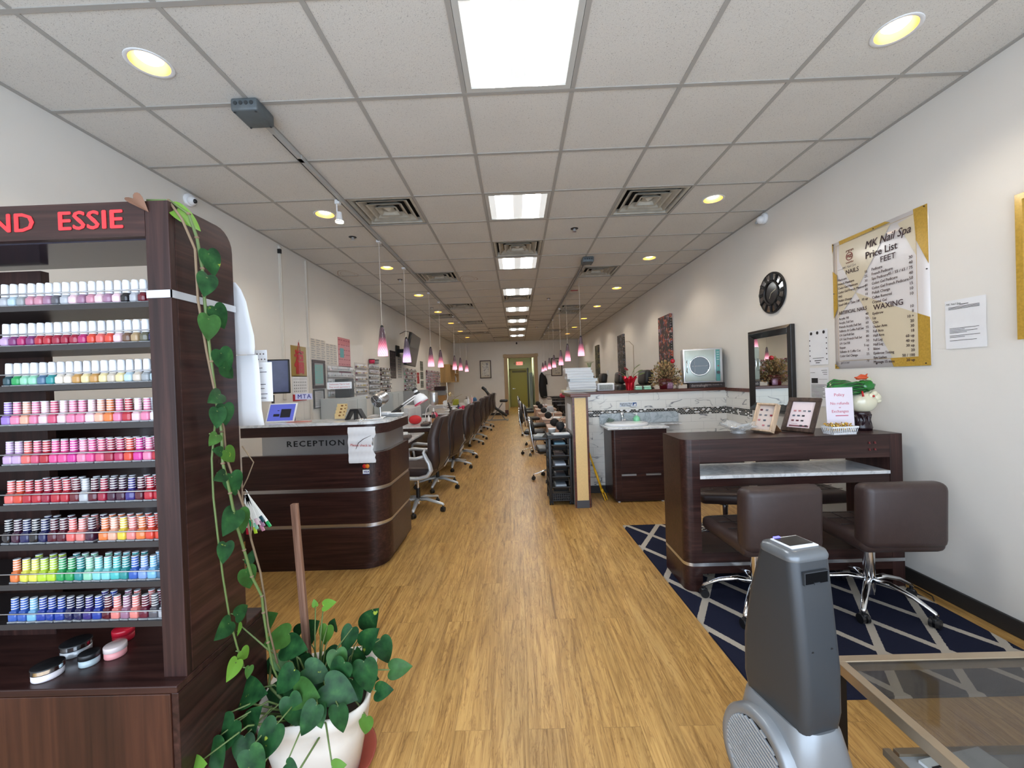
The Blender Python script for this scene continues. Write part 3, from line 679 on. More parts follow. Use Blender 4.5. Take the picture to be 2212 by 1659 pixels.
ROWS = [
 ('round', 'silver,pale blue,grey,dusty pink,dusty pink,mauve,smoke,silver,pale pink,mauve,dusty pink,pale pink,mauve,pale pink,black,silver,dark red,dark red,dark red'),
 ('round', 'lilac,purple,magenta,purple,red,red,crimson,crimson,crimson,magenta,orange red,coral,orange red,pale pink,brown,tan,olive,navy,black'),
 ('round', 'dark teal,green,mint,mint,steel blue,teal,cream,cream,amber,pale yellow,amber,pale yellow,beige,pale yellow,pale blue,beige,grey,pale blue,silver'),
 ('square', 'violet,pink,peach,pink,pale pink,rose,pale pink,pink,pink,pale pink,peach,orange,pink,red,pale pink,pink,white,lilac'),
 ('square', 'lilac,lilac,coral,rose,red,hot pink,hot pink,fuchsia,pink,hot pink,rose,crimson,raspberry,orange red,fuchsia,pink,red,red'),
 ('square', 'coral,orange red,red,red,crimson,red,red,dark red,silver,wine,crimson,plum,plum,indigo,wine,red,red,orange red'),
 ('square', 'black,plum,navy,black,navy,wine,wine,coral,salmon,plum,orange,peach,yellow,salmon,orange,orange red,orange red,orange'),
 ('square', 'orange,lemon,lemon,lime,lime,green,green,teal,mint,aqua,aqua,turquoise,teal,blue,periwinkle,sky blue,steel blue,dark teal'),
 ('square', 'blue,blue,sky blue,royal blue,royal blue,royal blue,navy,navy,indigo,royal blue,wine,salmon,mauve,salmon,maroon,smoke,silver,black')]
used = set(); rnd = random.Random(3)
def place_bottle(kind, col, x, y, z, lab, grp, rz):
    p = bottle_proto(kind, col)
    o = p if (kind, col) not in used else dup(p)
    used.add((kind, col)); o.location = (x, y, z); o.rotation_euler = (0, 0, rz); o['label'] = lab; o['group'] = grp
for k, (kind, cols) in enumerate(ROWS):
    cols = cols.split(','); n = len(cols)
    step = .0255 if kind == 'round' else .0275
    x = -1.022-.012
    cnt = 0
    for q, c in enumerate(reversed(cols)):
        cnt += 1
        if k == 6 and q == 8: x -= .012
        lab = '%s polish bottle, %s from right, front of the %s shelf from top' % (c, ORD[cnt], ORD[k+1])
        cap = kind
        place_bottle(kind, c, x, 1.176, SH[k], lab, 'nail polish bottles on the display rack shelves', rnd.uniform(-.15, .15))
        x -= step+rnd.uniform(-.0008, .0012)
    # some of the second row
    x = -1.045; cnt = 0
    bc = cols[:]; rnd.shuffle(bc)
    for q in range(13 if k < 8 else 7):
        x -= step*rnd.choice((1.0, 1.0, 1.0, 1.6))
        if x < -1.56: break
        c = cols[max(0, min(n-1, n-1-int((-1.034-x)/step)+rnd.choice((-1, 0, 1))))]
        cnt += 1
        lab = '%s polish bottle, %s from right, back of the %s shelf from top' % (c, ORD[cnt], ORD[k+1])
        place_bottle(kind, c, x, 1.176+.03, SH[k], lab, 'nail polish bottles on the display rack shelves', rnd.uniform(-.2, .2))
# ---- gel jars on the rack base
m_jar = M('jar_clear', rgb(224, 222, 224), .1, alpha=.9)
def jar(x, y, r, h, body, lid, lab, z=RZ+.0005, band=None):
    t = thing('powder_jar', lab, 'jar', (x, y, z))
    b = B(); b.lathe([(0, 0), (r*.96, 0), (r, .003), (r, h*.55), (0, h*.55)], n=28); b.obj('jar_body', body, t)
    b = B(); b.lathe([(r*1.0, h*.55), (r*1.05, h*.57), (r*1.05, h*.96), (r, h), (0, h)], n=28); b.obj('lid', lid, t)
    if band: b = B(); b.lathe([(r*1.06, h*.62), (r*1.06, h*.9)], n=28); b.obj('lid_band', band, t)
m_powd = M('white_powder', rgb(226, 218, 222), .4); m_pinkp = M('pink_powder', rgb(224, 150, 150), .4)
jar(-1.408, 1.165, .034, .036, m_powd, m_black, 'large jar with a black lid and silver band on the rack base', band=m_chrome)
jar(-1.437, 1.268, .036, .038, m_silver, m_black, 'dark lidded jar behind the large white one on the rack base', band=m_chrome)
jar(-1.338, 1.215, .024, .036, M('grey_gel', rgb(170, 186, 190), .2), m_black, 'small jar with a black lid next to the pink jar')
jar(-1.292, 1.25, .027, .036, m_pinkp, M('clear_lid', rgb(214, 196, 192), .15), 'pink powder jar with a clear lid on the rack base')
jar(-1.345, 1.33, .028, .04, M('red_jar', rgb(160, 20, 40), .3), M('red_lid', rgb(190, 30, 50), .25), 'red jar at the back of the rack base')

# ---- papers taped to the rear edge of the rack
def sheet(name, lab, pts, y, mat=m_paper, parts=None, curl=.010, cat='paper', dirx=0.):
    """pts: outline polygon in XZ (fan of rows) given as rows [(xl,xr,z)]"""
    b = B(); rows = []
    nx = 8
    for (xl, xr, z) in pts:
        rows.append([(xl+(xr-xl)*i/nx, y+curl*math.sin(i/nx*2.2)+.004*math.sin(z*40), z) for i in range(nx+1)])
    v = [p for r_ in rows for p in r_]; w = nx+1
    f = [(j*w+i, j*w+i+1, (j+1)*w+i+1, (j+1)*w+i) for j in range(len(rows)-1) for i in range(nx)]
    b._add(v, f, 0, True)
    o = b.obj(name, mat)
    md = o.modifiers.new('thick', 'SOLIDIFY'); md.thickness = .0004
    return tag(o, lab, cat)
sheet('hanging_paper', 'large curled white paper hanging behind the display rack, upper sheet', [(-1.1, -.985, 1.81), (-1.1, -.968, 1.785), (-1.1, -.950, 1.74), (-1.1, -.936, 1.68), (-1.1, -.928, 1.62), (-1.1, -.925, 1.58), (-1.1, -.925, 1.553)], 1.415)
sheet('hanging_paper', 'plain white paper hanging behind the display rack, lower sheet', [(-1.1, -.918, 1.551), (-1.1, -.915, 1.49), (-1.1, -.914, 1.42), (-1.1, -.911, 1.36), (-1.1, -.908, 1.30)], 1.425, curl=.006)
t = thing('notice_sheet', 'printed price notice sheet with bold lines beside the monitor', 'paper', (-1.005, 1.47, 1.445))
b = B(); b.rbox(-.04, 0, -.062, .11, .0008, .082, .0003, 1); b.obj('sheet', m_paper, t)
b = B()
for q, (z, w) in enumerate(((.06, .05), (.045, .065), (.005, .0), (-.0, .06), (-.015, .055), (-.035, .065), (-.05, .06))):
    if w: b.box(.025, -.0006, z, .025+w, -.0001, z+.0022)
b.box(.025, -.0006, .012, .031, -.0001, .04); b.obj('print', m_ink, t)
t = thing('dotted_card', 'narrow card with a dotted pattern above the notice sheet', 'card', (-.985, 1.5, 1.53))
B().box(-.02, 0, -.02, .055, .0008, .045).obj('card', m_paper, t)
b = B()
for q in range(9): b.cyl((.018+.012*(q % 3)+.004*(q//3 % 2), -.0008, -.01+.02*(q//3)), (.018+.012*(q % 3)+.004*(q//3 % 2), .0, -.01+.02*(q//3)), .003, n=8)
b.obj('dot', M('dot_grey', rgb(110, 100, 100), .7), t)
# nail swatch fan hung on the rack edge
t = thing('nail_swatch_fan', 'fan of white nail sample sticks with coloured tips hanging on the rack', 'nail samples', (-.972, 1.42, 1.058))
cs = ['dark teal', 'black', 'teal', 'red', 'wine', 'green', 'lime', 'mint', 'pale pink', 'dusty pink', 'mauve', 'dark teal', 'green']
for q, c in enumerate(cs):
    a = R(-12+q*3.9); ln = .125-.014*(q % 3); T = Ry(-a)
    b = B(); b.rbox(-.0055, -.001-.001*(q % 3), -ln, .0055, .0005-.001*(q % 3), 0, .002, 1, 0, T=T); b.rbox(-.0062, -.003-.001*(q % 3), -ln-.018, .0062, .0-.001*(q % 3), -ln+.006, .003, 2, 1, T=T)
    b.obj('sample_stick', [M('stick_white', rgb(232, 228, 218), .4), mcol(c)], t)
B().cyl((0, -.006, -.008), (0, .006, -.008), .003).tube([(0, 0, -.006), (.0, .002, .01), (-.006, .0, .018)], .0012).obj('ring', m_chrome, t)

b = B(); b.rbox(-2.56, 1.53, .06, -1.36, 1.78, 1.39, .10, 5)
t = thing('storage_chest', 'dark rounded storage chest behind the display rack, seen between its shelves', 'cabinet', (0, 0, 0)); b.obj('body', m_dark, t)
B().box(-2.5, 1.56, 0, -1.42, 1.75, .06).obj('plinth', m_blackm, t); B().box(-1.905, 1.522, .12, -1.895, 1.531, 1.28).obj('trim_strip', m_alu, t)
# ------------------------------------------------------------------ potted pothos with its climbing vines
def mat_leaf():
    m, N, L, P = newmat('pothos_leaf')
    tc = N.new('ShaderNodeTexCoord')
    at = N.new('ShaderNodeAttribute'); at.attribute_name = 'tint'
    n1 = tex(N, L, 'ShaderNodeTexNoise', tc.outputs['Object'], Scale=26, Detail=3)
    r = ramp(N, [(.3, rgb(20, 52, 28)), (.6, rgb(38, 82, 42)), (.8, rgb(64, 108, 54))]); L.new(n1.outputs[0], r.inputs[0])
    n2 = tex(N, L, 'ShaderNodeTexNoise', tc.outputs['Object'], Scale=30, Detail=3)
    g = ramp(N, [(.70, (0,)*3), (.74, (1,)*3)]); L.new(n2.outputs[0], g.inputs[0])
    c = mix(N, L, math_(N, L, 'MULTIPLY', g.outputs[0], .8), r.outputs[0], rgb(176, 190, 70))
    c = mix(N, L, at.outputs['Fac'], c, rgb(120, 168, 60))
    L.new(c, P.inputs['Base Color']); P.inputs['Roughness'].default_value = .42; P.inputs['Specular IOR Level'].default_value = .22
    b = N.new('ShaderNodeBump'); b.inputs['Strength'].default_value = .4; b.inputs['Distance'].default_value = .003; L.new(n1.outputs[0], b.inputs['Height']); L.new(b.outputs[0], P.inputs['Normal'])
    return m
m_leaf = mat_leaf()
m_stem = M('vine_stem', rgb(98, 118, 66), .5); m_woody = M('woody_stem', rgb(128, 108, 84), .7)
LEAF = [(0, .5), (.14, .16), (.30, .02), (.44, .05), (.52, .22), (.50, .42), (.40, .65), (.22, .88), (0, 1.05)]
def add_leaf(b, base, d, nrm, size, tints, tint=0., mi=0, fold=.22, droop=.25):
    """heart leaf: base = where the stalk meets it, d = direction of its tip"""
    d = Vector(d).normalized(); nrm = Vector(nrm); nrm = (nrm-d*nrm.dot(d)).normalized(); s = d.cross(nrm)
    out = [(.0, .13), (.15, .0), (.33, .01), (.46, .16), (.50, .38), (.45, .64), (.32, .92), (.14, 1.17), (0, 1.32)]
    base = Vector(base); v, f = [], []
    ys = [.13, .16, .24, .36, .52, .72, .94, 1.15, 1.32]
    ring_ = out
    n = len(out)
    # spine vertices then right and left outlines, with an inner line for curvature
    for i in range(n):
        yy = ys[i]; z = -droop*(yy**2)*.42
        v.append(base+d*(yy*size)+nrm*(z*size))
    for sg in (1, -1):
        for fr in (.5, 1.0):
            for i in range(n):
                xo, yo = ring_[i]; y_ = ys[i]+(yo-ys[i])*fr; x_ = xo*fr
                z = fold*(x_*(1.0-.75*x_))-droop*(y_**2)*.42-(.1*x_*x_)
                v.append(base+d*(y_*size)+s*(sg*x_*size)+nrm*(z*size))
    for k, o0 in enumerate((n, 3*n)):
        for i in range(n-1):
            q1 = (i, i+1, o0+i+1, o0+i); q2 = (o0+i, o0+i+1, o0+n+i+1, o0+n+i)
            f += [q1 if k == 0 else q1[::-1], q2 if k == 0 else q2[::-1]]
    b._add(v, f, mi, True); tints += [tint]*len(v)
def set_tint(o, tints):
    a = o.data.attributes.new('tint', 'FLOAT', 'POINT')
    for i, t in enumerate(tints[:len(o.data.vertices)]): a.data[i].value = t
rp = random.Random(11)
PX, PY, PRZ = -.775, 1.50, .315
plant = thing('potted_pothos', 'leafy pothos in a white pot with vines climbing the display rack', 'potted plant', (0, 0, 0))
b = B(); T = Tr(PX, PY, 0) @ Rz(R(12))
def sqring(r, z, rc, n=10):
    out = []
    for cx, cy, a0 in ((1, 1, 0), (-1, 1, 90), (-1, -1, 180), (1, -1, 270)):
        for k in range(n):
            a = R(a0+90*k/(n-1)); out.append((cx*(r-rc)+rc*math.cos(a), cy*(r-rc)+rc*math.sin(a), z))
    return out
prof = [(.135, .02, .10), (.168, .20, .11), (.178, .26, .11), (.182, .265, .105), (.192, .318, .10), (.186, .32, .095), (.172, .30, .09), (.165, .27, .09)]
v, f = [], []
for r_, z_, rc in prof: v += sqring(r_, z_, rc)
n = 40
for j in range(len(prof)-1):
    for i in range(n): f.append((j*n+i, j*n+(i+1) % n, (j+1)*n+(i+1) % n, (j+1)*n+i))
f.append(tuple(range(n)))
b._add(v, f, 0, True, T); b.obj('pot', M('pot_white', rgb(226, 222, 214), .55, noise=.05, nscale=12), plant)
b = B(); b.lathe([(0, .0), (.155, 0), (.19, .035), (.183, .035), (.15, .012), (0, .012)], c=(PX, PY, .001), n=36); b.obj('saucer', M('terracotta', rgb(150, 70, 54), .6), plant)
b = B(); b._add(sqring(.17, .27, .09), [tuple(range(40))], 0, False, T); b.obj('soil', M('soil', rgb(46, 36, 28), .95, bump=.8, bscale=80), plant)
b = B(); b.box(-.012, -.009, 0, .012, .009, .72, 0)
b.obj('stake', wood('weathered_stake', rgb(150, 112, 92), rgb(96, 66, 50), rgb(190, 160, 140), 'z', .8, 1, 0), plant, loc=(-.862, 1.585, .255), rot=(R(1), R(-2.2), 0))
leaves, tints, stems = B(), [], B()
def px_leaf(x, y, z, ang, size, tint=0., tilt=None, face=None):
    """leaf with stalk rooted at the soil; ang = compass of the tip in the XZ view plane"""
    d = Vector((math.cos(R(ang)), rp.uniform(-.5, -.05), math.sin(R(ang))))
    nr = Vector((rp.uniform(-.25, .25), -1.0, .75)) if face is None else Vector(face)
    p = Vector((x, y, z)); d.normalize()
    add_leaf(leaves, p-d*size*.6, d, nr, size, tints, tint)
    root = Vector((PX+(x-PX)*.35+rp.uniform(-.03, .03), PY+(y-PY)*.3, .27))
    base = p-d*size*.45; mid = (root+base)/2+Vector((0, .0, .05))
    stems.tube([root, mid, base], [.0035, .003, .0022], 6)
# (x, y, z, tip angle, size, tint): the large leaves round the rim, back to front
LV = [(-.997, 1.36, .609, -110, .055, .7),
      (-.992, 1.52, .535, 45, .092, .15),
      (-1.045, 1.5, .527, 90, .045, 0),
      (-.918, 1.48, .505, 195, .082, .2),
      (-.849, 1.45, .489, 10, .088, 0),
      (-.864, 1.6, .456, 50, .093, 0),
      (-.789, 1.58, .454, -100, .06, .4),
      (-.769, 1.6, .474, 75, .048, 0),
      (-.687, 1.55, .454, -110, .074, 0),
      (-.632, 1.62, .47, 60, .098, 0),
      (-.6, 1.52, .464, 50, .084, 0),
      (-.553, 1.55, .407, -70, .078, 0),
      (-.474, 1.48, .38, 10, .066, .1),
      (-.572, 1.42, .403, -80, .092, 0),
      (-.516, 1.42, .344, 20, .059, 0),
      (-.672, 1.42, .453, -80, .07, .1),
      (-.657, 1.4, .427, -120, .083, 0),
      (-.902, 1.46, .431, -60, .059, .2),
      (-.754, 1.42, .415, -20, .079, 0),
      (-.833, 1.38, .421, -130, .08, 0),
      (-.756, 1.34, .401, 10, .091, .12),
      (-.648, 1.36, .393, -20, .099, 0),
      (-.781, 1.32, .366, -60, .077, 0),
      (-.707, 1.29, .362, -120, .075, 0),
      (-.688, 1.31, .352, -70, .053, 0),
      (-.625, 1.32, .335, -80, .07, 0),
      (-.949, 1.36, .394, 15, .095, 0),
      (-1.024, 1.25, .416, 82, .088, 0),
      (-.967, 1.26, .335, -125, .092, 0),
      (-.905, 1.3, .345, 60, .082, 0),
      (-.814, 1.24, .336, -120, .091, 0),
      (-.967, 1.22, .314, -60, .071, 0),
      (-.906, 1.26, .288, -80, .07, 0),
      (-.834, 1.2, .304, -60, .076, 0),
      (-.571, 1.4, .242, -100, .055, .35),
      (-.786, 1.6, .56, 20, .044, .7),
      (-.839, 1.6, .564, 100, .024, .6),
      (-.966, 1.15, .343, 30, .055, .6),
      (-.723, 1.2, .29, 0, .036, 0),
      (-.58, 1.2, .286, 20, .039, .5),
      (-.923, 1.45, .315, -150, .066, 0),
      (-.909, 1.6, .461, 50, .048, 0),
      (-.958, 1.5, .385, 80, .068, 0),
      (-.626, 1.5, .4, 100, .068, 0),
      (-.842, 1.5, .39, 60, .068, 0),
      (-.741, 1.45, .363, 200, .073, 0),
      (-.611, 1.42, .353, -60, .064, 0),
      (-.845, 1.42, .344, -90, .072, 0)]
for q in LV: px_leaf(*q[:4], q[4]*1.05, q[5])
for _ in range(14):
    px_leaf(PX+rp.uniform(-.13, .16), PY+rp.uniform(-.02, .12), rp.uniform(.30, .36), rp.uniform(0, 360), rp.uniform(.06, .08), 0)
# trailing runners over the rim
stems.tube([(-.80, 1.36, .29), (-.84, 1.28, .25), (-.90, 1.22, .16), (-.97, 1.16, .07), (-1.0, 1.13, .0)], .004, 7)
stems.tube([(-.70, 1.34, .26), (-.745, 1.24, .2), (-.745, 1.22, .1), (-.74, 1.22, .0)], .0035, 7)
stems.tube([(-.96, 1.5, .40), (-.92, 1.42, .37), (-.86, 1.40, .335), (-.82, 1.42, .29)], .0045, 7)
leaves_o = leaves.obj('foliage', m_leaf, plant); set_tint(leaves_o, tints); md = leaves_o.modifiers.new('s', 'SUBSURF'); md.levels = md.render_levels = 1
stems.obj('stems', m_stem, plant)
# vines up the side of the rack (hanging just off X = -.98)
vl, vt, vs_ = B(), [], B()
def VP(px, py, X=-.955):      # place a point of the vine by its height and depth on the rack side
    return Vector((X, py, px))
v1 = [(-1.05, 1.16, 1.985), (-.99, 1.165, 1.985), (-.955, 1.19, 1.955), (-.945, 1.205, 1.89), (-.94, 1.215, 1.80), (-.94, 1.218, 1.72), (-.94, 1.225, 1.62), (-.94, 1.235, 1.52), (-.94, 1.25, 1.40), (-.935, 1.26, 1.30), (-.935, 1.26, 1.20), (-.93, 1.28, 1.10), (-.93, 1.30, 1.0), (-.92, 1.32, .90), (-.915, 1.345, .80), (-.90, 1.37, .72), (-.90, 1.375, .66), (-.895, 1.385, .55), (-.89, 1.40, .45), (-.88, 1.42, .38), (-.86, 1.45, .29)]
vs_.tube(v1, [.0038]*3+[.0045]*14+[.0036]*4, 8, mi=0)
v2 = [(-.99, 1.16, 1.985), (-.955, 1.165, 1.93), (-.94, 1.19, 1.85), (-.945, 1.20, 1.70), (-.945, 1.225, 1.55), (-.94, 1.24, 1.45), (-.935, 1.27, 1.31), (-.935, 1.275, 1.22), (-.925, 1.30, 1.12), (-.92, 1.335, 1.02), (-.915, 1.35, .92), (-.905, 1.375, .80), (-.90, 1.385, .70), (-.895, 1.39, .60), (-.88, 1.41, .46)]
vs_.tube(v2, .0035, 7, mi=1)
v3 = [(-.94, 1.245, 1.35), (-.95, 1.235, 1.22), (-.95, 1.235, 1.1), (-.945, 1.24, .98), (-.945, 1.255, .84), (-.94, 1.27, .70), (-.935, 1.29, .60), (-.93, 1.31, .52)]
vs_.tube(v3, .003, 6, mi=0)
vs_.tube([(-1.32, 1.2, 1.967), (-1.28, 1.2, 1.99), (-1.2, 1.2, 1.985), (-1.1, 1.18, 1.972)], .004, 6, mi=0)
vs_.tube([(-.93, 1.345, 1.24), (-.91, 1.37, 1.18), (-.92, 1.35, 1.13), (-.925, 1.33, 1.10)], .002, 6, mi=1)
vs_.tube([(-.92, 1.33, 1.05), (-.91, 1.35, .98), (-.91, 1.34, .93)], .0018, 5, mi=1)
for z in [1.93-.085*k for k in range(17)]:
    i = min(range(len(v1)), key=lambda j: abs(v1[j][2]-z)); vs_.ell(v1[i], .0065, .0065, .005, mi=1, n=8, m=5)
VL = [(1.845, 1.225, -75, .075, 0), (1.77, 1.215, -110, .07, 0), (1.68, 1.245, -60, .075, 0), (1.645, 1.215, -100, .075, .1), (1.545, 1.26, -70, .08, 0), (1.50, 1.27, -40, .06, 0), (1.415, 1.245, 200, .06, 0),
      (1.375, 1.265, -90, .065, 0), (1.365, 1.235, -100, .06, 0), (1.29, 1.225, 215, .045, .2), (1.235, 1.265, -50, .06, .3), (1.24, 1.24, 160, .04, 0), (1.165, 1.25, 185, .05, 0), (1.15, 1.285, -80, .075, 0), (1.03, 1.29, 220, .085, 0), (1.02, 1.31, -80, .08, .1),
      (.945, 1.245, -110, .06, 0), (.82, 1.335, -80, .075, .1), (.85, 1.35, 60, .04, 0), (.70, 1.245, 190, .07, 0), (.705, 1.285, 5, .06, 0), (.56, 1.27, 210, .06, .7), (.575, 1.30, -60, .05, .6), (.50, 1.33, -120, .035, .2)]
for z, y, ang, s_, tn in VL:
    s_ *= .86
    a = R(ang); d = Vector((.12, math.cos(a), math.sin(a)))
    add_leaf(vl, Vector((-.925, y, z))-d*s_*.3, d, (1, -.55, .25), s_, vt, tn, fold=.18)
    vs_.tube([(-.94, y-.01, z+.01), (-.925, y, z)], .002, 5, mi=0)
add_leaf(vl, (-.99, 1.165, 1.972), (.5, .6, -.5), (1, -.5, .5), .07, vt, .9)
o = vl.obj('vine_leaves', m_leaf, plant); set_tint(o, vt); md = o.modifiers.new('s', 'SUBSURF'); md.levels = md.render_levels = 1
b = B(); vt2 = []; add_leaf(b, (-1.075, 1.14, 1.985), (.6, -.2, -.4), (.2, -1, .5), .04, vt2, fold=.9, droop=.8); b.obj('dry_leaf', M('dry_leaf', rgb(124, 88, 68), .7), plant)
vs_.obj('vine', [m_stem, m_woody], plant)

# ------------------------------------------------------------------ reception desk
def rounded(x0, y0, x1, y1, r, back, n=20, slant=0.):
    """plan of an open counter: straight front at y0 from x0, rounded front right corner, side back to y1"""
    p = [(x0, back), (x0, y0)]
    for k in range(n+1):
        a = R(-90+90*k/n); p.append((x1-r+r*math.cos(a)+slant*0, y0+r+r*math.sin(a)))
    p += [(x1+slant, y1)]
    return p
DL, DR, DF, DB = -2.15, -1.045, 3.10, 3.80
desk = thing('reception_desk', 'dark wood reception desk with silver stripes, rounded corner and marble top', 'reception desk', (0, 0, 0))
def shell(x0, y0, x1, y1, r, z0, z1, th=.05, mi=0):
    o_ = rounded(x0, y0, x1, y1, r, y0+.3)[1:]; i_ = rounded(x0, y0+th, x1-th, y1, max(r-th, .01), y0+.3)[1:]
    b = B(); poly = o_+i_[::-1]; b.prism(poly, z0, z1, mi)
    for fc in b.bm.faces:
        if abs(fc.normal.z) < .5: fc.smooth = False
    return b
def wide(b, **k): return b
RC = .17
for z0, z1 in ((.06, .333), (.362, .612), (.641, .905)): shell(DL, DF, DR, DB, RC, z0, z1, .04).obj('panel', m_dark, desk)
b = shell(DL+.01, DF+.008, DR-.006, DB-.01, RC, .333, .362, .03); o = b.obj('silver_stripe', m_alu, desk)
b = shell(DL+.01, DF+.008, DR-.006, DB-.01, RC, .612, .641, .03); b.obj('silver_stripe', m_alu, desk)
shell(DL+.02, DF+.02, DR-.04, DB-.02, RC, .0, .06, .03).obj('plinth', m_dark, desk)
shell(DL+.14, DF+.035, DR-.04, DB-.02, RC, .905, 1.055, .02).obj('silver_band', M('satin_silver', (.56, .58, .61), .3, .85), desk)
shell(DL, DF-.004, DR+.005, DB, RC, 1.053, 1.13, .05).obj('top_band', m_dark, desk)
b = B(); o_ = rounded(DL, DF-.01, DR+.012, DB, RC, DF+.34)
poly = o_+[(DR-.28, DB), (DR-.28, DF+.34)]; b.prism(poly, 1.13, 1.151); b.obj('counter_top', m_marb, desk, bevel=.003)
b = B(); b.box(DL, DF+.04, .72, DR-.05, DF+.62, .75, 0).box(DL+.02, DF+.04, .0, DL+.04, DF+.6, .72, 0); b.obj('work_surface', m_dark, desk)
b = B(); b.text('RECEPTION', .062, Tr(-1.588, DF+.0345, .988) @ FRONT, 0, bold=.0018, ext=.0012, spacing=1.25, sx=1.18); b.obj('lettering', m_black, desk)
# sticker pair
t = thing('card_sticker', 'pair of payment card stickers on the reception desk front', 'sticker', (-1.187, DF-.0006, .785))
T = Tr(0, 0, .022) @ FRONT
b = B()
for q, (x, mi_) in enumerate(((-.011, 0), (.011, 1))): b.lathe([(0, .0008+.0003*q), (.0165, .0008+.0003*q), (.0165, 0)], c=(x, 0, 0), n=24, mi=mi_, T=T)
b.obj('circle_logo', [M('card_red', rgb(220, 40, 40), .4), M('card_orange', rgb(242, 140, 40), .4)], t)
B().box(-.026, -.0006, -.04, .026, 0, -.006).obj('label_card', m_white, t); b = B(); b.text('VISA', .022, Tr(0, -.0012, -.022) @ FRONT, 0, bold=.0008, shear=.3); b.box(-.026, -.0009, -.04, .026, -.0003, -.036, 0); b.obj('lettering', M('card_blue', rgb(30, 50, 130), .4), t)
# torn check in sheet
b = B(); nx, nz = 12, 14; x0, x1, z0, z1 = -1.312, -1.105, .835, 1.112; v, f = [], []
for j in range(nz+1):
    for i in range(nx+1):
        x = x0+(x1-x0)*i/nx; z = z0+(z1-z0)*j/nz
        if i == nx: x += [0, .004, -.004, .002, -.008, -.02, -.012, -.03, -.028, -.02, -.004, .006, .008, .004, .006][j]
        v.append((x, DF-.012-.006*abs(math.sin(i*1.3+j*.6))-.004*math.sin(j*1.7), z))
for j in range(nz):
    for i in range(nx): f.append((j*(nx+1)+i, j*(nx+1)+i+1, (j+1)*(nx+1)+i+1, (j+1)*(nx+1)+i))
b._add(v, f, 0, True)
t = thing('check_in_sheet', 'crumpled torn white sheet reading Please check in on the reception desk', 'paper sign', (0, 0, 0))
b.obj('sheet', m_paper, t)
b = B(); b.text('Please check in', .026, Tr(-1.213, DF-.024, .972) @ FRONT @ Rz(R(-3)), 0, bold=.0002); b.obj('lettering', m_redink, t)
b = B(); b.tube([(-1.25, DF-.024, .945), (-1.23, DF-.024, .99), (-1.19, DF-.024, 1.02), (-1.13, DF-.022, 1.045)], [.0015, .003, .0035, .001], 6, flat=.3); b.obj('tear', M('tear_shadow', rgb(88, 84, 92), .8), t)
# ---- on the reception counter
CT = 1.151
t = thing('tablet', 'white framed tablet leaning on a stand at the left end of the reception counter', 'tablet', (-1.945, 3.27, CT+.001), R(4))
T = Rx(R(-28))
b = B(); b.rbox(-.115, -.004, 0, .115, .004, .172, .004, 2, 0, T=T); b.obj('case', m_white, t)
b = B(); b.box(-.102, -.0055, .012, .102, -.0042, .160, 0, T=T); b.obj('screen', M('tablet_screen', rgb(60, 66, 140), .25, emit=rgb(88, 98, 190), es=.55), t)
b = B(); b.box(-.005, -.0065, .04, .075, -.0057, .115, 0, T=T).box(-.06, -.0065, .05, -.012, -.0057, .072, 0, T=T).rbox(-.035, -.0065, .1, -.02, -.0057, .106, .0005, 1, 0, T=T); b.obj('menu', M('screen_dark', rgb(26, 26, 40), .3), t)
b = B(); b.rbox(-.05, .05, 0, .08, .11, .05, .01, 2, 0); b.obj('stand', m_black, t)
t = thing('monitor', 'black framed computer monitor behind the tablet at reception', 'monitor', (-2.22, 3.62, .751), R(14))
b = B(); b.rbox(-.16, -.012, .63, .16, .012, .94, .006, 2, 0); b.obj('bezel', m_black, t)
B().box(-.148, -.014, .644, .148, -.0125, .928).obj('screen', M('monitor_screen', rgb(44, 46, 72), .2, emit=rgb(52, 56, 88), es=.45, noise=.25, nscale=14), t)
b = B(); b.tube([(0, .02, .0), (.0, .02, .4), (.01, .015, .62)], .013, 8); b.lathe([(0, 0), (.11, 0), (.11, .01), (.02, .02), (0, .02)], n=24); b.obj('stand', m_black, t)
t = thing('name_sign', 'small white sign lettered MTA in blue beside the tablet', 'sign', (-1.815, 3.41, 1.352))
B().box(-.072, 0, -.025, .072, .003, .026).obj('board', M('lit_white', rgb(214, 214, 246), .4), t)
b = B(); b.text('MTA', .05, Tr(.005, -.001, .0) @ FRONT, 0, bold=.0012, spacing=1.25); b.obj('lettering', M('blue_letter', rgb(60, 60, 150), .5), t)
B().box(-.005, .0, -.195, .005, .004, -.025).box(-.03, -.02, -.2, .03, .03, -.195).obj('holder', m_glass, t)
t = thing('tape_dispenser', 'black triangular desk stand in the middle of the reception counter', 'desk stand', (-1.33, 3.3, CT+.001), R(-8))
b = B(); pr = [(-.085, 0), (-.035, .088), (.035, .088), (.085, 0), (.066, 0), (.026, .07), (-.026, .07), (-.066, 0)]
v = [(x, -.03, z) for x, z in pr]+[(x, .03, z) for x, z in pr]; n = 8
b._add(v, [(0, 1, 6, 7), (1, 2, 5, 6), (2, 3, 4, 5), (8, 15, 14, 9), (9, 14, 13, 10), (10, 13, 12, 11)]+[(i, (i+1) % n, n+(i+1) % n, n+i) for i in range(n)])
b.box(-.01, -.02, .0, .01, .02, .075); b.obj('frame', m_black, t, bevel=.003)
t = thing('card_holder', 'clear stand of cream business cards on the reception counter', 'card holder', (-1.475, 3.34, CT+.001), R(-6))
B().box(-.05, -.02, 0, .05, .05, .03).box(-.05, .045, 0, .05, .05, .11).obj('holder', m_glass, t)
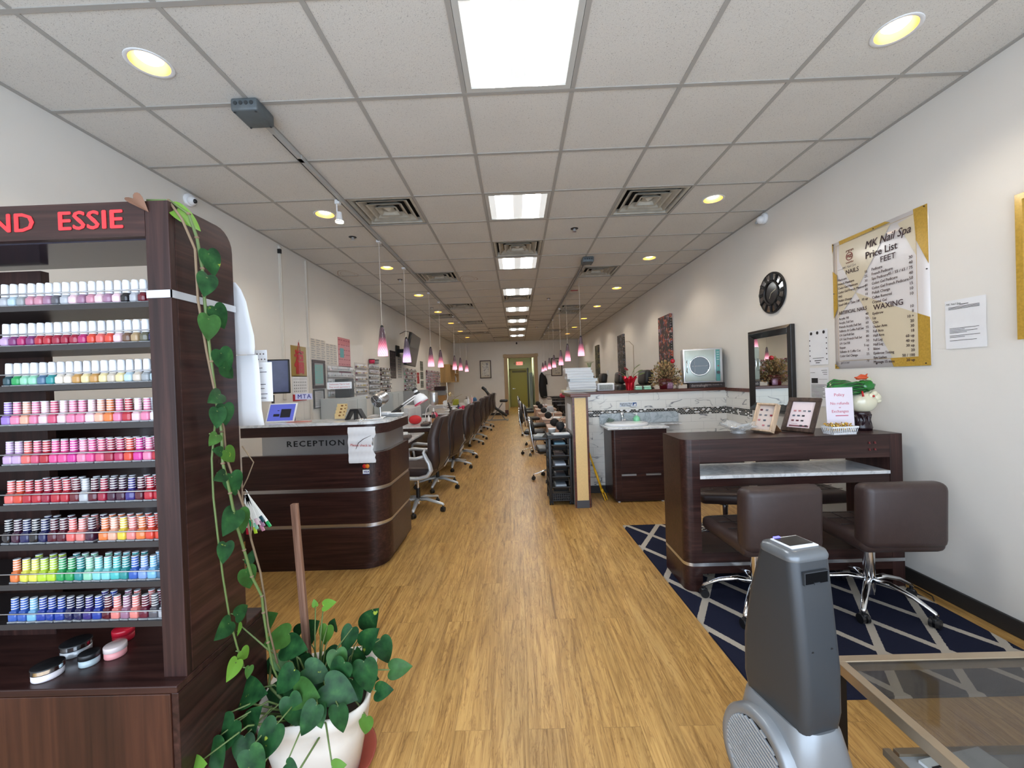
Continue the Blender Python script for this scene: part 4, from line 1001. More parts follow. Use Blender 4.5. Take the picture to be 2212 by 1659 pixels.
for k in range(4):
    b = B(); b.box(-.044, -.014+.015*k, .008+.026*k, .044, -.008+.015*k, .052+.026*k); o = b.obj('card', M('cream_card', rgb(224, 196, 140), .6), t)
    b = B(); b.ell((0, -.016+.015*k, .036+.026*k), .011, .001, .007, n=10, m=6).box(.028, -.0155+.015*k, .034+.026*k, .038, -.0145+.015*k, .044+.026*k); b.obj('logo', M('card_brown', rgb(130, 84, 40), .6), o)
t = thing('bell', 'small round silver bell dish beside the black desk stand', 'bell', (-1.26, 3.22, CT+.001)); B().lathe([(0, 0), (.036, 0), (.036, .004), (.026, .013), (.008, .018), (0, .018)], n=24).obj('dome', m_chrome, t)
def mini_fan(name, lab, loc, rz, up=R(0), post=.10, s=1.):
    t = thing(name, lab, 'lamp' if 'lamp' in name else 'fan', loc, rz)
    b = B(); b.lathe([(0, 0), (.045, 0), (.045, .006), (.012, .012), (0, .012)], n=24).cyl((0, 0, .01), (0, 0, post), .009); b.obj('stand', m_chrome, t)
    H = Tr(0, 0, post+.055) @ Rx(R(-90)+up) @ Tr(0, 0, -.045)
    b = B(); b.lathe([(.052*s, .0), (.055*s, .006), (.055*s, .05), (.05*s, .055), (.05*s, .09), (.046*s, .105), (0, .108)], n=30, T=H); b.obj('housing', m_alu, t)
    b = B()
    for r_ in (.048, .038, .028, .018):
        b.tube([(math.cos(a)*r_*s, math.sin(a)*r_*s, -.003) for a in [2*PI*k/24 for k in range(25)]], .0014, 5, T=H)
    for k in range(3):
        a = 2*PI*k/3; b.cyl((0, 0, -.004), (math.cos(a)*.052*s, math.sin(a)*.052*s, -.001), .002, n=6, T=H)
    b.obj('grille', m_chrome, t)
    B().lathe([(0, .004), (.05*s, .004)], n=24, T=H).obj('inner', m_blackm, t)
    return t
mini_fan('desk_fan', 'small silver drum desk fan on the right of the reception counter', (-1.17, 3.42, CT+.001), R(-24), R(22), .10, 1.1)
t = thing('phone_handset', 'white corded device lying at the right end of the reception counter', 'handset', (-1.12, 3.52, CT+.001), R(-6))
b = B(); b.rbox(-.085, -.035, .012, .0, .035, .042, .012, 3).rbox(-.03, -.022, .016, .125, .022, .032, .008, 3); b.obj('body', m_white, t)
B().rbox(-.08, -.03, 0, .12, .03, .014, .004, 2).obj('base', m_grey, t)
for k, (x, y, w, h, rz, c, l) in enumerate([(-1.17, 3.26, .15, .09, 12, m_paper, 'white notepad on the reception counter near the fan'), (-1.235, 3.30, .1, .06, -15, M('kraft', rgb(176, 128, 84), .7), 'brown receipt pad beside the fan on the counter')]):
    tag(B().rbox(-w/2, -h/2, 0, w/2, h/2, .006, .0015, 1).obj('notepad', c, loc=(x, y, CT+.001), rot=(0, 0, R(rz))), l, 'notepad')
tag(B().cyl((0, 0, .005), (.12, .03, .005), .004, n=8).obj('pen', m_alu, loc=(-1.30, 3.215, CT+.001)), 'silver pen lying at the edge of the reception counter', 'pen')
tag(B().box(-.09, -.03, 0, .09, .03, .003).obj('paper_slip', M('red_slip', rgb(196, 120, 110), .7), loc=(-1.78, 3.26, CT+.001)), 'flat pinkish slip of paper lying right of the tablet', 'paper')
# acrylic guard and its label
t = thing('acrylic_guard', 'clear acrylic sneeze guard standing on the reception counter', 'screen', (-1.62, 3.40, CT+.001))
B().box(-.22, 0, 0, .33, .004, .62).obj('sheet', m_glass, t)
B().box(-.2, -.05, 0, -.17, .06, .012).box(.28, -.05, 0, .31, .06, .012).obj('foot', m_glass, t)
t = thing('tip_label', 'narrow white printed label about tips stuck on the acrylic guard', 'label', (-1.50, 3.397, 1.435))
B().box(-.105, -.001, -.028, .105, 0, .03).obj('label', m_paper, t)
b = B(); b.text('Technicians Tips in Cash', .0175, Tr(0, -.0018, .012) @ FRONT, 0).text('They would appreciate it', .0175, Tr(0, -.0018, -.012) @ FRONT, 0); b.obj('lettering', m_redink, t)
# ------------------------------------------------------------------ rug
def mat_rug():
    m, N, L, P = newmat('lattice_rug')
    tc = N.new('ShaderNodeTexCoord'); sp = N.new('ShaderNodeSeparateXYZ'); L.new(tc.outputs['Object'], sp.inputs[0])
    n = tex(N, L, 'ShaderNodeTexNoise', tc.outputs['Object'], Scale=160, Detail=2)
    jit = math_(N, L, 'MULTIPLY', math_(N, L, 'SUBTRACT', n.outputs[0], .5), .035)
    u = math_(N, L, 'DIVIDE', math_(N, L, 'SUBTRACT', sp.outputs[0], .99), .315); v = math_(N, L, 'DIVIDE', math_(N, L, 'SUBTRACT', sp.outputs[1], 2.301), .525)
    def line(a):
        fr = math_(N, L, 'FRACT', math_(N, L, 'ADD', a, 20.5))
        return math_(N, L, 'ABSOLUTE', math_(N, L, 'SUBTRACT', fr, .5))
    d = math_(N, L, 'MINIMUM', line(math_(N, L, 'ADD', u, v)), line(math_(N, L, 'SUBTRACT', u, v)))
    f = math_(N, L, 'LESS_THAN', math_(N, L, 'ADD', d, jit), .074)
    L.new(mix(N, L, f, rgb(33, 36, 54), rgb(178, 170, 158)), P.inputs['Base Color'])
    P.inputs['Roughness'].default_value = .95; P.inputs['Specular IOR Level'].default_value = .1
    n2 = tex(N, L, 'ShaderNodeTexNoise', tc.outputs['Object'], Scale=420, Detail=2)
    b = N.new('ShaderNodeBump'); b.inputs['Strength'].default_value = .6; b.inputs['Distance'].default_value = .004
    L.new(math_(N, L, 'ADD', n2.outputs[0], math_(N, L, 'MULTIPLY', f, .6)), b.inputs['Height']); L.new(b.outputs[0], P.inputs['Normal'])
    return m
b = B(); b._add([(.963, 3.868, .001), (1.02, 1.752, .001), (2.47, 1.752, .001), (2.46, 3.868, .001), (.966, 3.865, .010), (1.024, 1.757, .010), (2.466, 1.757, .010), (2.456, 3.864, .010)],
                [(0, 1, 2, 3), (4, 7, 6, 5), (0, 4, 5, 1), (1, 5, 6, 2), (2, 6, 7, 3), (3, 7, 4, 0)])
tag(b.obj('area_rug', mat_rug()), 'navy area rug with a cream diamond lattice under the nail drying desk', 'rug')

# ------------------------------------------------------------------ drying station desk
X0, X1, Y0, Y1, ZT = 1.062, 2.472, 2.64, 3.0, 1.003
t = thing('drying_station', 'dark wood four seat nail drying desk with a marble shelf and silver stripe', 'desk', (0, 0, 0))
def cornerplan(x0, x1, y0, y1, r, n=18):
    p = [(x0, y1)]
    for k in range(n+1):
        a = R(180+90*k/n); p.append((x0+r+r*math.cos(a), y0+r+r*math.sin(a)))
    return p+[(x1, y0), (x1, y1)]
FZ = .012
b = B(); b.prism(cornerplan(X0, X0+.106, Y0, Y1, .06), FZ, .176); o = b.obj('side_panel', m_dark, t)
b = B(); b.prism(cornerplan(X0, X0+.106, Y0, Y1, .06), .197, ZT-.002, 0); b.obj('side_panel', m_dark, t)
b = B(); b.prism(cornerplan(X0-.0, X0+.106, Y0-.0, Y1, .06), .176, .197, 0); b.box(X0+.106, Y0-.001, .176, X1, Y0+.03, .197, 0); b.obj('silver_stripe', m_alu, t)
b = B(); b.box(X1-.08, Y0, FZ, X1, Y1, .176).box(X1-.08, Y0, .197, X1, Y1, ZT-.002); b.obj('end_panel', m_darkv, t, bevel=.002)
B().box(X0+.106, Y0+.001, .852, X1-.08, Y1-.002, ZT-.003).obj('fascia', m_dark, t, bevel=.002)
b = B(); b.prism(cornerplan(X0, X1, Y0, Y1, .06), ZT-.002, ZT); b.obj('top', m_dark, t)
B().box(X0+.106, Y0+.004, .692, X1-.08, Y0+.05, .745).box(X0+.106, Y1-.05, .692, X1-.08, Y1-.004, .745).obj('rail', m_dark, t, bevel=.002)
B().box(X0+.106, Y0-.002, .745, X1-.08, Y1-.002, .766).obj('marble_shelf', m_marb, t, bevel=.002)
b = B(); b.box(X0+.106, Y0+.002, .197, X1-.08, Y1-.004, .262).box(X0+.106, Y0+.002, .126, X1-.08, Y0+.04, .176).box(X0+.106, Y1-.04, .126, X1-.08, Y1-.004, .197); b.obj('footrest', m_dark, t)
b = B(); b.box(1.56, 2.80, .767, 1.566, Y1-.02, .851); b.obj('divider', m_glass, t)
for q, (x, z) in enumerate(((2.262, .948), (2.297, .949), (2.262, .905), (2.297, .906))):
    b = B(); b.box(x-.007, Y0-.003, z-.008, x+.007, Y0+.001, z+.008).tube([(x-.003, Y0-.005, z+.006), (x-.003, Y0-.005, z-.003), (x+.005, Y0-.005, z-.005)], .0014, 5, mi=1)
    b.obj('red_button', [M('button_dark', rgb(70, 28, 30), .4), M('button_red', rgb(150, 40, 40), .4)], t)
tag(B().tube([(2.30, 2.93, .02), (2.38, 2.9, .016), (2.50, 2.75, .008), (2.53, 2.62, .008), (2.50, 2.5, .02), (2.46, 2.45, .02)], .0035, 6).tube([(2.5, 2.98, .02), (2.54, 2.85, .008), (2.52, 2.7, .008), (2.45, 2.62, .018)], .003, 6).obj('power_cord', m_black), 'thin black power cord on the floor by the right wall', 'cord')

# ------------------------------------------------------------------ swivel chairs at the drying desk
def caster(b, p, r=.026, mi=0):
    b.cyl((p[0]-.022, p[1], p[2]+r), (p[0]-.006, p[1], p[2]+r), r, n=16, mi=mi); b.cyl((p[0]+.006, p[1], p[2]+r), (p[0]+.022, p[1], p[2]+r), r, n=16, mi=mi)
    b.rbox(p[0]-.012, p[1]-.02, p[2]+r, p[0]+.012, p[1]+.02, p[2]+2.1*r, .006, 2, mi=mi); b.cyl((p[0], p[1], p[2]+1.8*r), (p[0], p[1], p[2]+2.9*r), .008, mi=mi)
def star(t, rad, hub_z, a0, mat, matc=m_black, th=.02, foot=.075, n=5, dark_tip=False):
    for k in range(n):
        a = a0+2*PI*k/n; c, s = math.cos(a), math.sin(a)
        pts = [(c*.02, s*.02, hub_z), (c*rad*.35, s*rad*.35, hub_z+.006), (c*rad*.7, s*rad*.7, hub_z-.02), (c*rad, s*rad, foot+.004), (c*(rad+.012), s*(rad+.012), foot-.01)]
        b = B(); b.tube(pts, [th*1.1, th, th*.85, th*.7, th*.55], 10, flat=.7); leg = b.obj('leg', mat, t)
        b = B(); caster(b, (0, 0, 0)); b.obj('caster', matc, leg, loc=(c*rad, s*rad, 0), rot=(0, 0, a+.6*k))
def salon_chair():
    t = thing('swivel_chair', 'x', 'chair')
    b = B(); b.rbox(-.225, -.30, .43, .225, -.19, .79, .045, 4, bulge=0)
    for v in b.bm.verts:
        v.co.y += .10*(.5-((v.co.x/.225)**2))*0+.05*(v.co.x/.225)**2*.6; v.co.y -= .10*(v.co.z-.6)*.25
    b.obj('backrest', m_leather, t)
    b = B(); b.rbox(-.225, -.255, .40, .225, .225, .50, .042, 4)
    for v in b.bm.verts:
        if v.co.z > .48: v.co.z -= .008*(abs(math.sin(v.co.x*14))+abs(math.sin(v.co.y*14)))
    b.obj('seat', m_leather, t)
    b = B()
    for x in (-.11, 0, .11): b.tube([(x, -.15+.06*k, .5+.001) for k in range(6)], .0025, 5)
    for y in (-.06, .05, .15): b.tube([(-.2+.08*k, y, .5+.001) for k in range(6)], .0025, 5)
    b.obj('stitching', M('seam_dark', rgb(30, 22, 22), .6), t)
    b = B(); b.cyl((0, 0, .20), (0, 0, .40), .019, mi=1).cyl((0, 0, .06), (0, 0, .33), .03, mi=0).cyl((0, 0, .33), (0, 0, .345), .034, mi=0).box(-.1, -.1, .39, .1, .1, .402, mi=1)
    b.obj('column', [m_chrome, m_black], t)
    star(t, .29, .145, R(-62), m_chrome)
    return t
c0 = salon_chair()
for k, (x, y, rz, lab) in enumerate([(2.095, 2.47, R(-2), 'brown leather low back swivel chair in front of the drying desk, beside the right wall'),
                                     (1.415, 2.47, R(3), 'brown leather low back swivel chair in front of the drying desk, behind the air purifier'),
                                     (1.66, 3.33, R(168), 'brown tufted swivel chair behind the drying desk on its left side'),
                                     (2.27, 3.28, R(184), 'brown tufted swivel chair behind the drying desk near the right wall')]):
    o = c0 if k == 0 else dup(c0)
    o.location = (x, y, .0105); o.rotation_euler = (0, 0, rz); o['label'] = lab; o['group'] = 'brown swivel chairs around the drying desk'
    if k > 1:
        for ch in o.children:
            if ch.name.startswith(('backrest',)): ch.scale = (1, 1, 1)

# ------------------------------------------------------------------ air purifier
m_dg = M('graphite_plastic', rgb(62, 65, 69), .4, .25); m_lg = M('light_grey_plastic', rgb(142, 146, 150), .36, .35)
t = thing('air_purifier', 'tall grey tower air purifier with a silver base and round side grille', 'air purifier', (.842, 1.262, 0), R(13))
def loft(b, secs, r, n=6, mi=0, cap=(1, 1)):
    """secs: (cx, cy, w, d, z) rounded rectangles stacked"""
    v, f = [], []; m = 4*n
    for cx, cy, w, d, z in secs:
        rr = min(r, w/2*.98, d/2*.98)
        for sx, sy, a0 in ((1, 1, 0), (-1, 1, 90), (-1, -1, 180), (1, -1, 270)):
            for k in range(n):
                a = R(a0+90*k/(n-1)); v.append((cx+sx*(w/2-rr)+rr*math.cos(a), cy+sy*(d/2-rr)+rr*math.sin(a), z))
    for j in range(len(secs)-1):
        for i in range(m): f.append((j*m+i, j*m+(i+1) % m, (j+1)*m+(i+1) % m, (j+1)*m+i))
    b._add(v, f, mi, True)
    if cap[0]: b._add(v[:m], [tuple(range(m-1, -1, -1))], mi)
    if cap[1]: b._add(v[-m:], [tuple(range(m))], mi)
    return b
b = B(); loft(b, [(.0, .03, .125, .205, .345), (.0, .03, .138, .225, .37), (.0, .03, .146, .24, .42), (0, .028, .148, .235, .55), (0, .02, .146, .19, .72), (0, .005, .144, .135, .86), (0, .003, .144, .128, .868)], .028, mi=0); b.obj('tower', m_dg, t)
b = B(); loft(b, [(0, .003, .148, .132, .866), (0, .003, .150, .134, .876), (0, .003, .142, .124, .888), (0, .003, .12, .10, .894)], .03, mi=0); b.obj('top_cap', M('steel_grey_plastic', rgb(112, 116, 120), .3, .4), t)
b = B(); b.rbox(-.045, -.035, .893, .055, .045, .899, .003, 2, 0); b.obj('control_panel', m_white, t)
b = B(); b.rbox(-.038, -.022, .898, .048, .036, .901, .002, 2, 0); b.obj('display', m_black, t)
B().rbox(-.035, .036, .899, -.012, .044, .904, .002, 2).obj('indicator', M('blue_led', rgb(60, 60, 220), .4, emit=(.15, .15, 1), es=2.), t)
b = B(); yb = -.066
b.box(-.043, -.0735, .806, .038, -.05, .838, 0); b.obj('slot', M('slot_shade', rgb(8, 8, 10), .9, spec=.1), t)  # solid block, near-black colour stands in for the shade inside the slot
b = B(); b.box(-.045, -.0745, .803, .041, -.066, .806).box(-.045, -.0745, .838, .041, -.066, .841).box(-.045, -.0745, .806, -.042, -.066, .838).box(.038, -.0745, .806, .041, -.066, .838).box(-.012, -.076, .803, .008, -.07, .809)
b.obj('slot_frame', m_dg, t)
for x in (-.034, .034): B().cyl((x, -.0845, .612), (x, -.078, .614), .0042, n=10).obj('screw_hole', m_blackm, t)
b = B(); loft(b, [(.006, .02, .27, .34, .0), (.006, .02, .275, .345, .03), (.004, .025, .235, .31, .16), (.002, .03, .19, .27, .30), (0, .03, .165, .255, .36), (0, .03, .15, .24, .375)], .06, n=8); b.obj('base', m_lg, t)
# round grille on the left face
gm = Tr(-.126, .045, .215) @ Ry(R(-84)) @ Rx(0)
b = B(); b.lathe([(.100, -.004), (.104, .006), (.126, .006), (.132, -.002), (.134, -.06)], n=40, T=gm, sx=1.06, sy=1.04); b.obj('grille_ring', m_lg, t)
b = B()
for k in range(-9, 10):
    y = k*.0115; w = math.sqrt(max(0, .104**2-y**2))*1.03
    b.box(-w, y-.002, .0, w, y+.002, .008, T=gm @ Rz(R(72)))
b.lathe([(0, -.003), (.104, -.003)], n=30, T=gm, sx=1.05, sy=1.03, mi=1); b.obj('grille', [m_silver, m_blackm], t)
B().rbox(-.165, -.10, 0, -.12, .06, .14, .015, 2).obj('side_foot', m_dg, t)

# ------------------------------------------------------------------ glass coffee table
m_champ = M('champagne_metal', rgb(176, 160, 138), .3, .75, noise=.06, nscale=9)
m_tglass = M('tinted_glass', rgb(52, 50, 48), .04, alpha=.42, spec=.9, coat=.3)
TX0, TX1, TY0, TY1, TZ = 1.035, 2.2, .40, 1.385, .455
t = thing('glass_coffee_table', 'low metal framed coffee table with a tinted glass top and lower shelf', 'coffee table', (0, 0, 0))
b = B()
for (x0, y0, x1, y1) in ((TX0, TY1-.03, TX1, TY1), (TX0, TY0, TX1, TY0+.03), (TX0, TY0+.03, TX0+.03, TY1-.03), (TX1-.03, TY0+.03, TX1, TY1-.03)): b.box(x0, y0, TZ-.035, x1, y1, TZ)
b.obj('top_frame', m_champ, t, bevel=.002)
B().box(TX0+.03, TY0+.03, TZ-.012, TX1-.03, TY1-.03, TZ-.004).obj('glass_top', m_tglass, t)
for x, y in ((TX0, TY0), (TX0, TY1-.03), (TX1-.03, TY0), (TX1-.03, TY1-.03)): B().box(x, y, 0, x+.03, y+.03, TZ-.035).obj('leg', M('dark_bronze', rgb(44, 38, 34), .3, .6), t)
b = B(); z = .295; ly = 1.19
for (x0, y0, x1, y1) in ((TX0+.03, ly-.02, TX1-.03, ly), (TX0+.03, TY0, TX1-.03, TY0+.02), (TX0, TY0+.03, TX0+.02, ly), (TX1-.02, TY0+.03, TX1, ly)): b.box(x0, y0, z, x1, y1, z+.02)
b.obj('shelf_frame', m_champ, t)
B().box(TX0+.02, TY0+.02, z+.004, TX1-.03, ly-.02, z+.012).obj('glass_shelf', M('frosted_shelf', rgb(190, 196, 198), .15, alpha=.75), t)
t = thing('magazine', 'magazine with a yellow strip on the lower shelf of the coffee table', 'magazine', (1.10, 1.15, .308), R(10))
B().box(0, -.28, 0, .21, 0, .008).obj('pages', m_paper, t); B().box(.0, -.28, .008, .21, 0, .0088).obj('cover', M('cover_white', rgb(210, 214, 210), .3), t)
B().box(.05, -.27, .0088, .075, -.01, .0094).obj('yellow_strip', M('yellow_strip', rgb(214, 176, 40), .4), t)
b = B()
for q in range(7): b.box(.01, -.03-.03*q, .0088, .04, -.024-.03*q, .0094)
b.obj('print', m_ink, t)

# ------------------------------------------------------------------ on top of the drying desk
DT = ZT+.0005
t = thing('glass_bowl', 'clear crystal bowl with a wavy rim at the left of the drying desk top', 'bowl', (1.545, 2.87, DT))
b = B(); n = 40; v, f = [], []
pr = [(.045, 0), (.05, .006), (.038, .012), (.06, .028), (.095, .05), (.118, .066), (.114, .068), (.09, .053), (.055, .033), (.03, .018), (0, .014)]
for j, (r_, z_) in enumerate(pr):
    for k in range(n):
        a = 2*PI*k/n; q = max(0, (r_-.05)/.07) if j > 2 else 0
        v.append((math.cos(a)*r_*(1+.10*q*math.cos(8*a)), math.sin(a)*r_*(1+.1*q*math.cos(8*a)), z_+.014*q*math.cos(4*a)))
for j in range(len(pr)-1):
    for k in range(n): f.append((j*n+k, j*n+(k+1) % n, (j+1)*n+(k+1) % n, (j+1)*n+k))
b._add(v, f, 0, True)
mg = M('crystal', rgb(214, 216, 216), .06, alpha=.38, spec=1.0, coat=.6)
b.obj('bowl', mg, t)
b = B(); rr = random.Random(5)
for _ in range(14):
    a = rr.uniform(0, 6.28); r_ = rr.uniform(0, .05); b.ell((math.cos(a)*r_, math.sin(a)*r_, .03+rr.uniform(0, .015)), .014, .009, .007, mi=rr.choice((0, 1)), n=8, m=5)
tag(b.obj('wrapped_sweets', [M('silver_foil', (.7, .7, .72), .25, .8), M('dull_foil', rgb(150, 140, 120), .3, .5)], t), kind='stuff')
def frame_(name, lab, loc, rz, w, h, fr, dep, matf, matc, tilt, fill, strut=(0, 0)):
    t = thing(name, lab, 'picture frame', loc, rz); T = Rx(-tilt)
    b = B()
    for (x0, z0, x1, z1) in ((-w/2, 0, w/2, fr), (-w/2, h-fr, w/2, h), (-w/2, fr, -w/2+fr, h-fr), (w/2-fr, fr, w/2, h-fr)): b.box(x0, -dep, z0, x1, 0, z1, T=T)
    b.obj('frame', matf, t, bevel=.003)
    B().box(-w/2+fr, -dep*.35, fr, w/2-fr, -dep*.2, h-fr, T=T).obj('card', matc, t)
    fill(t, T)
    hy, hz = .56*h*math.sin(tilt)+.003, .56*h*math.cos(tilt); fy = hy+.085
    v = [(-.018, hy, hz), (.018, hy, hz), (.034, fy, 0), (-.034, fy, 0), (-.018, hy+.003, hz), (.018, hy+.003, hz), (.034, fy+.003, 0), (-.034, fy+.003, 0)]
    b = B(); b._add(v, [(0, 1, 2, 3), (4, 7, 6, 5), (0, 4, 5, 1), (2, 6, 7, 3), (1, 5, 6, 2), (0, 3, 7, 4)]); b.obj('easel_back', M('kraft_board', rgb(160, 116, 80), .7), t)
    return t
def swatches(t, T, dx, w, h, y, rows, cols, ps, sz):
    k = 0
    for r_ in range(rows):
        for c_ in range(cols):
            col = ps[k % len(ps)]; k += 1
            if not col: continue
            x = -w/2+w*(c_+.5)/cols; z = h*(rows-r_-.5)/rows+.03
            b = B(); b.rbox(x-sz, y-.004, z-sz*.7, x+sz, y, z+sz*.7, .003, 2, T=T @ Tr(dx, 0, 0)); b.obj('nail_sample', M('swatch_'+col, rgb(*{'red': (150, 40, 54), 'wine': (90, 20, 36), 'black': (34, 32, 40), 'grey': (120, 118, 124), 'pink': (190, 120, 124), 'slate': (76, 86, 100)}[col]), .3), t)
t1 = frame_('picture_frame', 'light wood shadow box frame of nail samples leaning beside the glass bowl', (1.715, 2.85, DT), R(-68), .15, .205, .012, .045, wood('pale_oak', rgb(204, 176, 148), rgb(180, 150, 120), rgb(220, 196, 170), 'z', .5, 1, 0), M('cream_mat', rgb(214, 200, 192), .6), R(22),
       lambda t, T: swatches(t, T, -.005, .12, .15, -.017, 4, 3, ['wine', 'grey', '', 'grey', 'grey', 'red', 'pink', 'slate', '', '', 'pink', 'grey'], .009))
t2 = frame_('picture_frame', 'dark wooden picture frame of nail samples leaning on the drying desk', (1.925, 2.82, DT), R(-60), .205, .262, .03, .018, wood('dark_frame', rgb(66, 50, 42), rgb(44, 32, 28), rgb(90, 70, 60), 'z', .4, 1, 0), M('pale_pink_mat', rgb(222, 206, 208), .6), R(30),
       lambda t, T: swatches(t, T, 0, .12, .15, -.007, 4, 4, ['pink', 'pink', 'grey', 'slate', 'slate', 'slate', 'black', '', 'wine', 'wine', 'black', '', '', '', 'black', 'black'], .0085))
b = B(); b.box(-.06, -.0075, .04, .06, -.0065, .052, T=Rx(-R(30))).box(-.05, -.0075, .062, -.01, -.0065, .0635, T=Rx(-R(30))); b.obj('caption', M('caption', rgb(120, 70, 80), .6), t2)
t = thing('policy_sign', 'white acrylic sign reading Policy No refunds or Exchanges behind the white basket', 'sign', (2.19, 2.775, DT), R(-5))
T = Rx(-R(3))
B().box(-.09, -.002, .012, .09, .001, .305, T=T).box(-.09, -.03, 0, .09, .05, .01).obj('sheet_holder', m_glass, t)
B().box(-.086, -.0028, .016, .086, -.0022, .302, T=T).obj('sheet', M('lilac_paper', rgb(228, 218, 228), .5), t)
b = B()
for s_, z_, sz in (('Policy', .252, .028), ('No refunds', .194, .026), ('or', .167, .015), ('Exchanges', .140, .026)): b.text(s_, sz, T @ Tr(0, -.0034, z_) @ FRONT, 0, bold=.0003)
b.box(-.03, -.0036, .108, .05, -.003, .114, T=T); b.obj('lettering', M('rose_ink', rgb(196, 96, 116), .6), t)
# white basket of gold wrapped sweets
t = thing('plastic_basket', 'small white slotted plastic basket on the drying desk', 'basket', (2.125, 2.705, DT), R(4))
b = B(); w, d, h = .088, .045, .052
b.box(-w+.012, -d+.006, 0, w-.012, d-.006, .004)
def wall_(x0, y0, x1, y1, nn):
    for k in range(nn+1):
        f_ = k/nn; px_, py_ = x0+(x1-x0)*f_, y0+(y1-y0)*f_
        q = (px_*.88, py_*.88)
        b.tube([(q[0], q[1], .003), (px_, py_, h-.008)], .0028, 5)
wall_(-w, -d, w, -d, 13); wall_(-w, d, w, d, 13); wall_(-w, -d, -w, d, 6); wall_(w, -d, w, d, 6)
for (x0, y0, x1, y1) in ((-w-.003, -d-.003, w+.003, -d+.002), (-w-.003, d-.002, w+.003, d+.003), (-w-.003, -d, -w+.002, d), (w-.002, -d, w+.003, d)): b.box(x0, y0, h-.010, x1, y1, h)
for (x0, y0, x1, y1) in ((-w*.9, -d*.92, w*.9, -d*.86), (-w*.9, d*.86, w*.9, d*.92), (-w*.9, -d*.9, -w*.86, d*.9), (w*.86, -d*.9, w*.9, d*.9)): b.box(x0, y0, 0, x1, y1, .012)
b.obj('basket', m_white, t)
b = B(); rr = random.Random(8)
for _ in range(190):
    p = (rr.uniform(-.078, .07), rr.uniform(-.036, .036), .014+rr.uniform(0, .052)); e = .008
    vv = [(p[0]+rr.uniform(-e, e), p[1]+rr.uniform(-e, e), p[2]+rr.uniform(-e, e)) for _ in range(5)]
    b._add(vv, [(0, 1, 2), (0, 2, 3), (0, 3, 4), (1, 2, 4), (1, 3, 4)], 0)
o = b.obj('wrapped_sweets', M('gold_foil', (.85, .62, .18), .2, 1.)); o.location = (2.125, 2.705, DT+.004); tag(o, 'heap of gold foil wrapped sweets in the white basket', 'sweets', kind='stuff')
# jade cabbage and fish ornament
t = thing('jade_fish_ornament', 'large jade ornament of a cream fish with green leaves on a dark base', 'ornament', (2.39, 2.855, DT))
b = B(); b.ell((0, 0, .031), .062, .055, .03, n=24, m=10, fn=lambda p: 1+.1*math.sin(5*math.atan2(p.y, p.x))).lathe([(0, 0), (.062, 0), (.066, .02), (.052, .055), (.040, .085), (.050, .10), (.058, .118), (.05, .13), (0, .125)], n=24)
for k in range(9):
    a = 2*PI*k/9; b.tube([(math.cos(a)*.055, math.sin(a)*.05, .03), (math.cos(a+.3)*.048, math.sin(a+.3)*.045, .07), (math.cos(a)*.052, math.sin(a)*.05, .11)], .010, 7)
b.obj('carved_base', M('carved_rosewood', rgb(38, 22, 28), .22), t)
m_jc = M('cream_jade', rgb(222, 216, 190), .15, coat=.5, noise=.04, nscale=12)
b = B(); b.ell((.012, -.005, .195), .088, .07, .078, n=28, m=18); b.ell((.078, -.03, .225), .034, .034, .034, n=18, m=12); b.ell((.058, -.045, .252), .022, .018, .02, n=16, m=10); b.ell((.088, -.035, .2), .022, .024, .016, n=14, m=10); b.ell((.03, -.06, .235), .024, .014, .022, n=16, m=10)
b.obj('fish_body', m_jc, t)
b = B(); b.ell((.03, -.074, .236), .0085, .004, .0085, n=14, m=8); b.obj('eye', M('red_bead', rgb(170, 40, 36), .2), t)
m_jg = M('green_jade', rgb(22, 110, 40), .14, coat=.5, noise=.25, nscale=22); m_jd = M('dark_green_jade', rgb(16, 70, 36), .2, coat=.3)
b = B(); rr = random.Random(4)
for k in range(5):          # overlapping leaf blades sweeping to the left
    b.ell((-.085-.012*k, -.03+.018*k, .325-.012*k), .125-.006*k, .016, .042-.002*k, n=26, m=12, mi=1 if k % 2 else 0, T=Ry(R(-9+4*k)) @ Tr(0, 0, -.02+.012*k), fn=lambda p: 1+.07*math.sin(11*math.atan2(p.z*2, p.x))+.05*math.sin(9*p.x))
for k in range(8): b.tube([(.02, -.05, .315-.006*k), (-.06, -.052, .335-.012*k), (-.15, -.04, .325-.012*k)], [.004, .006, .001], 5, mi=k % 2)
b.ell((.02, -.02, .305), .06, .045, .042, n=20, m=12, fn=lambda p: 1+.08*math.sin(7*math.atan2(p.z, p.x)))
b.ell((-.15, .0, .20), .035, .010, .022, mi=1, n=18, m=8).ell((-.10, .01, .19), .05, .010, .016, mi=1, n=18, m=8)
b.obj('leaves', [m_jg, m_jd], t)
b = B(); b.ell((.0, -.015, .362), .045, .02, .014, n=16, m=8, fn=lambda p: 1+.15*math.sin(5*math.atan2(p.z, p.x))).tube([(-.03, -.015, .36), (.0, -.015, .376), (.03, -.015, .372), (.042, -.015, .39)], [.008, .012, .01, .002], 8); b.obj('crest', M('coral_jade', rgb(206, 84, 48), .25, noise=.15), t)
b = B(); b.ell((.062, 0, .345), .022, .012, .02, fn=lambda p: 1+.15*math.sin(6*math.atan2(p.z, p.x))); b.obj('leaf_tip', M('pale_jade', rgb(186, 196, 160), .3), t)
b = B(); b.tube([(-.035, -.06, .27), (-.04, -.07, .255), (-.038, -.072, .235)], .006, 7); b.obj('tassel', M('red_tassel', rgb(190, 30, 36), .5), t)
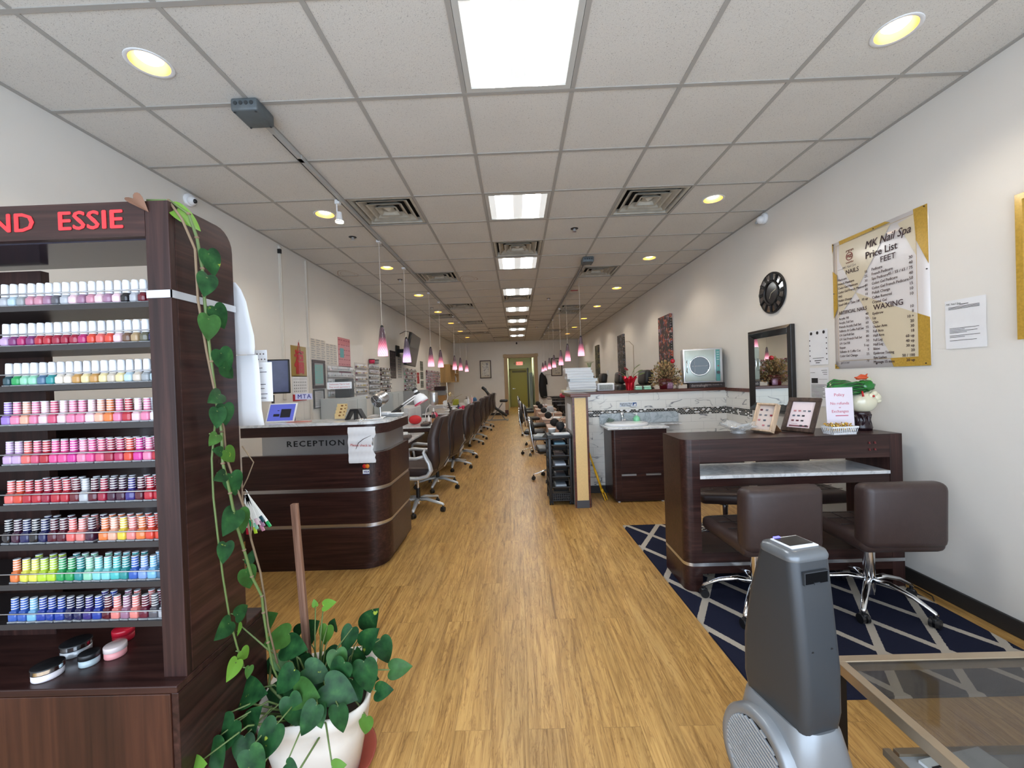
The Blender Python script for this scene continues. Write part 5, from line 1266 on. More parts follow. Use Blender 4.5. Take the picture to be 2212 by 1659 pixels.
# ------------------------------------------------------------------ right wall
# wall clock
t = thing('wall_clock', 'round black wall clock with a mirrored roman numeral rim on the right wall', 'clock', (XR-.001, 4.07, 2.213))
T = Ry(R(-90))
b = B(); b.lathe([(0, 0), (.2, 0), (.205, .006), (.2, .012), (.115, .02), (.112, .016), (0, .016)], n=48, T=T); b.obj('body', m_black, t)
b = B(); b.lathe([(.113, .018), (.118, .03), (.108, .032), (.106, .02)], n=48, T=T).lathe([(.193, .008), (.205, .018), (.198, .022), (.19, .012)], n=48, T=T); b.obj('rim', m_black, t)
for k in range(12):
    a = R(30*k+15); c, s = math.cos(a), math.sin(a); T2 = T @ Rz(a)
    b = B(); b.box(.130, -.026, .016, .186, .026, .021, 0, T=T2); b.obj('mirror_tile', M('dark_mirror', (.42, .42, .44), .08, 1.), t)
nums = [3, 1, 2, 3, 2, 1, 2, 3, 4, 2, 1, 2]
for k in range(12):
    b = B()
    for q in range(nums[k]): b.box(.125, -.010+.010*q-.005*nums[k]+.004, .019, .192, -.004+.010*q-.005*nums[k]+.004, .031, T=T @ Rz(R(30*k)))
    b.obj('numeral', m_black, t)
B().lathe([(0, .017), (.106, .017)], n=40, T=T).obj('face', M('clock_face', rgb(40, 38, 40), .12), t)
b = B(); b.box(-.003, -.002, .018, .003, .075, .020, T=T @ Rz(R(200))).box(-.002, -.002, .020, .002, .06, .0215, T=T @ Rz(R(60))); b.obj('hand', M('hand_silver', rgb(170, 160, 140), .3, .6), t)
# leaning mirror with a dark frame
t = thing('wall_mirror', 'tall mirror in a black wooden frame on the right wall', 'mirror', (XR-.002, 4.115, 0))
y0, y1, z0, z1, fr = -.345, .345, 1.02, 1.866, .085
b = B()
def bar(a, c, w1, w2):      # bevelled frame piece between outer and inner rings
    pass
O = [(y0, z0), (y1, z0), (y1, z1), (y0, z1)]; I = [(y0+fr, z0+fr), (y1-fr, z0+fr), (y1-fr, z1-fr), (y0+fr, z1-fr)]; Mx = [(y0+.03, z0+.03), (y1-.03, z0+.03), (y1-.03, z1-.03), (y0+.03, z1-.03)]
v = [(-.0, *p) for p in O]+[(-.04, *p) for p in O]+[(-.055, *p) for p in Mx]+[(-.022, *p) for p in I]
f = []
for k in range(4):
    q = (k+1) % 4
    f += [(k, q, 4+q, 4+k), (4+k, 4+q, 8+q, 8+k), (8+k, 8+q, 12+q, 12+k)]
f.append((0, 1, 2, 3)); b._add(v, f, 0); b.obj('frame', M('black_lacquer', rgb(24, 22, 24), .22, coat=.4), t, bevel=.003)
B().box(-.022, y0+fr-.004, z0+fr-.004, -.019, y1-fr+.004, z1-fr+.004).obj('glass', m_mirror, t)
t.rotation_euler = (0, R(0), R(0))
# price list
LY0, LY1, LZ0, LZ1 = 2.543, 3.30, 1.435, 2.437
t = thing('price_list', 'large white and gold MK Nail Spa price list poster on the right wall', 'poster', (XR-.001, (LY0+LY1)/2, LZ0))
w, h = (LY1-LY0), (LZ1-LZ0)
def W_(u, v_, off=0.): return (-.004-off, w/2-u*w, v_*h)     # u runs left to right as read, v up
m_pl = M('poster_white', rgb(226, 222, 222), .2, coat=.25); m_gold = M('poster_gold', rgb(196, 158, 62), .22, .2, coat=.5, noise=.14, nscale=90); m_bei = M('poster_beige', rgb(216, 204, 178), .2, coat=.25)
nx = 16; b = B(); v = []; f = []
for j in range(9):
    for i in range(nx+1):
        u = i/nx; v.append((-.003, w/2-u*w, j/8*h))
for j in range(8):
    for i in range(nx): f.append((j*(nx+1)+i, j*(nx+1)+i+1, (j+1)*(nx+1)+i+1, (j+1)*(nx+1)+i))
b._add(v, f, 0, True); o = b.obj('sheet', m_pl, t); md = o.modifiers.new('s', 'SOLIDIFY'); md.thickness = .001
def poly(b, pts, off, mi=0): b._add([W_(u, 1-q, off) for u, q in pts], [tuple(range(len(pts)))], mi)
b = B()
for pts in ([(.09, 0), (.62, 0), (.67, .02), (.1, .03)], [(.88, 0), (1, 0), (1, .37), (.9, .2)], [(.0, .22), (.055, .26), (.055, .52), (0, .6)], [(.9, .665), (1, .70), (1, .94), (.9, .94)], [(.64, .94), (1, .94), (1, 1), (.67, 1)], [(0, .96), (.06, 1), (0, 1)], [(0, 0), (.012, 0), (.012, .05), (0, .08)]): b = B(); poly(b, pts, .004); b.obj('gold_corner', m_gold, t)
b = B()
for pts in ([(.09, .03), (.67, .03), (.28, .43), (.09, .16)], [(.74, .05), (.9, .03), (.9, .3), (.86, .24)], [(.28, .43), (.5, .52), (.9, .665), (.9, .94), (.66, .94)], [(.06, .30), (.28, .43), (.06, .6)]): b = B(); poly(b, pts, .003); b.obj('beige_shape', m_bei, t)
def TP(u, q, off=.006): return Tr(*W_(u, 1-q, off)) @ LEFTF
b = B(); B_ = .0006
b.text('MK Nail Spa', .075, TP(.63, .115), 0, bold=.0012, shear=.3, sx=.92)
b.obj('title', M('plum_ink', rgb(60, 40, 44), .5), t); b = B()
b.text('Price List', .07, TP(.57, .19), 0, bold=.0014, sx=.95)
b.obj('title', M('plum_ink', rgb(60, 40, 44), .5), t); b = B()
b.text('FEET', .056, TP(.64, .252), 0, bold=.0006)
b.obj('heading', M('plum_ink', rgb(60, 40, 44), .5), t); b = B()
b.text('NAILS', .046, TP(.25, .262), 0, bold=.0006)
b.obj('heading', M('plum_ink', rgb(60, 40, 44), .5), t); b = B()
b.text('ARTIFICIAL NAILS', .038, TP(.24, .565), 0, bold=.0008, sx=.86)
b.obj('heading', M('plum_ink', rgb(60, 40, 44), .5), t); b = B()
b.text('WAXING', .054, TP(.63, .575), 0, bold=.001)
NA = [('Manicure', '15'), ('French Manicure', '25'), ('Color Gel Manicure', '30'), ('Color Gel French Manicure', '40'), ('SNS', '40'), ('Polish Change', '10'), ('Soad Off or Take Off', '10 up')]
AR = [('Acrylic Fill', '40'), ('Acrylic Full Set', '50'), ('French Acrylic Full Set', '60'), ('Stilletto & Coffin Full Set', '55'), ('UV Gel Full Set', '70'), ('UV Gel French Full Set', '80'), ('UV Gel Fill', '50'), ('Repair', '5 up'), ('Stilletto & Coffin Cut', '5'), ('Color Gel Change', '25')]
FE = [('Pedicure', '30'), ('French Pedicure', '40'), ('Spa Pedicure', '45 / 55 / 65 / 75'), ('Color Gel Pedicure', '40'), ('Color Gel French Pedicure', '50'), ('Polish Change', '15'), ('Callus Removal', '10'), ('Crystal Gel', '10')]
WA = [('Eyebrow', '10'), ('Lip', '8'), ('Chin', '10 +'), ('Under Arm', '20'), ('Full Arm', '30'), ('Half Arm', '18'), ('Full Leg', '60 up'), ('Half Leg', '40 up'), ('Bikini', '30 up'), ('Eyebrow Tinting', '20'), ('Eye Lashes', '50 / 100'), ('Massage 15 mins', '20 up')]
for lst, ul, ur, q0, dq, sz in ((NA, .07, .425, .305, .0325, .0245), (AR, .07, .425, .610, .0325, .0245), (FE, .47, .87, .300, .0335, .027), (WA, .47, .87, .616, .0315, .026)):
    b.obj('lettering', M('plum_ink', rgb(60, 40, 44), .5), t); b = B()
    for k, (a_, p_) in enumerate(lst):
        q = q0+dq*k+(.008 if k == 0 else 0)*0
        b.text(a_, sz, TP(ul, q), 0, bold=B_, align='LEFT', sx=.92); b.text(p_, sz, TP(ur, q-.003), 0, bold=B_, align='RIGHT')
b.text('gel x set', .024, TP(.08, .955), 0, align='LEFT', shear=.3).text('70', .024, TP(.42, .95), 0, align='RIGHT', shear=.3)
b.obj('lettering', M('plum_ink', rgb(60, 40, 44), .5), t)
b = B(); c = TP(.22, .145, .006)
b.lathe([(.026, 0), (.032, 0)], n=24, T=c, mi=0); b.text('MZ', .032, c, 0, bold=.0015)
for k in range(6): b.tube([(-.03+.012*k, .034+.008*(k % 2), 0), (-.024+.012*k, .05, 0), (-.02+.012*k, .036, 0)], .0014, 4, T=c)
for k in range(5): b.tube([(-.035+.014*k, -.04, 0), (-.025+.014*k, -.052, 0), (-.02+.014*k, -.04, 0)], .0016, 4, T=c)
b.obj('logo', M('logo_brown', rgb(130, 50, 44), .5), t)
b = B(); b.text('MK Nail Spa', .026, TP(.21, .222), 0, shear=.4).box(-.0052, w/2-.06*w, h*.775, -.0048, w/2-.38*w, h*.7765); b.obj('script', M('grey_ink', rgb(120, 112, 112), .6), t)
b = B()
for (u0, u1, q) in ((.055, .9, .03), (.055, .9, .94)): b._add([W_(u0, 1-q, .0055), W_(u1, 1-q, .0055), W_(u1, 1-q-.002, .0055), W_(u0, 1-q-.002, .0055)], [(0, 1, 2, 3)])
for u in (.055, .9): b._add([W_(u, .06, .0055), W_(u+.003, .06, .0055), W_(u+.003, .97, .0055), W_(u, .97, .0055)], [(0, 1, 2, 3)])
b.obj('border_line', m_gold, t)
for u, q in ((.015, .01), (.5, .015), (.975, .01), (.985, .4), (.01, .4), (.5, .975), (.02, .985), (.96, .985)): B().cyl(W_(u, 1-q, .008), W_(u, 1-q, .003), .004, n=8).obj('screw', m_ink, t)
# taped sheets
def wall_sheet(lab, y0, y1, z0, z1, lines, extra=None, name='paper_notice'):
    t = thing(name, lab, 'paper', (XR-.001, (y0+y1)/2, z0)); w, h = y1-y0, z1-z0
    b = B(); v, f = [], []
    for j in range(7):
        for i in range(9): v.append((-.002-.003*abs(math.sin(i*1.1+j*.7)), w/2-w*i/8, h*j/6))
    for j in range(6):
        for i in range(8): f.append((j*9+i, j*9+i+1, (j+1)*9+i+1, (j+1)*9+i))
    b._add(v, f, 0, True); b.obj('sheet', m_paper, t)
    b = B()
    for (u0, u1, q, th) in lines: b._add([(-.0062, w/2-u0*w, h*(1-q)), (-.0062, w/2-u1*w, h*(1-q)), (-.0062, w/2-u1*w, h*(1-q-th)), (-.0062, w/2-u0*w, h*(1-q-th))], [(0, 1, 2, 3)])
    if extra: extra(b, w, h)
    b.obj('print', m_grey if 'faint' in lab else m_ink, t)
    return t
def hand(b, w, h): b.text('MK Nail Spa', .016, Tr(-.0062, w/2-.22*w, h*.92) @ LEFTF, 0, shear=.3)
wall_sheet('letter sized notice taped to the right wall, right of the price list', 2.246, 2.459, 1.528, 1.812,
           [(.38, .6, .1, .012)]+[(.1, .86, .14+.022*k, .008) for k in range(3)]+[(.12, .84, .58, .008), (.12, .5, .61, .008), (.12, .8, .64, .008), (.12, .55, .67, .008), (.12, .86, .73, .008), (.12, .5, .76, .008), (.12, .78, .83, .008)], hand)
def stamps(b, w, h):
    for k in range(3): b.lathe([(0, 0), (.014, 0)], c=(0, 0, 0), n=12, T=Tr(-.0062, w/2-w*(.14+.34*k), h*.92) @ LEFTF)
    for k in range(5):
        b.lathe([(0, 0), (.006, 0)], n=8, T=Tr(-.0062, w/2-w*.95, h*(.15+.15*k)) @ LEFTF); b.lathe([(0, 0), (.006, 0)], n=8, T=Tr(-.0062, w/2-w*.05, h*(.12+.15*k)) @ LEFTF)
wall_sheet('patterned border notice on the wall between the mirror and the price list', 3.378, 3.59, 1.474, 1.77, [(.2, .8, .80, .012), (.3, .66, .87, .02), (.36, .58, .93, .02)], stamps)
wall_sheet('printed sheet with small pictures below the patterned notice on the wall', 3.378, 3.59, 1.12, 1.45, [(.05, .3, .12, .008), (.65, .95, .07, .01), (.7, .95, .12, .01), (.75, .95, .17, .01), (.1, .45, .27, .13), (.5, .95, .30, .006)]+[(.08, .9-.1*(k % 3), .44+.035*k, .01) for k in range(10)])
t = thing('gold_picture_frame', 'gold framed edge of a picture at the far right of the photo', 'picture frame', (XR-.001, 0, 0))
b = B(); b.box(-.03, 2.06, 1.55, 0, 2.09, 2.28).box(-.03, 1.5, 1.55, 0, 1.53, 2.28).box(-.03, 1.53, 2.25, 0, 2.06, 2.28).box(-.03, 1.53, 1.55, 0, 2.06, 1.58); b.obj('frame', m_gold, t)
B().box(-.014, 1.53, 1.58, -.01, 2.06, 2.25).obj('picture', m_bei, t)
# tall canvases
def mat_canvas(name, cols, sc):
    m, N, L, P = newmat(name); mp = mapping(N, L, (sc, sc, sc))
    vo = N.new('ShaderNodeTexVoronoi'); vo.inputs['Scale'].default_value = 1; vo.inputs['Randomness'].default_value = 1
    n = tex(N, L, 'ShaderNodeTexNoise', mp.outputs[0], Scale=.8, Detail=3)
    ad = N.new('ShaderNodeVectorMath'); ad.operation = 'ADD'; L.new(mp.outputs[0], ad.inputs[0]); L.new(n.outputs['Color'], ad.inputs[1]); L.new(ad.outputs[0], vo.inputs['Vector'])
    r = ramp(N, cols, 'CONSTANT'); sp = N.new('ShaderNodeSeparateColor'); L.new(vo.outputs['Color'], sp.inputs[0]); L.new(sp.outputs[0], r.inputs[0])
    n3 = tex(N, L, 'ShaderNodeTexNoise', mp.outputs[0], Scale=.22, Detail=2)
    g = ramp(N, [(.42, (0,)*3), (.52, (1,)*3)]); L.new(n3.outputs[0], g.inputs[0])
    L.new(mix(N, L, g.outputs[0], rgb(36, 32, 28), r.outputs[0]), P.inputs['Base Color']); P.inputs['Roughness'].default_value = .5
    return m
cols = [(0, rgb(40, 30, 28)), (.35, rgb(140, 50, 40)), (.5, rgb(180, 90, 60)), (.62, rgb(120, 100, 130)), (.75, rgb(200, 160, 150)), (.85, rgb(70, 60, 44))]
cols2 = [(0, rgb(40, 38, 40)), (.35, rgb(96, 70, 60)), (.5, rgb(70, 84, 96)), (.62, rgb(120, 110, 120)), (.75, rgb(160, 140, 130)), (.85, rgb(60, 56, 44))]
cols3 = [(0, rgb(50, 50, 34)), (.35, rgb(96, 90, 50)), (.5, rgb(130, 120, 64)), (.62, rgb(70, 60, 50)), (.75, rgb(150, 130, 90)), (.85, rgb(60, 66, 44))]
for k, (ya, yb, cc, lab) in enumerate(((6.68, 7.22, cols, 'tall dark floral canvas with red blossoms on the right wall, nearest'), (9.6, 10.15, cols2, 'tall grey floral canvas on the right wall, middle one of three'), (12.55, 13.05, cols3, 'tall olive floral canvas on the right wall, farthest one'))):
    t = thing('canvas_painting', lab, 'painting', (XR-.001, (ya+yb)/2, 1.42)); b = B(); b.box(-.045, -(yb-ya)/2, 0, 0, (yb-ya)/2, 1.02); b.obj('canvas', mat_canvas('floral_canvas_%d' % k, cc, 26), t)
    b = B()
    for q in range(24): b.box(-.032, -(yb-ya)/2-.0015, .02+.042*q, -.018, -(yb-ya)/2, .036+.042*q)
    b.obj('edge_dots', M('canvas_edge', rgb(150, 150, 146), .7), t); t['group'] = 'tall floral canvases on the right wall'
t = thing('wall_thermostat', 'small white wall thermostat between the two farther canvases', 'thermostat', (XR-.001, 11.5, 1.45)); B().rbox(-.03, -.06, 0, 0, .06, .17, .01, 2).obj('case', m_white, t); B().box(-.032, -.03, .05, -.03, .03, .1).obj('display', m_grey, t)
tag(B().tube([(XR-.012, 9.5, 2.25), (XR-.012, 9.2, 2.22), (XR-.012, 8.9, 2.1), (XR-.012, 8.9, 1.6), (XR-.012, 8.95, 1.4)], .006, 6).obj('wall_cable', M('cable_tan', rgb(170, 156, 138), .6)), 'thin tan cable running down the right wall behind the pedicure chairs', 'cable')

# ------------------------------------------------------------------ on the half wall
CP = HZ+.0352
t = thing('towel_warmer', 'boxy steel towel cabinet with a round window on the half wall', 'towel warmer', (2.325, 5.13, CP+.062), R(-16))
b = B(); b.rbox(-.225, -.11, 0, .225, .13, .425, .008, 2); b.obj('cabinet', m_alu, t)
b = B(); b.rbox(-.205, -.122, .02, .135, -.111, .405, .006, 2); b.obj('door', M('pale_steel', rgb(190, 200, 192), .3, .35), t)
T = Tr(-.035, -.122, .21) @ FRONT
B().lathe([(.108, -.002), (.12, -.002), (.122, .01), (.112, .014), (.106, .004)], n=40, T=T).obj('window_ring', m_chrome, t)
B().lathe([(0, .002), (.107, .002)], n=40, T=T).obj('window', M('dark_window', rgb(34, 48, 48), .08), t)
b = B(); b.box(-.09, -.004, .003, .09, .004, .005, T=T).box(-.06, -.09, .003, -.055, .09, .0045, T=T); b.obj('inner_shelf', m_grey, t)
b = B(); b.tube([(-.178, -.125, .13), (-.185, -.145, .15), (-.18, -.15, .205), (-.185, -.145, .26), (-.178, -.125, .28)], .006, 8); b.obj('door_handle', m_chrome, t)
B().rbox(.148, -.116, .02, .195, -.109, .405, .004, 2).obj('control_panel', M('teal_panel', rgb(86, 150, 146), .4), t)
B().cyl((.172, -.12, .125), (.172, -.136, .125), .019, mi=0).obj('knob', m_black, t); B().cyl((.172, -.117, .205), (.172, -.124, .205), .008).obj('indicator', M('red_lamp', rgb(160, 30, 50), .3), t)
b = B(); [b.box(.158, -.1175, .28+.03*k, .186, -.1165, .284+.03*k) for k in range(4)]; b.obj('print', m_white, t)
t = thing('steamer_box', 'flat dark box lettered dermalogic under the towel cabinet', 'box', (2.33, 5.115, CP))
B().rbox(-.205, -.1, 0, .225, .11, .06, .003, 1).obj('box', M('dark_box', rgb(50, 40, 40), .5), t)
b = B(); b.text('dermalogic', .046, Tr(-.085, -.1015, .032) @ FRONT, 0, bold=.0004).text('(TOWEL STEAMER 75)', .021, Tr(.09, -.1015, .034) @ FRONT, 0, bold=.0003); b.obj('lettering', M('box_print', rgb(170, 160, 156), .6), t)
t = thing('white_carton', 'small cream carton left of the steamer box on the half wall', 'carton', (2.055, 5.10, CP)); B().rbox(-.05, -.04, 0, .06, .05, .05, .004, 1).obj('carton', M('cream_carton', rgb(214, 200, 184), .6), t)
# dried flower pot
t = thing('dried_flower_arrangement', 'bushy dried flower arrangement in a red pot with a shiny red ball', 'flower arrangement', (1.87, 5.13, CP))
b = B(); b.lathe([(0, 0), (.065, 0), (.072, .06), (.085, .13), (.08, .13), (.06, .03), (0, .02)], n=20, sx=1.1, sy=.7); b.obj('pot', M('dark_red_pot', rgb(96, 22, 28), .3), t)
b = B(); b.rbox(.0, -.062, .0, .075, -.045, .09, .008, 2); b.obj('ribbon', M('silver_red', rgb(150, 110, 130), .3, .3), t)
rr = random.Random(21); b = B()
for k in range(800):
    th = rr.uniform(0, 2*PI); ph = rr.uniform(.05, 1.75); d = Vector((math.sin(ph)*math.cos(th)*1.0, math.sin(ph)*math.sin(th)*.7, math.cos(ph)*1.15)); L_ = rr.uniform(.09, .215)
    p = Vector((0, 0, .10)); e = p+d*L_; e.z -= .03*math.sin(ph)
    if k % 3 == 0: b.tube([p+d*.04, (p+e)/2+Vector((0, 0, .01)), e], .0018, 3, mi=1)
    s_ = d.orthogonal().normalized(); s_.rotate(Matrix.Rotation(rr.uniform(0, 6.28), 3, d)); w_ = rr.uniform(.006, .015); l_ = rr.uniform(.02, .04)
    m_ = rr.choice((0, 0, 1, 2)); b._add([e, e+d*l_*.5+s_*w_, e+d*l_, e+d*l_*.5-s_*w_], [(0, 1, 2, 3)], m_)
b.obj('dried_flowers', [M('straw', rgb(170, 136, 92), .8), M('dark_straw', rgb(96, 74, 48), .8), M('olive_straw', rgb(132, 124, 76), .8)], t)
B().ell((.075, -.06, .345), .028, .028, .028, n=18, m=12).obj('bauble', M('red_bauble', rgb(190, 16, 40), .12, coat=.6), t)
t = thing('poinsettia_pot', 'plant in shiny red foil with sparse stems beside the dried flowers', 'potted plant', (1.42, 5.12, CP))
b = B(); n = 24; v = []; f = []
for j, (r_, z_) in enumerate(((.045, 0), (.05, .04), (.055, .09), (.075, .14), (.085, .165))):
    for k in range(n): q = 1+(.16 if j > 2 else .05)*math.sin(k*2.6*1.0+j); v.append((math.cos(2*PI*k/n)*r_*q, math.sin(2*PI*k/n)*r_*q, z_+(.02*math.sin(k*1.9) if j > 3 else 0)))
for j in range(4):
    for k in range(n): f.append((j*n+k, j*n+(k+1) % n, (j+1)*n+(k+1) % n, (j+1)*n+k))
b._add(v, f, 0, False); b.obj('foil_wrap', M('red_foil', rgb(184, 14, 36), .18, .5), t)
b = B(); ts = []
for dx, dz, L_ in ((-.09, .13, .07), (.07, .22, .07), (.10, .17, .06), (.12, .14, .06), (-.04, .2, .06), (-.1, .16, .05)):
    b.tube([(0, 0, .08), (dx*.5, 0, .08+dz*.6), (dx, 0, dz+.06)], .003, 5, mi=1)
    add_leaf(b, (dx, 0, dz+.05), (dx, -.1, .4*dz), (0, -.6, 1), L_, ts, mi=0 if dx > 0 else 2)
b.obj('stems', [M('dull_green_leaf', rgb(104, 120, 74), .5), m_stem, M('pinkish_leaf', rgb(176, 80, 84), .5)], t)
for k, x in enumerate((1.512, 1.625)):
    t = thing('soap_bar', 'pale mint soap box on the half wall, %s of the pair' % ('left' if k == 0 else 'right'), 'soap', (x, 5.08, CP)); t['group'] = 'mint soap boxes on the half wall'
    b = B(); b.rbox(-.045, -.03, 0, .045, .03, .026, .010, 3).rbox(-.042, -.027, .026, .042, .027, .05, .012, 3, mi=1); b.obj('box', [M('mint_box', rgb(150, 206, 176), .4), M('mint_pale', rgb(186, 222, 200), .4)], t)
t = thing('speaker_box', 'white framed grey grille box on the half wall beside the books', 'speaker', (1.11, 5.12, CP))
b = B(); b.rbox(-.11, -.04, 0, .11, .04, .10, .02, 4); b.obj('case', m_white, t); B().rbox(-.085, -.044, .015, .085, -.036, .08, .006, 2).obj('grille', M('speckled_grille', rgb(150, 152, 148), .7, noise=.3, nscale=120), t)
# books
bz = CP; rr = random.Random(2)
spec = [(.76, .40, .20, .030, 'cream'), (.80, .335, .24, .034, 'white'), (.805, .335, .24, .034, 'white'), (.80, .335, .24, .034, 'white'), (.81, .345, .24, .032, 'pale'), (.775, .33, .23, .033, 'white'), (.775, .33, .23, .033, 'white'), (.76, .33, .23, .032, 'white'), (.75, .32, .23, .033, 'white')]
for k, (x, w, d, h, c) in enumerate(spec):
    t = thing('book', 'thick white nail colour book on the half wall, %s from the bottom of the stack' % ORD[k+1] if k else 'wide cream board under the stack of books on the half wall', 'book' if k else 'board', (x, 5.06, bz), R(rr.uniform(-3, 3))); bz += h+.0004
    t['group'] = 'stack of white books on the half wall'
    cm = {'white': m_white, 'pale': M('pale_blue_cover', rgb(200, 216, 222), .4), 'cream': M('cream_cover', rgb(226, 218, 190), .5)}[c]
    b = B(); b.rbox(-w/2, -d/2, 0, w/2, d/2, .004, .001, 1).rbox(-w/2, -d/2, h-.004, w/2, d/2, h, .001, 1).rbox(-w/2, -d/2, 0, -w/2+.006, d/2, h, .002, 1); b.obj('cover', cm, t)
    B().box(-w/2+.006, -d/2+.005, .004, w/2-.008, d/2-.005, h-.004).obj('pages', M('page_block', rgb(206, 208, 208), .8), t)
t = thing('air_plant', 'wispy little plant behind the stack of books', 'plant', (.93, 5.19, CP))
b = B(); b.lathe([(0, 0), (.03, 0), (.035, .05), (0, .05)], n=14, mi=1)
for k in range(9): a = R(20+17*k); b.tube([(0, 0, .04), (.0, 0, .25), (math.cos(a)*.03, 0, .36), (math.cos(a)*.07, 0, .37+.02*math.sin(a))], [.003, .003, .003, .001], 4)
b.obj('stems', [M('dusty_green', rgb(110, 116, 80), .7), m_white], t)
# employees sign
t = thing('hand_wash_sign', 'small blue and white Employees Must Wash Hands sign on the tile', 'sign', (1.365, HY0-.0085, 1.083))
B().box(-.105, -.002, -.026, .105, 0, .026).obj('plate', M('sign_pale', rgb(206, 214, 224), .4), t)
b = B(); b.text('Employees Must', .023, Tr(-.028, -.003, .010) @ FRONT, 0, bold=.0005).text('Wash Hands', .023, Tr(-.028, -.003, -.012) @ FRONT, 0, bold=.0005); b.obj('lettering', m_ink, t)
b = B(); b.box(.055, -.003, -.022, .1, -.002, .022, 0)._add([(.058, -.0035, -.018), (.096, -.0035, -.018), (.09, -.0035, .012), (.075, -.0035, .004)], [(0, 1, 2, 3)], 1); b.obj('pictogram', [M('sign_blue', rgb(60, 90, 140), .4), m_white], t)

# ------------------------------------------------------------------ wash vanity
t = thing('wash_vanity', 'dark wood wash vanity with a marble counter, white basin and two doors', 'vanity', (0, 0, 0))
VX0, VX1, VY0, VY1 = 1.05, 1.665, 4.58, 5.008
b = B(); b.prism(cornerplan(VX0, VX1, VY0, VY1, .04)[:-2]+[(VX1, VY0), (VX1, VY1)], .05, .832); b.obj('cabinet', m_dark, t)
b = B(); b.box(VX0+.03, VY0+.02, .012, VX1-.02, VY1, .05); b.obj('plinth', m_dark, t)
for x in (VX0+.07, VX1-.05): B().cyl((x, VY0+.04, 0), (x, VY0+.04, .013), .016, n=14).obj('foot', m_white, t)
for (x0, x1, z0, z1) in ((1.145, 1.592, .335, .745), (1.145, 1.592, .07, .325)): B().box(x0, VY0-.004, z0, x1, VY0+.002, z1).obj('door', m_dark, t, bevel=.002)
for (x0, x1) in ((1.145, 1.31), (1.42, 1.588)): B().box(x0, VY0-.012, .308, x1, VY0-.002, .328).obj('handle', m_alu, t)
b = B(); b.rbox(1.0, VY0-.03, .832, 1.69, VY1, .856, .006, 2).box(1.69, VY1-.12, .838, 1.97, VY1, .852); b.obj('counter', m_marb, t)
b = B(); pr = [(1.0, .856), (1.0, .93)]
for k in range(7): a = R(180-15*k); pr.append((1.04+.04*math.cos(a), .94+.04*math.sin(a)))
pr += [(1.93, .985), (1.955, .97), (1.965, .94), (1.965, .856)]
v = [(x, VY1-.02, z) for x, z in pr]+[(x, VY1, z) for x, z in pr]; n = len(pr)
b._add(v, [tuple(range(n)), tuple(range(2*n-1, n-1, -1))]+[(i, (i+1) % n, n+(i+1) % n, n+i) for i in range(n)]); b.obj('backsplash', m_gmarb, t)
b = B(); b.lathe([(.0, .03), (.17, .03), (.215, .036), (.235, .022), (.23, .0), (.22, .0)], c=(1.27, 4.78, .856), n=36, sx=1.1, sy=.72)
for v_ in b.bm.verts:
    r_ = math.hypot((v_.co.x-1.27)/1.1, (v_.co.y-4.78)/.72)
    if r_ < .18: v_.co.z -= .07*(1-(r_/.18)**2)*0+(.055 if r_ < .1 else 0)
b.lathe([(.205, .030), (.17, -.0), (.10, -.015), (0, -.015)], c=(1.27, 4.78, .858), n=36, sx=1.1, sy=.72); b.obj('basin', M('basin_white', rgb(236, 237, 238), .12, coat=.4), t)
B().cyl((1.27, 4.70, .868), (1.27, 4.697, .872), .01).obj('overflow', m_blackm, t)
b = B(); b.cyl((1.27, 4.955, .856), (1.27, 4.955, .96), .019).cyl((1.27, 4.95, .93), (1.27, 4.85, .915), .013).cyl((1.27, 4.955, .96), (1.27, 4.965, .985), .022, .017).tube([(1.27, 4.96, .985), (1.27, 4.93, 1.0), (1.27, 4.90, .995)], .007); b.obj('faucet', m_chrome, t)
t = thing('soap_bottle', 'mint green pump soap bottle beside the wash basin', 'bottle', (1.43, 4.91, .8565))
B().lathe([(0, 0), (.036, 0), (.04, .01), (.04, .065), (.03, .085), (.014, .092), (.014, .1), (0, .1)], n=22).obj('bottle', M('mint_bottle', rgb(126, 206, 160), .2, coat=.3), t)
b = B(); b.cyl((0, 0, .1), (0, 0, .125), .008).rbox(-.035, -.008, .12, .012, .008, .133, .004, 2); b.obj('pump', m_white, t)
t = thing('glass_dish_stack', 'stack of clear glass dishes at the left of the wash basin', 'dishes', (1.105, 4.92, .8565))
b = B()
for k in range(4): b.lathe([(.02, .0+.016*k), (.045, .02+.016*k), (.048, .024+.016*k), (.044, .022+.016*k), (.018, .004+.016*k)], n=20, T=Ry(R(6*k)))
b.obj('dish', M('greenish_glass', rgb(150, 170, 160), .08, alpha=.55), t)
t = thing('broom_handle', 'yellow plastic cleaning pole leaning beside the wash vanity', 'pole', (0, 0, 0))
b = B(); b.tube([(.79, 4.74, .62), (.90, 4.72, .27)], .011, 10); b.tube([(.87, 4.725, .36), (.94, 4.71, .13)], .014, 10); b.obj('pole', M('yellow_plastic', rgb(214, 166, 20), .4), t)
b = B(); b.tube([(.94, 4.71, .13), (.955, 4.70, .09)], .018, 10); b.box(-.018, -.01, -.13, -.008, .01, .0, T=Tr(.958, 4.70, .09) @ Ry(R(-20))).box(.008, -.01, -.09, .018, .01, .0, T=Tr(.958, 4.70, .09) @ Ry(R(-20))); b.obj('fork_end', M('yellow_plastic', rgb(214, 166, 20), .4), t)
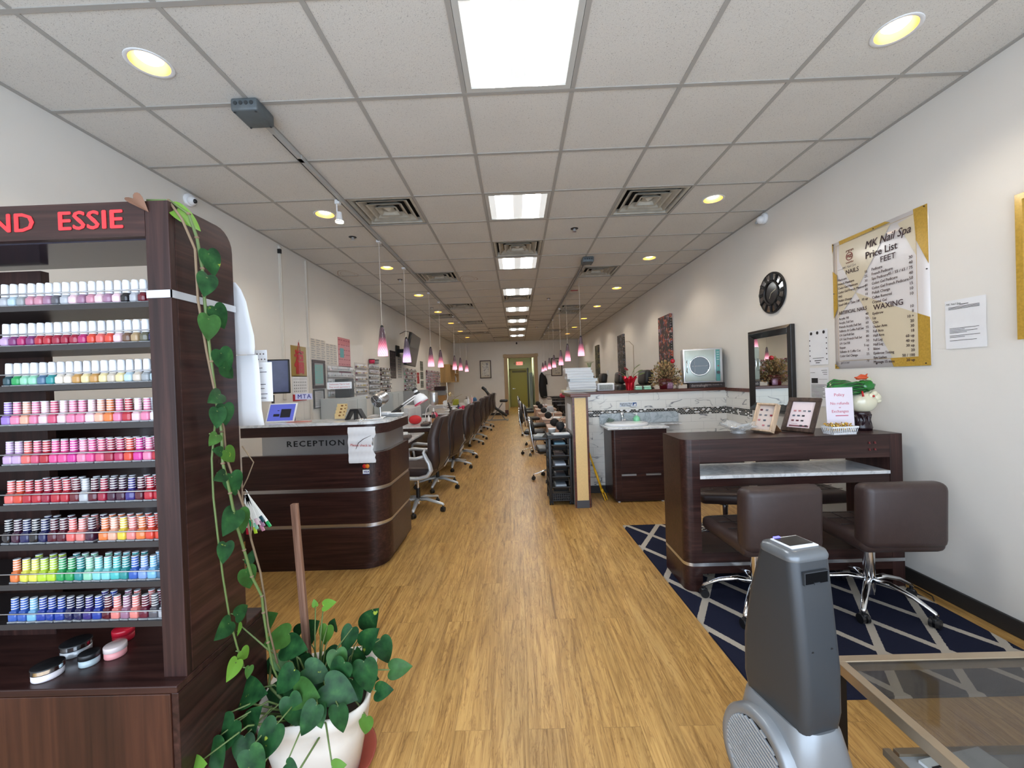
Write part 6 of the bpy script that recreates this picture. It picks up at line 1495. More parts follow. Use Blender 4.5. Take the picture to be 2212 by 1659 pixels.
# ------------------------------------------------------------------ manicure tables along the left
m_tbl = m_dark
def nail_table(y0, y1, raised, lab):
    t = thing('manicure_table', lab, 'table', (0, 0, 0)); t['group'] = 'marble topped manicure tables along the left wall'
    z = .80 if raised else .72; xr = -1.25 if raised else -1.365
    B().box(-1.97, y0+.004, z-.022, xr, y1-.004, z).obj('marble_top', m_marb, t, bevel=.003)
    B().box(-1.94, y0+.02, z-.075, xr-.03, y1-.02, z-.022).obj('apron', m_tbl, t)
    b = B(); b.box(-1.9, y0+.03, 0, -1.62, y0+.07, z-.075).box(-1.9, y1-.07, 0, -1.62, y1-.03, z-.075); b.obj('side_panel', m_tbl, t)
    b = B(); b.box(-1.66, y0+.07, .1, -1.64, y1-.07, z-.075); b.obj('modesty_panel', m_tbl, t)
segs = [(4.75, 5.84, 0), (5.85, 7.44, 1), (7.45, 8.26, 0), (8.27, 9.97, 1), (9.98, 10.69, 0), (10.70, 12.3, 1), (12.31, 13.6, 0)]
for k, (a, c, r_) in enumerate(segs): nail_table(a, c, r_, '%s marble manicure table, %s from the front of the left row' % ('raised' if r_ else 'low', ORD[k+1]))

def backrest_mesh(mi=0):
    b = B(); prof = [(.47, .235, .15, .05), (.50, .25, .19, .07), (.60, .285, .25, .085), (.72, .285, .26, .085), (.85, .28, .24, .08), (.97, .305, .19, .07), (1.04, .335, .165, .06), (1.065, .345, .14, .035)]
    n = 20; v, f = [], []
    for z, x, hw, th in prof:
        for k in range(n):
            a = 2*PI*k/n; c, s = math.cos(a), math.sin(a)
            cx = abs(c)**.55*(1 if c > 0 else -1); sy = abs(s)**.55*(1 if s > 0 else -1)
            v.append((x-.025+cx*th*.8, sy*hw, z))
    m = len(prof)
    for j in range(m-1):
        for k in range(n): f.append((j*n+k, j*n+(k+1) % n, (j+1)*n+(k+1) % n, (j+1)*n+k))
    f += [tuple(range(n-1, -1, -1)), tuple((m-1)*n+k for k in range(n))]
    b._add(v, f, mi, True); return b
ch = thing('salon_armchair', 'x', 'chair')
backrest_mesh().obj('backrest', m_leather, ch)
b = B(); pts = [(.275, .12, .485), (.325, .19, .58), (.335, .205, .70), (.325, .19, .83), (.345, .16, .95), (.372, .135, 1.04)]
b.tube(pts, .005, 6).tube([(x, -y, z) for x, y, z in pts], .005, 6); b.obj('piping', M('seam_dark', rgb(30, 22, 22), .6), ch)
b = B(); b.rbox(-.27, -.25, .42, .25, .25, .53, .045, 4); b.obj('seat', m_leather, ch)
for sy in (-1, 1):
    y = .285*sy; b = B()
    pts = [(-.22, y, .435), (-.05, y, .425), (.12, y, .425), (.22, y, .45), (.26, y, .51), (.245, y, .58), (.205, y, .65), (.185, y, .70), (.20, y, .73)]
    b.tube(pts, [.030, .034, .038, .042, .042, .038, .034, .03, .018], 10, flat=.55)
    pts = [(.19, y, .66), (.10, y, .635), (-.02, y, .635), (-.14, y, .645), (-.21, y, .635), (-.22, y, .60), (-.20, y, .52), (-.19, y, .45)]
    b.tube(pts, [.02, .022, .024, .026, .022, .02, .018, .018], 8, flat=.8)
    for p in ((.1, y+sy*.018, .425), (.245, y+sy*.02, .55), (.195, y+sy*.018, .70)): b.ell(p, .008, .006, .008, n=8, m=5)
    b.obj('armrest', m_silver, ch)
b = B(); b.box(-.12, -.1, .39, .12, .1, .42, 1).cyl((0, 0, .12), (0, 0, .25), .024, mi=1).cyl((0, 0, .25), (0, 0, .40), .014, mi=0).cyl((0, 0, .08), (0, 0, .14), .035, mi=0); b.obj('column', [m_chrome, m_black], ch)
star(ch, .30, .125, R(-8), m_silver, th=.026, foot=.08)
CH = [(-1.16, 4.55, 2), (-1.13, 5.52, -4), (-1.10, 6.72, 3), (-1.08, 7.62, -3), (-1.10, 9.15, 2), (-1.08, 10.0, -2), (-1.08, 11.7, 3), (-1.06, 12.6, 0)]
for k, (x, y, rz) in enumerate(CH):
    o = ch if k == 0 else dup(ch)
    o.location = (x, y, 0); o.rotation_euler = (0, 0, R(rz-9)); o['label'] = 'high back brown leather chair with silver arms, %s from the front of the left row' % ORD[k+1]; o['group'] = 'brown client chairs at the manicure tables'
# technician chair of black mesh
t = thing('mesh_office_chair', 'black mesh office chair between the cabinets and the raised manicure table', 'chair', (-2.22, 6.75, 0), 0)
b = B(); b.rbox(.13, -.19, .56, .17, .19, 1.0, .02, 3); [setattr(v.co, 'x', v.co.x+.12*(v.co.z-.6)) for v in b.bm.verts]; b.obj('backrest', M('black_mesh', rgb(30, 30, 32), .8, bump=.5, bscale=600), t)
B().rbox(-.17, -.2, .44, .19, .2, .52, .04, 3).obj('seat', m_blackm, t)
b = B(); b.cyl((0, 0, .12), (0, 0, .44), .02).tube([(.1, 0, .44), (.24, 0, .46), (.25, 0, .7)], .02, 8); b.obj('column', m_black, t); star(t, .20, .12, 0, m_black)
tag(B().ell((0, 0, .075), .1, .09, .07, n=20, m=12).obj('cushion', M('red_cushion', rgb(210, 40, 50), .6), loc=(-1.60, 6.25, .797)), 'round red cushion on the raised manicure table by the mesh chair', 'cushion')

# ------------------------------------------------------------------ things on the tables
m_pinkb = M('pink_plastic', rgb(222, 150, 160), .3); m_hpink = M('hot_pink_plastic', rgb(210, 50, 90), .35)
t = thing('clamp_lamp', 'white swing arm lamp with a black joint at the back of the reception counter', 'lamp', (-1.17, 3.70, CT+.001))
B().lathe([(0, 0), (.045, 0), (.045, .012), (.015, .02), (0, .02)], n=20).obj('base', m_black, t)
b = B(); b.tube([(0, 0, .015), (.03, .03, .03), (.10, .06, .085)], [.007, .014, .010], 8, mi=1); b.tube([(.09, .05, .085), (.21, .1, .17)], .006, 8).tube([(.1, .055, .068), (.22, .1, .152)], .006, 8); b.obj('arm', [m_white, m_black], t)
T = Tr(.245, .13, .125) @ Ry(R(-28))
b = B(); b.lathe([(.018, .10), (.024, .07), (.03, .055), (.055, .03), (.068, -.01), (.07, -.03), (.062, -.03), (.05, .02), (0, .04)], n=26, T=T); b.obj('lamp_shade', m_white, t)
b = B(); b.lathe([(.0, .125), (.022, .12), (.024, .1), (0, .1)], n=18, T=T).lathe([(.029, .052), (.031, .062), (.026, .078), (.024, .078)], n=18, T=T); b.obj('socket', m_black, t)
b = B(); b.lathe([(.069, -.03), (.0715, -.02), (.070, -.018)], n=26, T=T @ Tr(-.004, 0, -.004)); b.obj('band', m_hpink, t)
t = thing('gooseneck_fan', 'upright silver drum lamp on a curved white gooseneck', 'lamp', (-1.50, 6.50, .8005))
b = B(); b.lathe([(0, 0), (.04, 0), (.04, .012), (0, .015)], n=18, mi=1); b.tube([(0, 0, .01), (.005, 0, .12), (.03, 0, .22), (.09, 0, .29), (.14, 0, .31)], .008, 8); b.obj('gooseneck', [m_white, m_black], t)
b = B(); b.lathe([(.03, .27), (.065, .29), (.07, .33), (.066, .46), (.06, .475)], c=(.15, 0, 0), n=26); b.lathe([(0, .455), (.06, .47)], c=(.15, 0, 0), n=26, mi=1); b.obj('housing', [m_alu, m_white], t)
for k, (x, y, z, nm, lab, cat, shp, col) in enumerate([
    (-1.33, 6.35, .8, 'lotion_bottle', 'tall pale pink lotion bottle beside the gooseneck drum lamp', 'bottle', 't', m_pinkb),
    (-1.40, 6.30, .8, 'pump_bottle', 'short white and pink bottle next to the tall pink lotion bottle', 'bottle', 's', m_white),
    (-1.30, 6.20, .8, 'amber_bottle', 'dark pump bottle with a beige label near the drum lamp', 'bottle', 'p', m_black),
    (-1.36, 6.6, .8, 'pink_bag', 'hot pink bag behind the pink bottles on the second table', 'bag', 'b', m_hpink),
    (-1.43, 4.85, .72, 'white_tube', 'small white tube on the nearest low manicure table', 'bottle', 's', m_white),
    (-1.28, 9.0, .8, 'pink_mug', 'hot pink cup on the fourth table, nearer one', 'cup', 'c', m_hpink),
    (-1.29, 9.5, .8, 'pink_mug', 'hot pink cup on the fourth table, farther one', 'cup', 'c', m_hpink),
    (-1.36, 9.25, .8, 'blue_bottle', 'dark blue bottle between the pink cups', 'bottle', 's', M('navy_plastic', rgb(30, 34, 90), .3)),
    (-1.42, 8.95, .8, 'white_jar', 'small white jar beside the white pole lamp', 'jar', 'c', m_white),
    (-1.35, 11.0, .8, 'spray_bottle', 'white spray bottle on the sixth table', 'bottle', 't', m_white),
    (-1.45, 11.3, .8, 'clear_jar', 'round white jar on the sixth table', 'jar', 'b', M('milky', rgb(206, 206, 200), .3)),
    (-1.33, 11.7, .8, 'lotion_bottle', 'red and white lotion bottle on the sixth table', 'bottle', 't', M('rose_white', rgb(216, 170, 170), .3)),
    (-1.50, 11.9, .8, 'amber_bottle', 'dark pump bottle far along the left tables', 'bottle', 'p', m_black),
    (-1.42, 12.0, .8, 'clear_jar', 'pale jar far along the left tables', 'jar', 'c', M('milky', rgb(206, 206, 200), .3)),
    (-1.36, 12.8, .72, 'blue_bag', 'blue bag at the far end of the left tables', 'bag', 'B', M('blue_cloth', rgb(50, 100, 140), .7)),
    (-1.50, 5.3, .72, 'white_jar', 'white jar on the nearest low table behind the chair', 'jar', 'c', m_white)]):
    t = thing(nm, lab, cat, (x, y, z+.0005))
    if shp == 't': b = B().lathe([(0, 0), (.032, 0), (.034, .01), (.034, .14), (.02, .17), (.014, .18)], n=16); b.obj('bottle', col, t); B().lathe([(.015, .18), (.016, .2), (.006, .235), (0, .236)], n=12).obj('cap', m_white, t)
    if shp == 's': B().lathe([(0, 0), (.026, 0), (.026, .09), (.012, .1), (0, .1)], n=16).obj('bottle', col, t); B().lathe([(.014, .1), (.014, .125), (0, .126)], n=12).obj('cap', m_black if col is not m_white else m_white, t)
    if shp == 'p': B().lathe([(0, 0), (.03, 0), (.03, .13), (.012, .15), (0, .15)], n=16).obj('bottle', col, t); B().lathe([(.031, .02), (.031, .09)], n=16).obj('label_band', M('kraft', rgb(176, 128, 84), .7), t); B().cyl((0, 0, .15), (0, 0, .18), .006).rbox(-.03, -.006, .178, .01, .006, .19, .004, 2).obj('pump', m_black, t)
    if shp == 'c': B().lathe([(0, 0), (.034, 0), (.04, .075), (.036, .075), (.03, .01), (0, .01)], n=18).obj('cup', col, t); B().tube([(.038, 0, .06), (.06, 0, .055), (.06, 0, .025), (.036, 0, .02)], .005, 6).obj('cup_handle', col, t)
    if shp in 'bB': s_ = 1.4 if shp == 'B' else 1; B().ell((0, 0, .075*s_), .055*s_, .05*s_, .075*s_, n=18, m=12, fn=lambda p: 1+.06*math.sin(5*p.x)).obj('body', col, t); B().tube([(-.03, 0, .13*s_), (0, 0, .17*s_), (.03, 0, .13*s_)], .005, 6).obj('strap', m_black, t)
t = thing('acrylic_organizer', 'clear acrylic organizer on the nearest low manicure table', 'organizer', (-1.46, 4.72, .7205))
B().box(-.04, -.06, 0, .04, .06, .004).box(-.04, -.06, 0, -.037, .06, .1).box(.037, -.06, 0, .04, .06, .1).box(-.04, -.06, .05, .04, .06, .053).obj('rack', M('grey_acrylic', rgb(180, 190, 190), .1, alpha=.5), t)
for k, (y, z) in enumerate(((5.15, .72), (6.0, .8), (7.8, .72), (8.5, .8))):
    tag(B().rbox(-.06, -.14, 0, .06, .14, .045, .02, 3).obj('arm_cushion', m_leather, loc=(-1.38 if z > .75 else -1.45, y, z+.0005), rot=(0, 0, R(4))), 'brown padded arm cushion on the %s manicure table' % ('first', 'second', 'third', 'fourth')[k], 'arm cushion', 'arm cushions on the manicure tables')
t = thing('pole_lamp', 'thin white upright pole lamp on the fourth manicure table', 'lamp', (-1.58, 9.0, .8005))
b = B(); b.tube([(0, 0, 0), (-.01, 0, .2), (.02, 0, .3), (.01, 0, .63)], .009, 8); b.lathe([(0, 0), (.05, 0), (.05, .01), (0, .012)], n=16); b.obj('pole', m_white, t)
t = thing('black_tablet', 'slim black device standing beside the white pole lamp', 'device', (-1.42, 8.8, .8005)); B().box(-.05, -.02, 0, -.03, .1, .22, T=Ry(R(-18))).obj('body', m_black, t)
t = thing('gold_desk_lamp', 'gold angled desk lamp far along the left tables', 'lamp', (-1.80, 10.9, .8005))
b = B(); b.lathe([(0, 0), (.06, 0), (.06, .012), (0, .015)], n=18).tube([(0, 0, .01), (.12, 0, .22), (-.02, 0, .36)], .008, 8).tube([(.12, 0, .22), (.3, 0, .3)], .007, 8); b.obj('arm', m_champ, t)
B().lathe([(.02, .1), (.03, .08), (.085, 0), (.08, 0)], n=22, T=Tr(-.06, 0, .28) @ Ry(R(30))).obj('lamp_shade', M('gold_metal', (.75, .62, .35), .25, .9), t)
t = thing('yellow_box', 'olive yellow tissue box behind the gold desk lamp', 'box', (-1.72, 11.2, .8005)); B().rbox(-.08, -.06, 0, .08, .06, .16, .01, 2).obj('box', M('olive_yellow', rgb(150, 150, 30), .6), t)
t = thing('drum_lamp', 'small round white table fan far along the left tables', 'fan', (-1.78, 9.9, .8005)); B().cyl((0, 0, 0), (0, 0, .1), .008).cyl((0, -.02, .14), (0, .02, .14), .055, n=20).lathe([(0, 0), (.04, 0), (.04, .01), (0, .012)], n=16).obj('body', m_white, t)

# ------------------------------------------------------------------ left wall
def lw(name, lab, cat, ya, yb, z0, z1, **k): return thing(name, lab, cat, (XL+.001, (ya+yb)/2, z0)), (yb-ya), (z1-z0)
# hanging calendar with the red lucky character
t, w, h = lw('wall_calendar', 'gold hanging calendar with a large red lucky character beside the monitor', 'calendar', 4.69, 5.03, 1.27, 1.93)
B().box(0, -w/2, .29, .004, w/2, h).obj('gold_panel', M('calendar_gold', rgb(164, 140, 72), .35, .35), t)
b = B(); v = [(.008, -w/2+.01, .08), (.008, w/2, .08), (.003, w/2, .3), (.003, -w/2+.01, .3)]; b._add(v, [(0, 1, 2, 3)]); b.box(0, -w/2+.01, .08, .004, w/2, .3); b.obj('month_page', m_paper, t)
B().box(0, -w/2+.01, 0, .006, w/2-.03, .085).obj('lower_flap', M('calendar_red', rgb(170, 26, 40), .5), t)
b = B(); b.text('福', .31, Tr(.0065, .0, .445) @ RIGHTF, 0, bold=.010, ext=.0012, sx=.68); b.obj('character', M('calendar_char', rgb(178, 30, 44), .45), t)
b = B(); b.tube([(.006, -.03, .60), (.006, 0, .71), (.006, .03, .60)], .004, 6).tube([(.006, -.05, .575), (.006, 0, .6), (.006, .05, .575)], .012, 6).tube([(.006, 0, .70), (.012, .0, .73), (.012, .02, .74)], .003, 5, mi=1); b.obj('hanger', [M('calendar_char', rgb(178, 30, 44), .45), m_alu], t)
b = B(); b.box(.0085, -w/2+.02, .262, .009, w/2-.01, .266)
for r_ in range(4):
    for c_ in range(7): b.box(.0085, -w/2+.03+.042*c_, .215-.036*r_, .009, -w/2+.05+.042*c_, .232-.036*r_)
b.obj('print', m_grey, t)
def framed(lab, ya, yb, z0, z1, fr, mf, mc, lines):
    t, w, h = lw('picture_frame', lab, 'picture frame', ya, yb, z0, z1)
    b = B()
    for (y0, q0, y1, q1) in ((-w/2, 0, w/2, fr), (-w/2, h-fr, w/2, h), (-w/2, fr, -w/2+fr, h-fr), (w/2-fr, fr, w/2, h-fr)): b.box(0, y0, q0, .02, y1, q1)
    b.obj('frame', mf, t, bevel=.004); B().box(0, -w/2+fr, fr, .008, w/2-fr, h-fr).obj('mat_board', mc[0], t); B().box(.008, -w/2+fr*1.6, fr*1.6, .01, w/2-fr*1.6, h-fr*1.6).obj('certificate', mc[1], t)
    b = B(); iw = w-fr*4
    for k in range(lines): q = h-fr*2-(h-fr*4)*(k+.5)/lines; b.box(.0105, -iw/2*(.9 if k % 3 else .5), q, .011, iw/2*(.8 if k % 2 else .6), q+.006)
    b.obj('print', m_grey, t)
framed('dark frame holding a teal certificate, above the smaller frame', 5.16, 5.50, 1.41, 1.785, .04, m_dark, [m_grey, M('teal_paper', rgb(120, 176, 172), .6)], 9)
framed('thin black frame holding a grey certificate, below the teal one', 5.17, 5.45, 1.15, 1.395, .014, m_black, [m_paper, M('grey_paper', rgb(176, 180, 184), .6)], 8)
def sheet_l(lab, ya, yb, z0, z1, mat, rows, cols, name='paper_notice', cat='paper', pm=None):
    t, w, h = lw(name, lab, cat, ya, yb, z0, z1)
    B().box(0, -w/2, 0, .003, w/2, h).obj('sheet', mat, t)
    b = B()
    for r_ in range(rows):
        for c_ in range(cols): y = -w/2+w*(c_+.12)/cols; b.box(.003, y, h*(r_+.4)/rows, .0036, y+w/cols*(.55+.2*((r_*3+c_) % 2)), h*(r_+.4)/rows+min(.012, h/rows*.4))
    b.obj('print', pm or m_grey, t); return t, w, h
m_offp = M('off_white_paper', rgb(204, 198, 188), .7)
sheet_l('printed off white sheets taped above the teal certificate', 5.15, 5.55, 1.80, 2.06, m_offp, 9, 3)
sheet_l('second printed sheet right of the first one above the frames', 5.57, 5.9, 1.74, 2.03, m_offp, 9, 3)
t, w, h = sheet_l('pink hanging calendar with a teal tag on the left wall', 5.95, 6.38, 1.58, 2.16, M('rose_paper', rgb(200, 130, 136), .6), 8, 5, 'wall_calendar', 'calendar', M('rose_print', rgb(150, 70, 90), .6))
B().box(.004, -.16, .28, .007, -.03, .42).obj('teal_tag', M('teal_tag', rgb(70, 150, 156), .5), t); B().box(.004, -w/2, 0, .006, w/2, .07).obj('footer', M('magenta_strip', rgb(140, 40, 80), .5), t)
sheet_l('tall dark poster between the nail racks on the left wall', 8.38, 8.78, 1.555, 2.145, M('dark_poster', rgb(52, 44, 50), .35), 6, 2, 'poster', 'poster', M('poster_pale', rgb(130, 110, 116), .5))
sheet_l('pale narrow poster right of the dark poster on the left wall', 8.93, 9.21, 1.565, 2.12, m_offp, 10, 2, 'poster', 'poster', M('poster_blue', rgb(100, 130, 160), .5))
sheet_l('narrow red sign past the television on the left wall', 10.62, 10.86, 1.43, 1.72, M('sign_red', rgb(170, 30, 36), .5), 2, 1, 'sign', 'sign')
for q, (z0, z1, l) in enumerate(((1.78, 2.04, 'upper'), (1.55, 1.75, 'middle'), (1.31, 1.5, 'lower'))): sheet_l('dark photo card on the left wall past the red sign, %s one' % l, 11.0, 11.33, z0, z1, M('photo_dark', rgb(84, 88, 78), .5), 3, 3, 'photo_card', 'photo card')
# nail racks: shelves as parts, their many tiny bottles as one object
RK = [(5.56, 6.45, 1.19, 1.73, 6, 'c', 'clear acrylic wall rack of nail tips behind the sneeze guard'), (6.53, 7.03, 1.19, 1.81, 6, 'w', 'acrylic wall rack of nail colours, first after the pink calendar'), (7.12, 7.63, 1.27, 1.81, 6, 's', 'acrylic wall rack of nail colours left of the dark poster pair, middle one'),
      (7.72, 8.30, 1.25, 1.77, 6, 'd', 'acrylic wall rack of dark nail colours next to the dark poster'), (9.36, 10.42, 1.18, 1.81, 7, 'r', 'acrylic wall rack of red nail colours below the television'), (11.64, 13.6, 1.19, 1.81, 8, 'p', 'wide wall rack of pink nail samples before the wooden cabinet')]
PAL = {'c': ['silver', 'white', 'pale blue', 'clear grey'], 'w': ['white', 'cream', 'yellow', 'maroon', 'smoke'], 's': ['silver', 'grey', 'clear grey', 'smoke'], 'd': ['brown', 'wine', 'black', 'beige'], 'r': ['red', 'black', 'white', 'crimson', 'mint', 'navy'], 'p': ['pink', 'mauve', 'wine', 'dusty pink', 'pale pink']}
allc = sorted({c for p in PAL.values() for c in p}); sb = B(); rr = random.Random(31)
for k, (ya, yb, z0, z1, ns, pal, lab) in enumerate(RK):
    t, w, h = lw('nail_wall_rack', lab, 'wall rack', ya, yb, z0, z1); t['group'] = 'nail colour racks on the left wall'
    B().box(0, -w/2, 0, .003, w/2, h).obj('back_panel', M('rack_back', rgb(206, 200, 194), .4), t)
    for j in range(ns):
        z = .01+h/ns*j; b = B(); b.box(.003, -w/2, z, .05, w/2, z+.003).box(.047, -w/2, z, .05, w/2, z+.022); b.obj('shelf', M('rack_clear', rgb(220, 224, 226), .1, alpha=.4), t)
        y = ya+.02
        while y < yb-.02:
            if rr.random() < .9:
                c = allc.index(rr.choice(PAL[pal])); c = c if rr.random() < .95 else allc.index('smoke'); sb.box(XL+.012, y-.011, z0+z+.0035, XL+.034, y+.011, z0+z+.035, c); sb.box(XL+.016, y-.007, z0+z+.035, XL+.03, y+.007, z0+z+.068, len(allc) if pal in 'cws' or rr.random() < .5 else c)
            y += .029
tag(sb.obj('small_polish_bottles', [mcol(c) for c in allc]+[m_wcap]), 'rows of tiny nail polish bottles on the left wall racks', 'nail polish', kind='stuff')
for y, z, c, l in ((7.2, 1.815, m_hpink, 'small pink tub on top of the left wall nail rack'), (7.42, 1.815, m_grey, 'small grey tub on top of the left wall nail rack')):
    t = thing('small_tub', l, 'tub', (XL+.05, y, z)); B().lathe([(0, 0), (.045, 0), (.05, .07), (0, .07)], n=16).obj('body', c, t); B().lathe([(.052, .065), (.052, .08), (0, .082)], n=16).obj('lid', m_black, t)
# television on its arm
t = thing('television', 'black flat television tilted out from the left wall on a bracket', 'television', (-2.28, 8.9, 2.16), 0)
T = Rz(R(5)) @ Ry(R(12))
B().rbox(-.03, -.60, -.345, .03, .60, .345, .01, 2, T=T).obj('cabinet', m_black, t)
B().box(.0305, -.585, -.325, .032, .585, .33, T=T).obj('screen', M('tv_screen', rgb(40, 38, 36), .1, coat=.5), t)
b = B(); b.box(-.34, -.12, -.12, -.32, .12, .12).box(-.33, -.03, -.04, -.03, .03, .04); b.obj('bracket', m_blackm, t)
b = B(); b.tube([(-.03, .1, .33), (-.05, .12, .42), (-.2, .2, .46), (-.33, .2, .4)], .007, 6); b.obj('cable', m_black, t)
# storage along the wall behind the tables
for k, (ya, yb, z1, dx, m_, lab) in enumerate([(5.32, 6.03, 1.27, .34, M('pale_cabinet', rgb(190, 196, 196), .4), 'pale grey storage cabinet along the left wall, first behind the reception'), (7.3, 7.98, 1.29, .34, M('pale_cabinet', rgb(190, 196, 196), .4), 'pale grey storage cabinet along the left wall, second one'),
                                               (9.2, 10.15, 1.27, .36, m_grey, 'mid grey metal cabinet along the left wall, third one'), (6.1, 7.25, .9, .12, m_paper, 'low white cupboard between the two pale grey cabinets'), (8.05, 9.15, .95, .4, m_paper, 'low white cupboard before the mid grey metal cabinet')]):
    t = thing('storage_cabinet', lab, 'cabinet', (XL+.02, (ya+yb)/2, 0)); w = yb-ya
    B().box(0, -w/2, .03, dx, w/2, z1).obj('body', m_, t, bevel=.004); B().box(.02, -w/2+.03, 0, dx-.03, w/2-.03, .03).obj('plinth', m_black, t)
    for q in range(2): B().box(dx, -w/2+.01+q*w/2, .06, dx+.012, -.01+q*w/2, z1-.03).obj('door', m_, t, bevel=.002)
    for q in (-.03, .03): B().cyl((dx+.012, q, z1*.55), (dx+.03, q, z1*.55), .01).obj('knob', m_alu, t)
t = thing('black_speaker', 'small black box standing on the first pale grey cabinet', 'speaker', (-2.2, 5.86, .93)); 
for o in [t]: o.location = (XL+.23, 5.6, 1.2705)
B().rbox(-.1, -.09, 0, .1, .09, .26, .01, 2).obj('case', m_black, t); B().cyl((.1, 0, .09), (.104, 0, .09), .06, n=20).obj('cone', m_blackm, t)
t = thing('wooden_wall_cabinet', 'light wooden cabinet with an open shelf on the back left wall', 'cabinet', (XL+.001, 0, 0))
m_ply = wood('light_ply', rgb(184, 150, 98), rgb(166, 132, 82), rgb(198, 166, 114), 'z', .5, 1, 0)
b = B(); b.box(0, 13.9, 1.43, .30, 13.93, 2.06).box(0, 15.9, 1.43, .34, 15.93, 2.06).box(0, 13.93, 2.03, .34, 15.9, 2.06).box(0, 13.93, 1.43, .34, 15.9, 1.46).box(0, 13.93, 1.46, .02, 15.9, 2.03).box(.02, 14.9, 1.46, .34, 14.92, 2.03).box(.02, 14.92, 1.75, .32, 15.9, 1.77); b.obj('carcass', m_ply, t)
B().box(.0, 13.88, 1.43, .35, 13.9, 2.06).obj('side_panel', m_ply, t)
rr = random.Random(12)
for k, (y, z) in enumerate([(15.0, 1.4605), (15.2, 1.4605), (15.5, 1.4605), (15.75, 1.4605), (15.05, 1.7705), (15.35, 1.7705), (15.7, 1.7705)]):
    o = tag(B().lathe([(0, 0), (.04, 0), (.042, .15), (.02, .18), (.02, .22), (0, .222)], n=12).obj('bottle', [m_white, M('rose_white', rgb(216, 170, 170), .3), M('navy_plastic', rgb(30, 34, 90), .3)][k % 3], loc=(-2.40, y, z)), 'small bottle on the %s shelf of the wooden wall cabinet, %s from the front' % ('lower' if z < 1.5 else 'upper', ORD[k+1 if z < 1.5 else k-3]), 'bottle', 'bottles in the open wall cabinet')
for k, (y, z, w_, h_, m_, l) in enumerate([(12.0, .80, .5, .26, M('honey_wood', rgb(150, 110, 62), .5), 'honey coloured wooden drawer box behind the far left tables'), (12.1, 1.062, .34, .14, m_grey, 'grey letter tray stacked on the wooden drawer box'), (12.0, 1.204, .3, .12, m_dark, 'dark wooden box on top of the letter tray')]):
    t = thing('drawer_box', l, 'box', (-2.28, y, z+.001*k)); B().box(-.16, -w_/2, 0, .16, w_/2, h_).obj('body', m_, t, bevel=.004)
    for q in range(2): B().box(.16, -w_/2+.02+q*w_/2, .02, .168, -.02+q*w_/2, h_-.02).obj('drawer', m_, t)
t = thing('low_cupboard', 'low white cupboard under the wooden drawer box', 'cabinet', (-2.4, 12.0, 0)); B().box(-.2, -.6, .02, .3, .6, .799).obj('body', m_paper, t, bevel=.004); B().box(-.18, -.58, 0, .28, .58, .02).obj('plinth', m_black, t); B().box(.3, -.58, .05, .312, -.01, .77).obj('door', m_paper, t); B().box(.3, .01, .05, .312, .58, .77).obj('door', m_paper, t)

# ------------------------------------------------------------------ back wall
def mat_print():
    m, N, L, P = newmat('ink_painting'); mp = mapping(N, L, (7, 7, 7))
    n = tex(N, L, 'ShaderNodeTexNoise', mp.outputs[0], Scale=1.6, Detail=6, Distortion=1.5)
    r = ramp(N, [(0, rgb(60, 56, 54)), (.40, rgb(110, 100, 96)), (.46, rgb(206, 200, 186)), (.7, rgb(212, 206, 192)), (.74, rgb(190, 110, 110))]); L.new(n.outputs[0], r.inputs[0]); L.new(r.outputs[0], P.inputs['Base Color']); P.inputs['Roughness'].default_value = .15
    return m
m_print = mat_print()
for x0, x1, lab in ((-1.53, -1.06, 'black framed ink print on the back wall left of the doorway'), (1.43, 1.89, 'black framed ink print on the back wall right of the doorway')):
    t = thing('framed_print', lab, 'picture frame', ((x0+x1)/2, YB-.001, 1.55)); w = x1-x0; h = .745; b = B()
    for (a, q0, c, q1) in ((-w/2, 0, w/2, .035), (-w/2, h-.035, w/2, h), (-w/2, .035, -w/2+.035, h-.035), (w/2-.035, .035, w/2, h-.035)): b.box(a, -.02, q0, c, 0, q1)
    b.obj('frame', wood('dark_frame', rgb(66, 50, 42), rgb(44, 32, 28), rgb(90, 70, 60), 'z', .4, 1, 0), t); B().box(-w/2+.03, -.01, .03, w/2-.03, -.006, h-.03).obj('mat_board', M('mat_beige', rgb(202, 194, 176), .6), t); B().box(-w/2+.1, -.012, .1, w/2-.1, -.0105, h-.08).obj('print', m_print, t)
t = thing('hanging_coat', 'black coat hanging on the back wall right of the doorway', 'coat', (1.06, YB-.001, .66))
b = B(); v, f = [], []; n = 16
for z, hw, th, dx in ((0, .09, .04, .05), (.06, .14, .06, .03), (.3, .145, .07, .0), (.55, .135, .07, -.01), (.8, .13, .06, .0), (.93, .10, .05, -.02), (1.0, .05, .04, -.03), (1.06, .02, .02, -.03)):
    for k in range(n):
        a = 2*PI*k/n; q = 1+.12*math.sin(4*a+z*3); v.append((dx+math.cos(a)*hw*q, -.075+math.sin(a)*th*q, z))
for j in range(7):
    for k in range(n): f.append((j*n+k, j*n+(k+1) % n, (j+1)*n+(k+1) % n, (j+1)*n+k))
f += [tuple(range(n-1, -1, -1)), tuple(7*n+k for k in range(n))]; b._add(v, f, 0, True); b.obj('body', m_blackm, t)
b = B(); b.tube([(.09, -.08, .92), (.15, -.08, .75), (.17, -.07, .55)], [.03, .035, .03], 8); b.obj('sleeve', m_blackm, t); B().box(-.08, -.03, 1.06, .03, 0, 1.09).obj('hook', m_alu, t)
t = thing('coat_hook_rail', 'small pale hook rail on the back wall beside the black coat', 'hook rail', (1.3, YB-.001, 1.62)); B().box(-.12, -.015, -.02, .14, 0, .02).obj('rail', m_offp, t)
for q in range(3): B().tube([(-.08+.08*q, -.015, .0), (-.08+.08*q, -.04, -.01), (-.08+.08*q, -.045, .015)], .004, 5).obj('hook', m_alu, t)
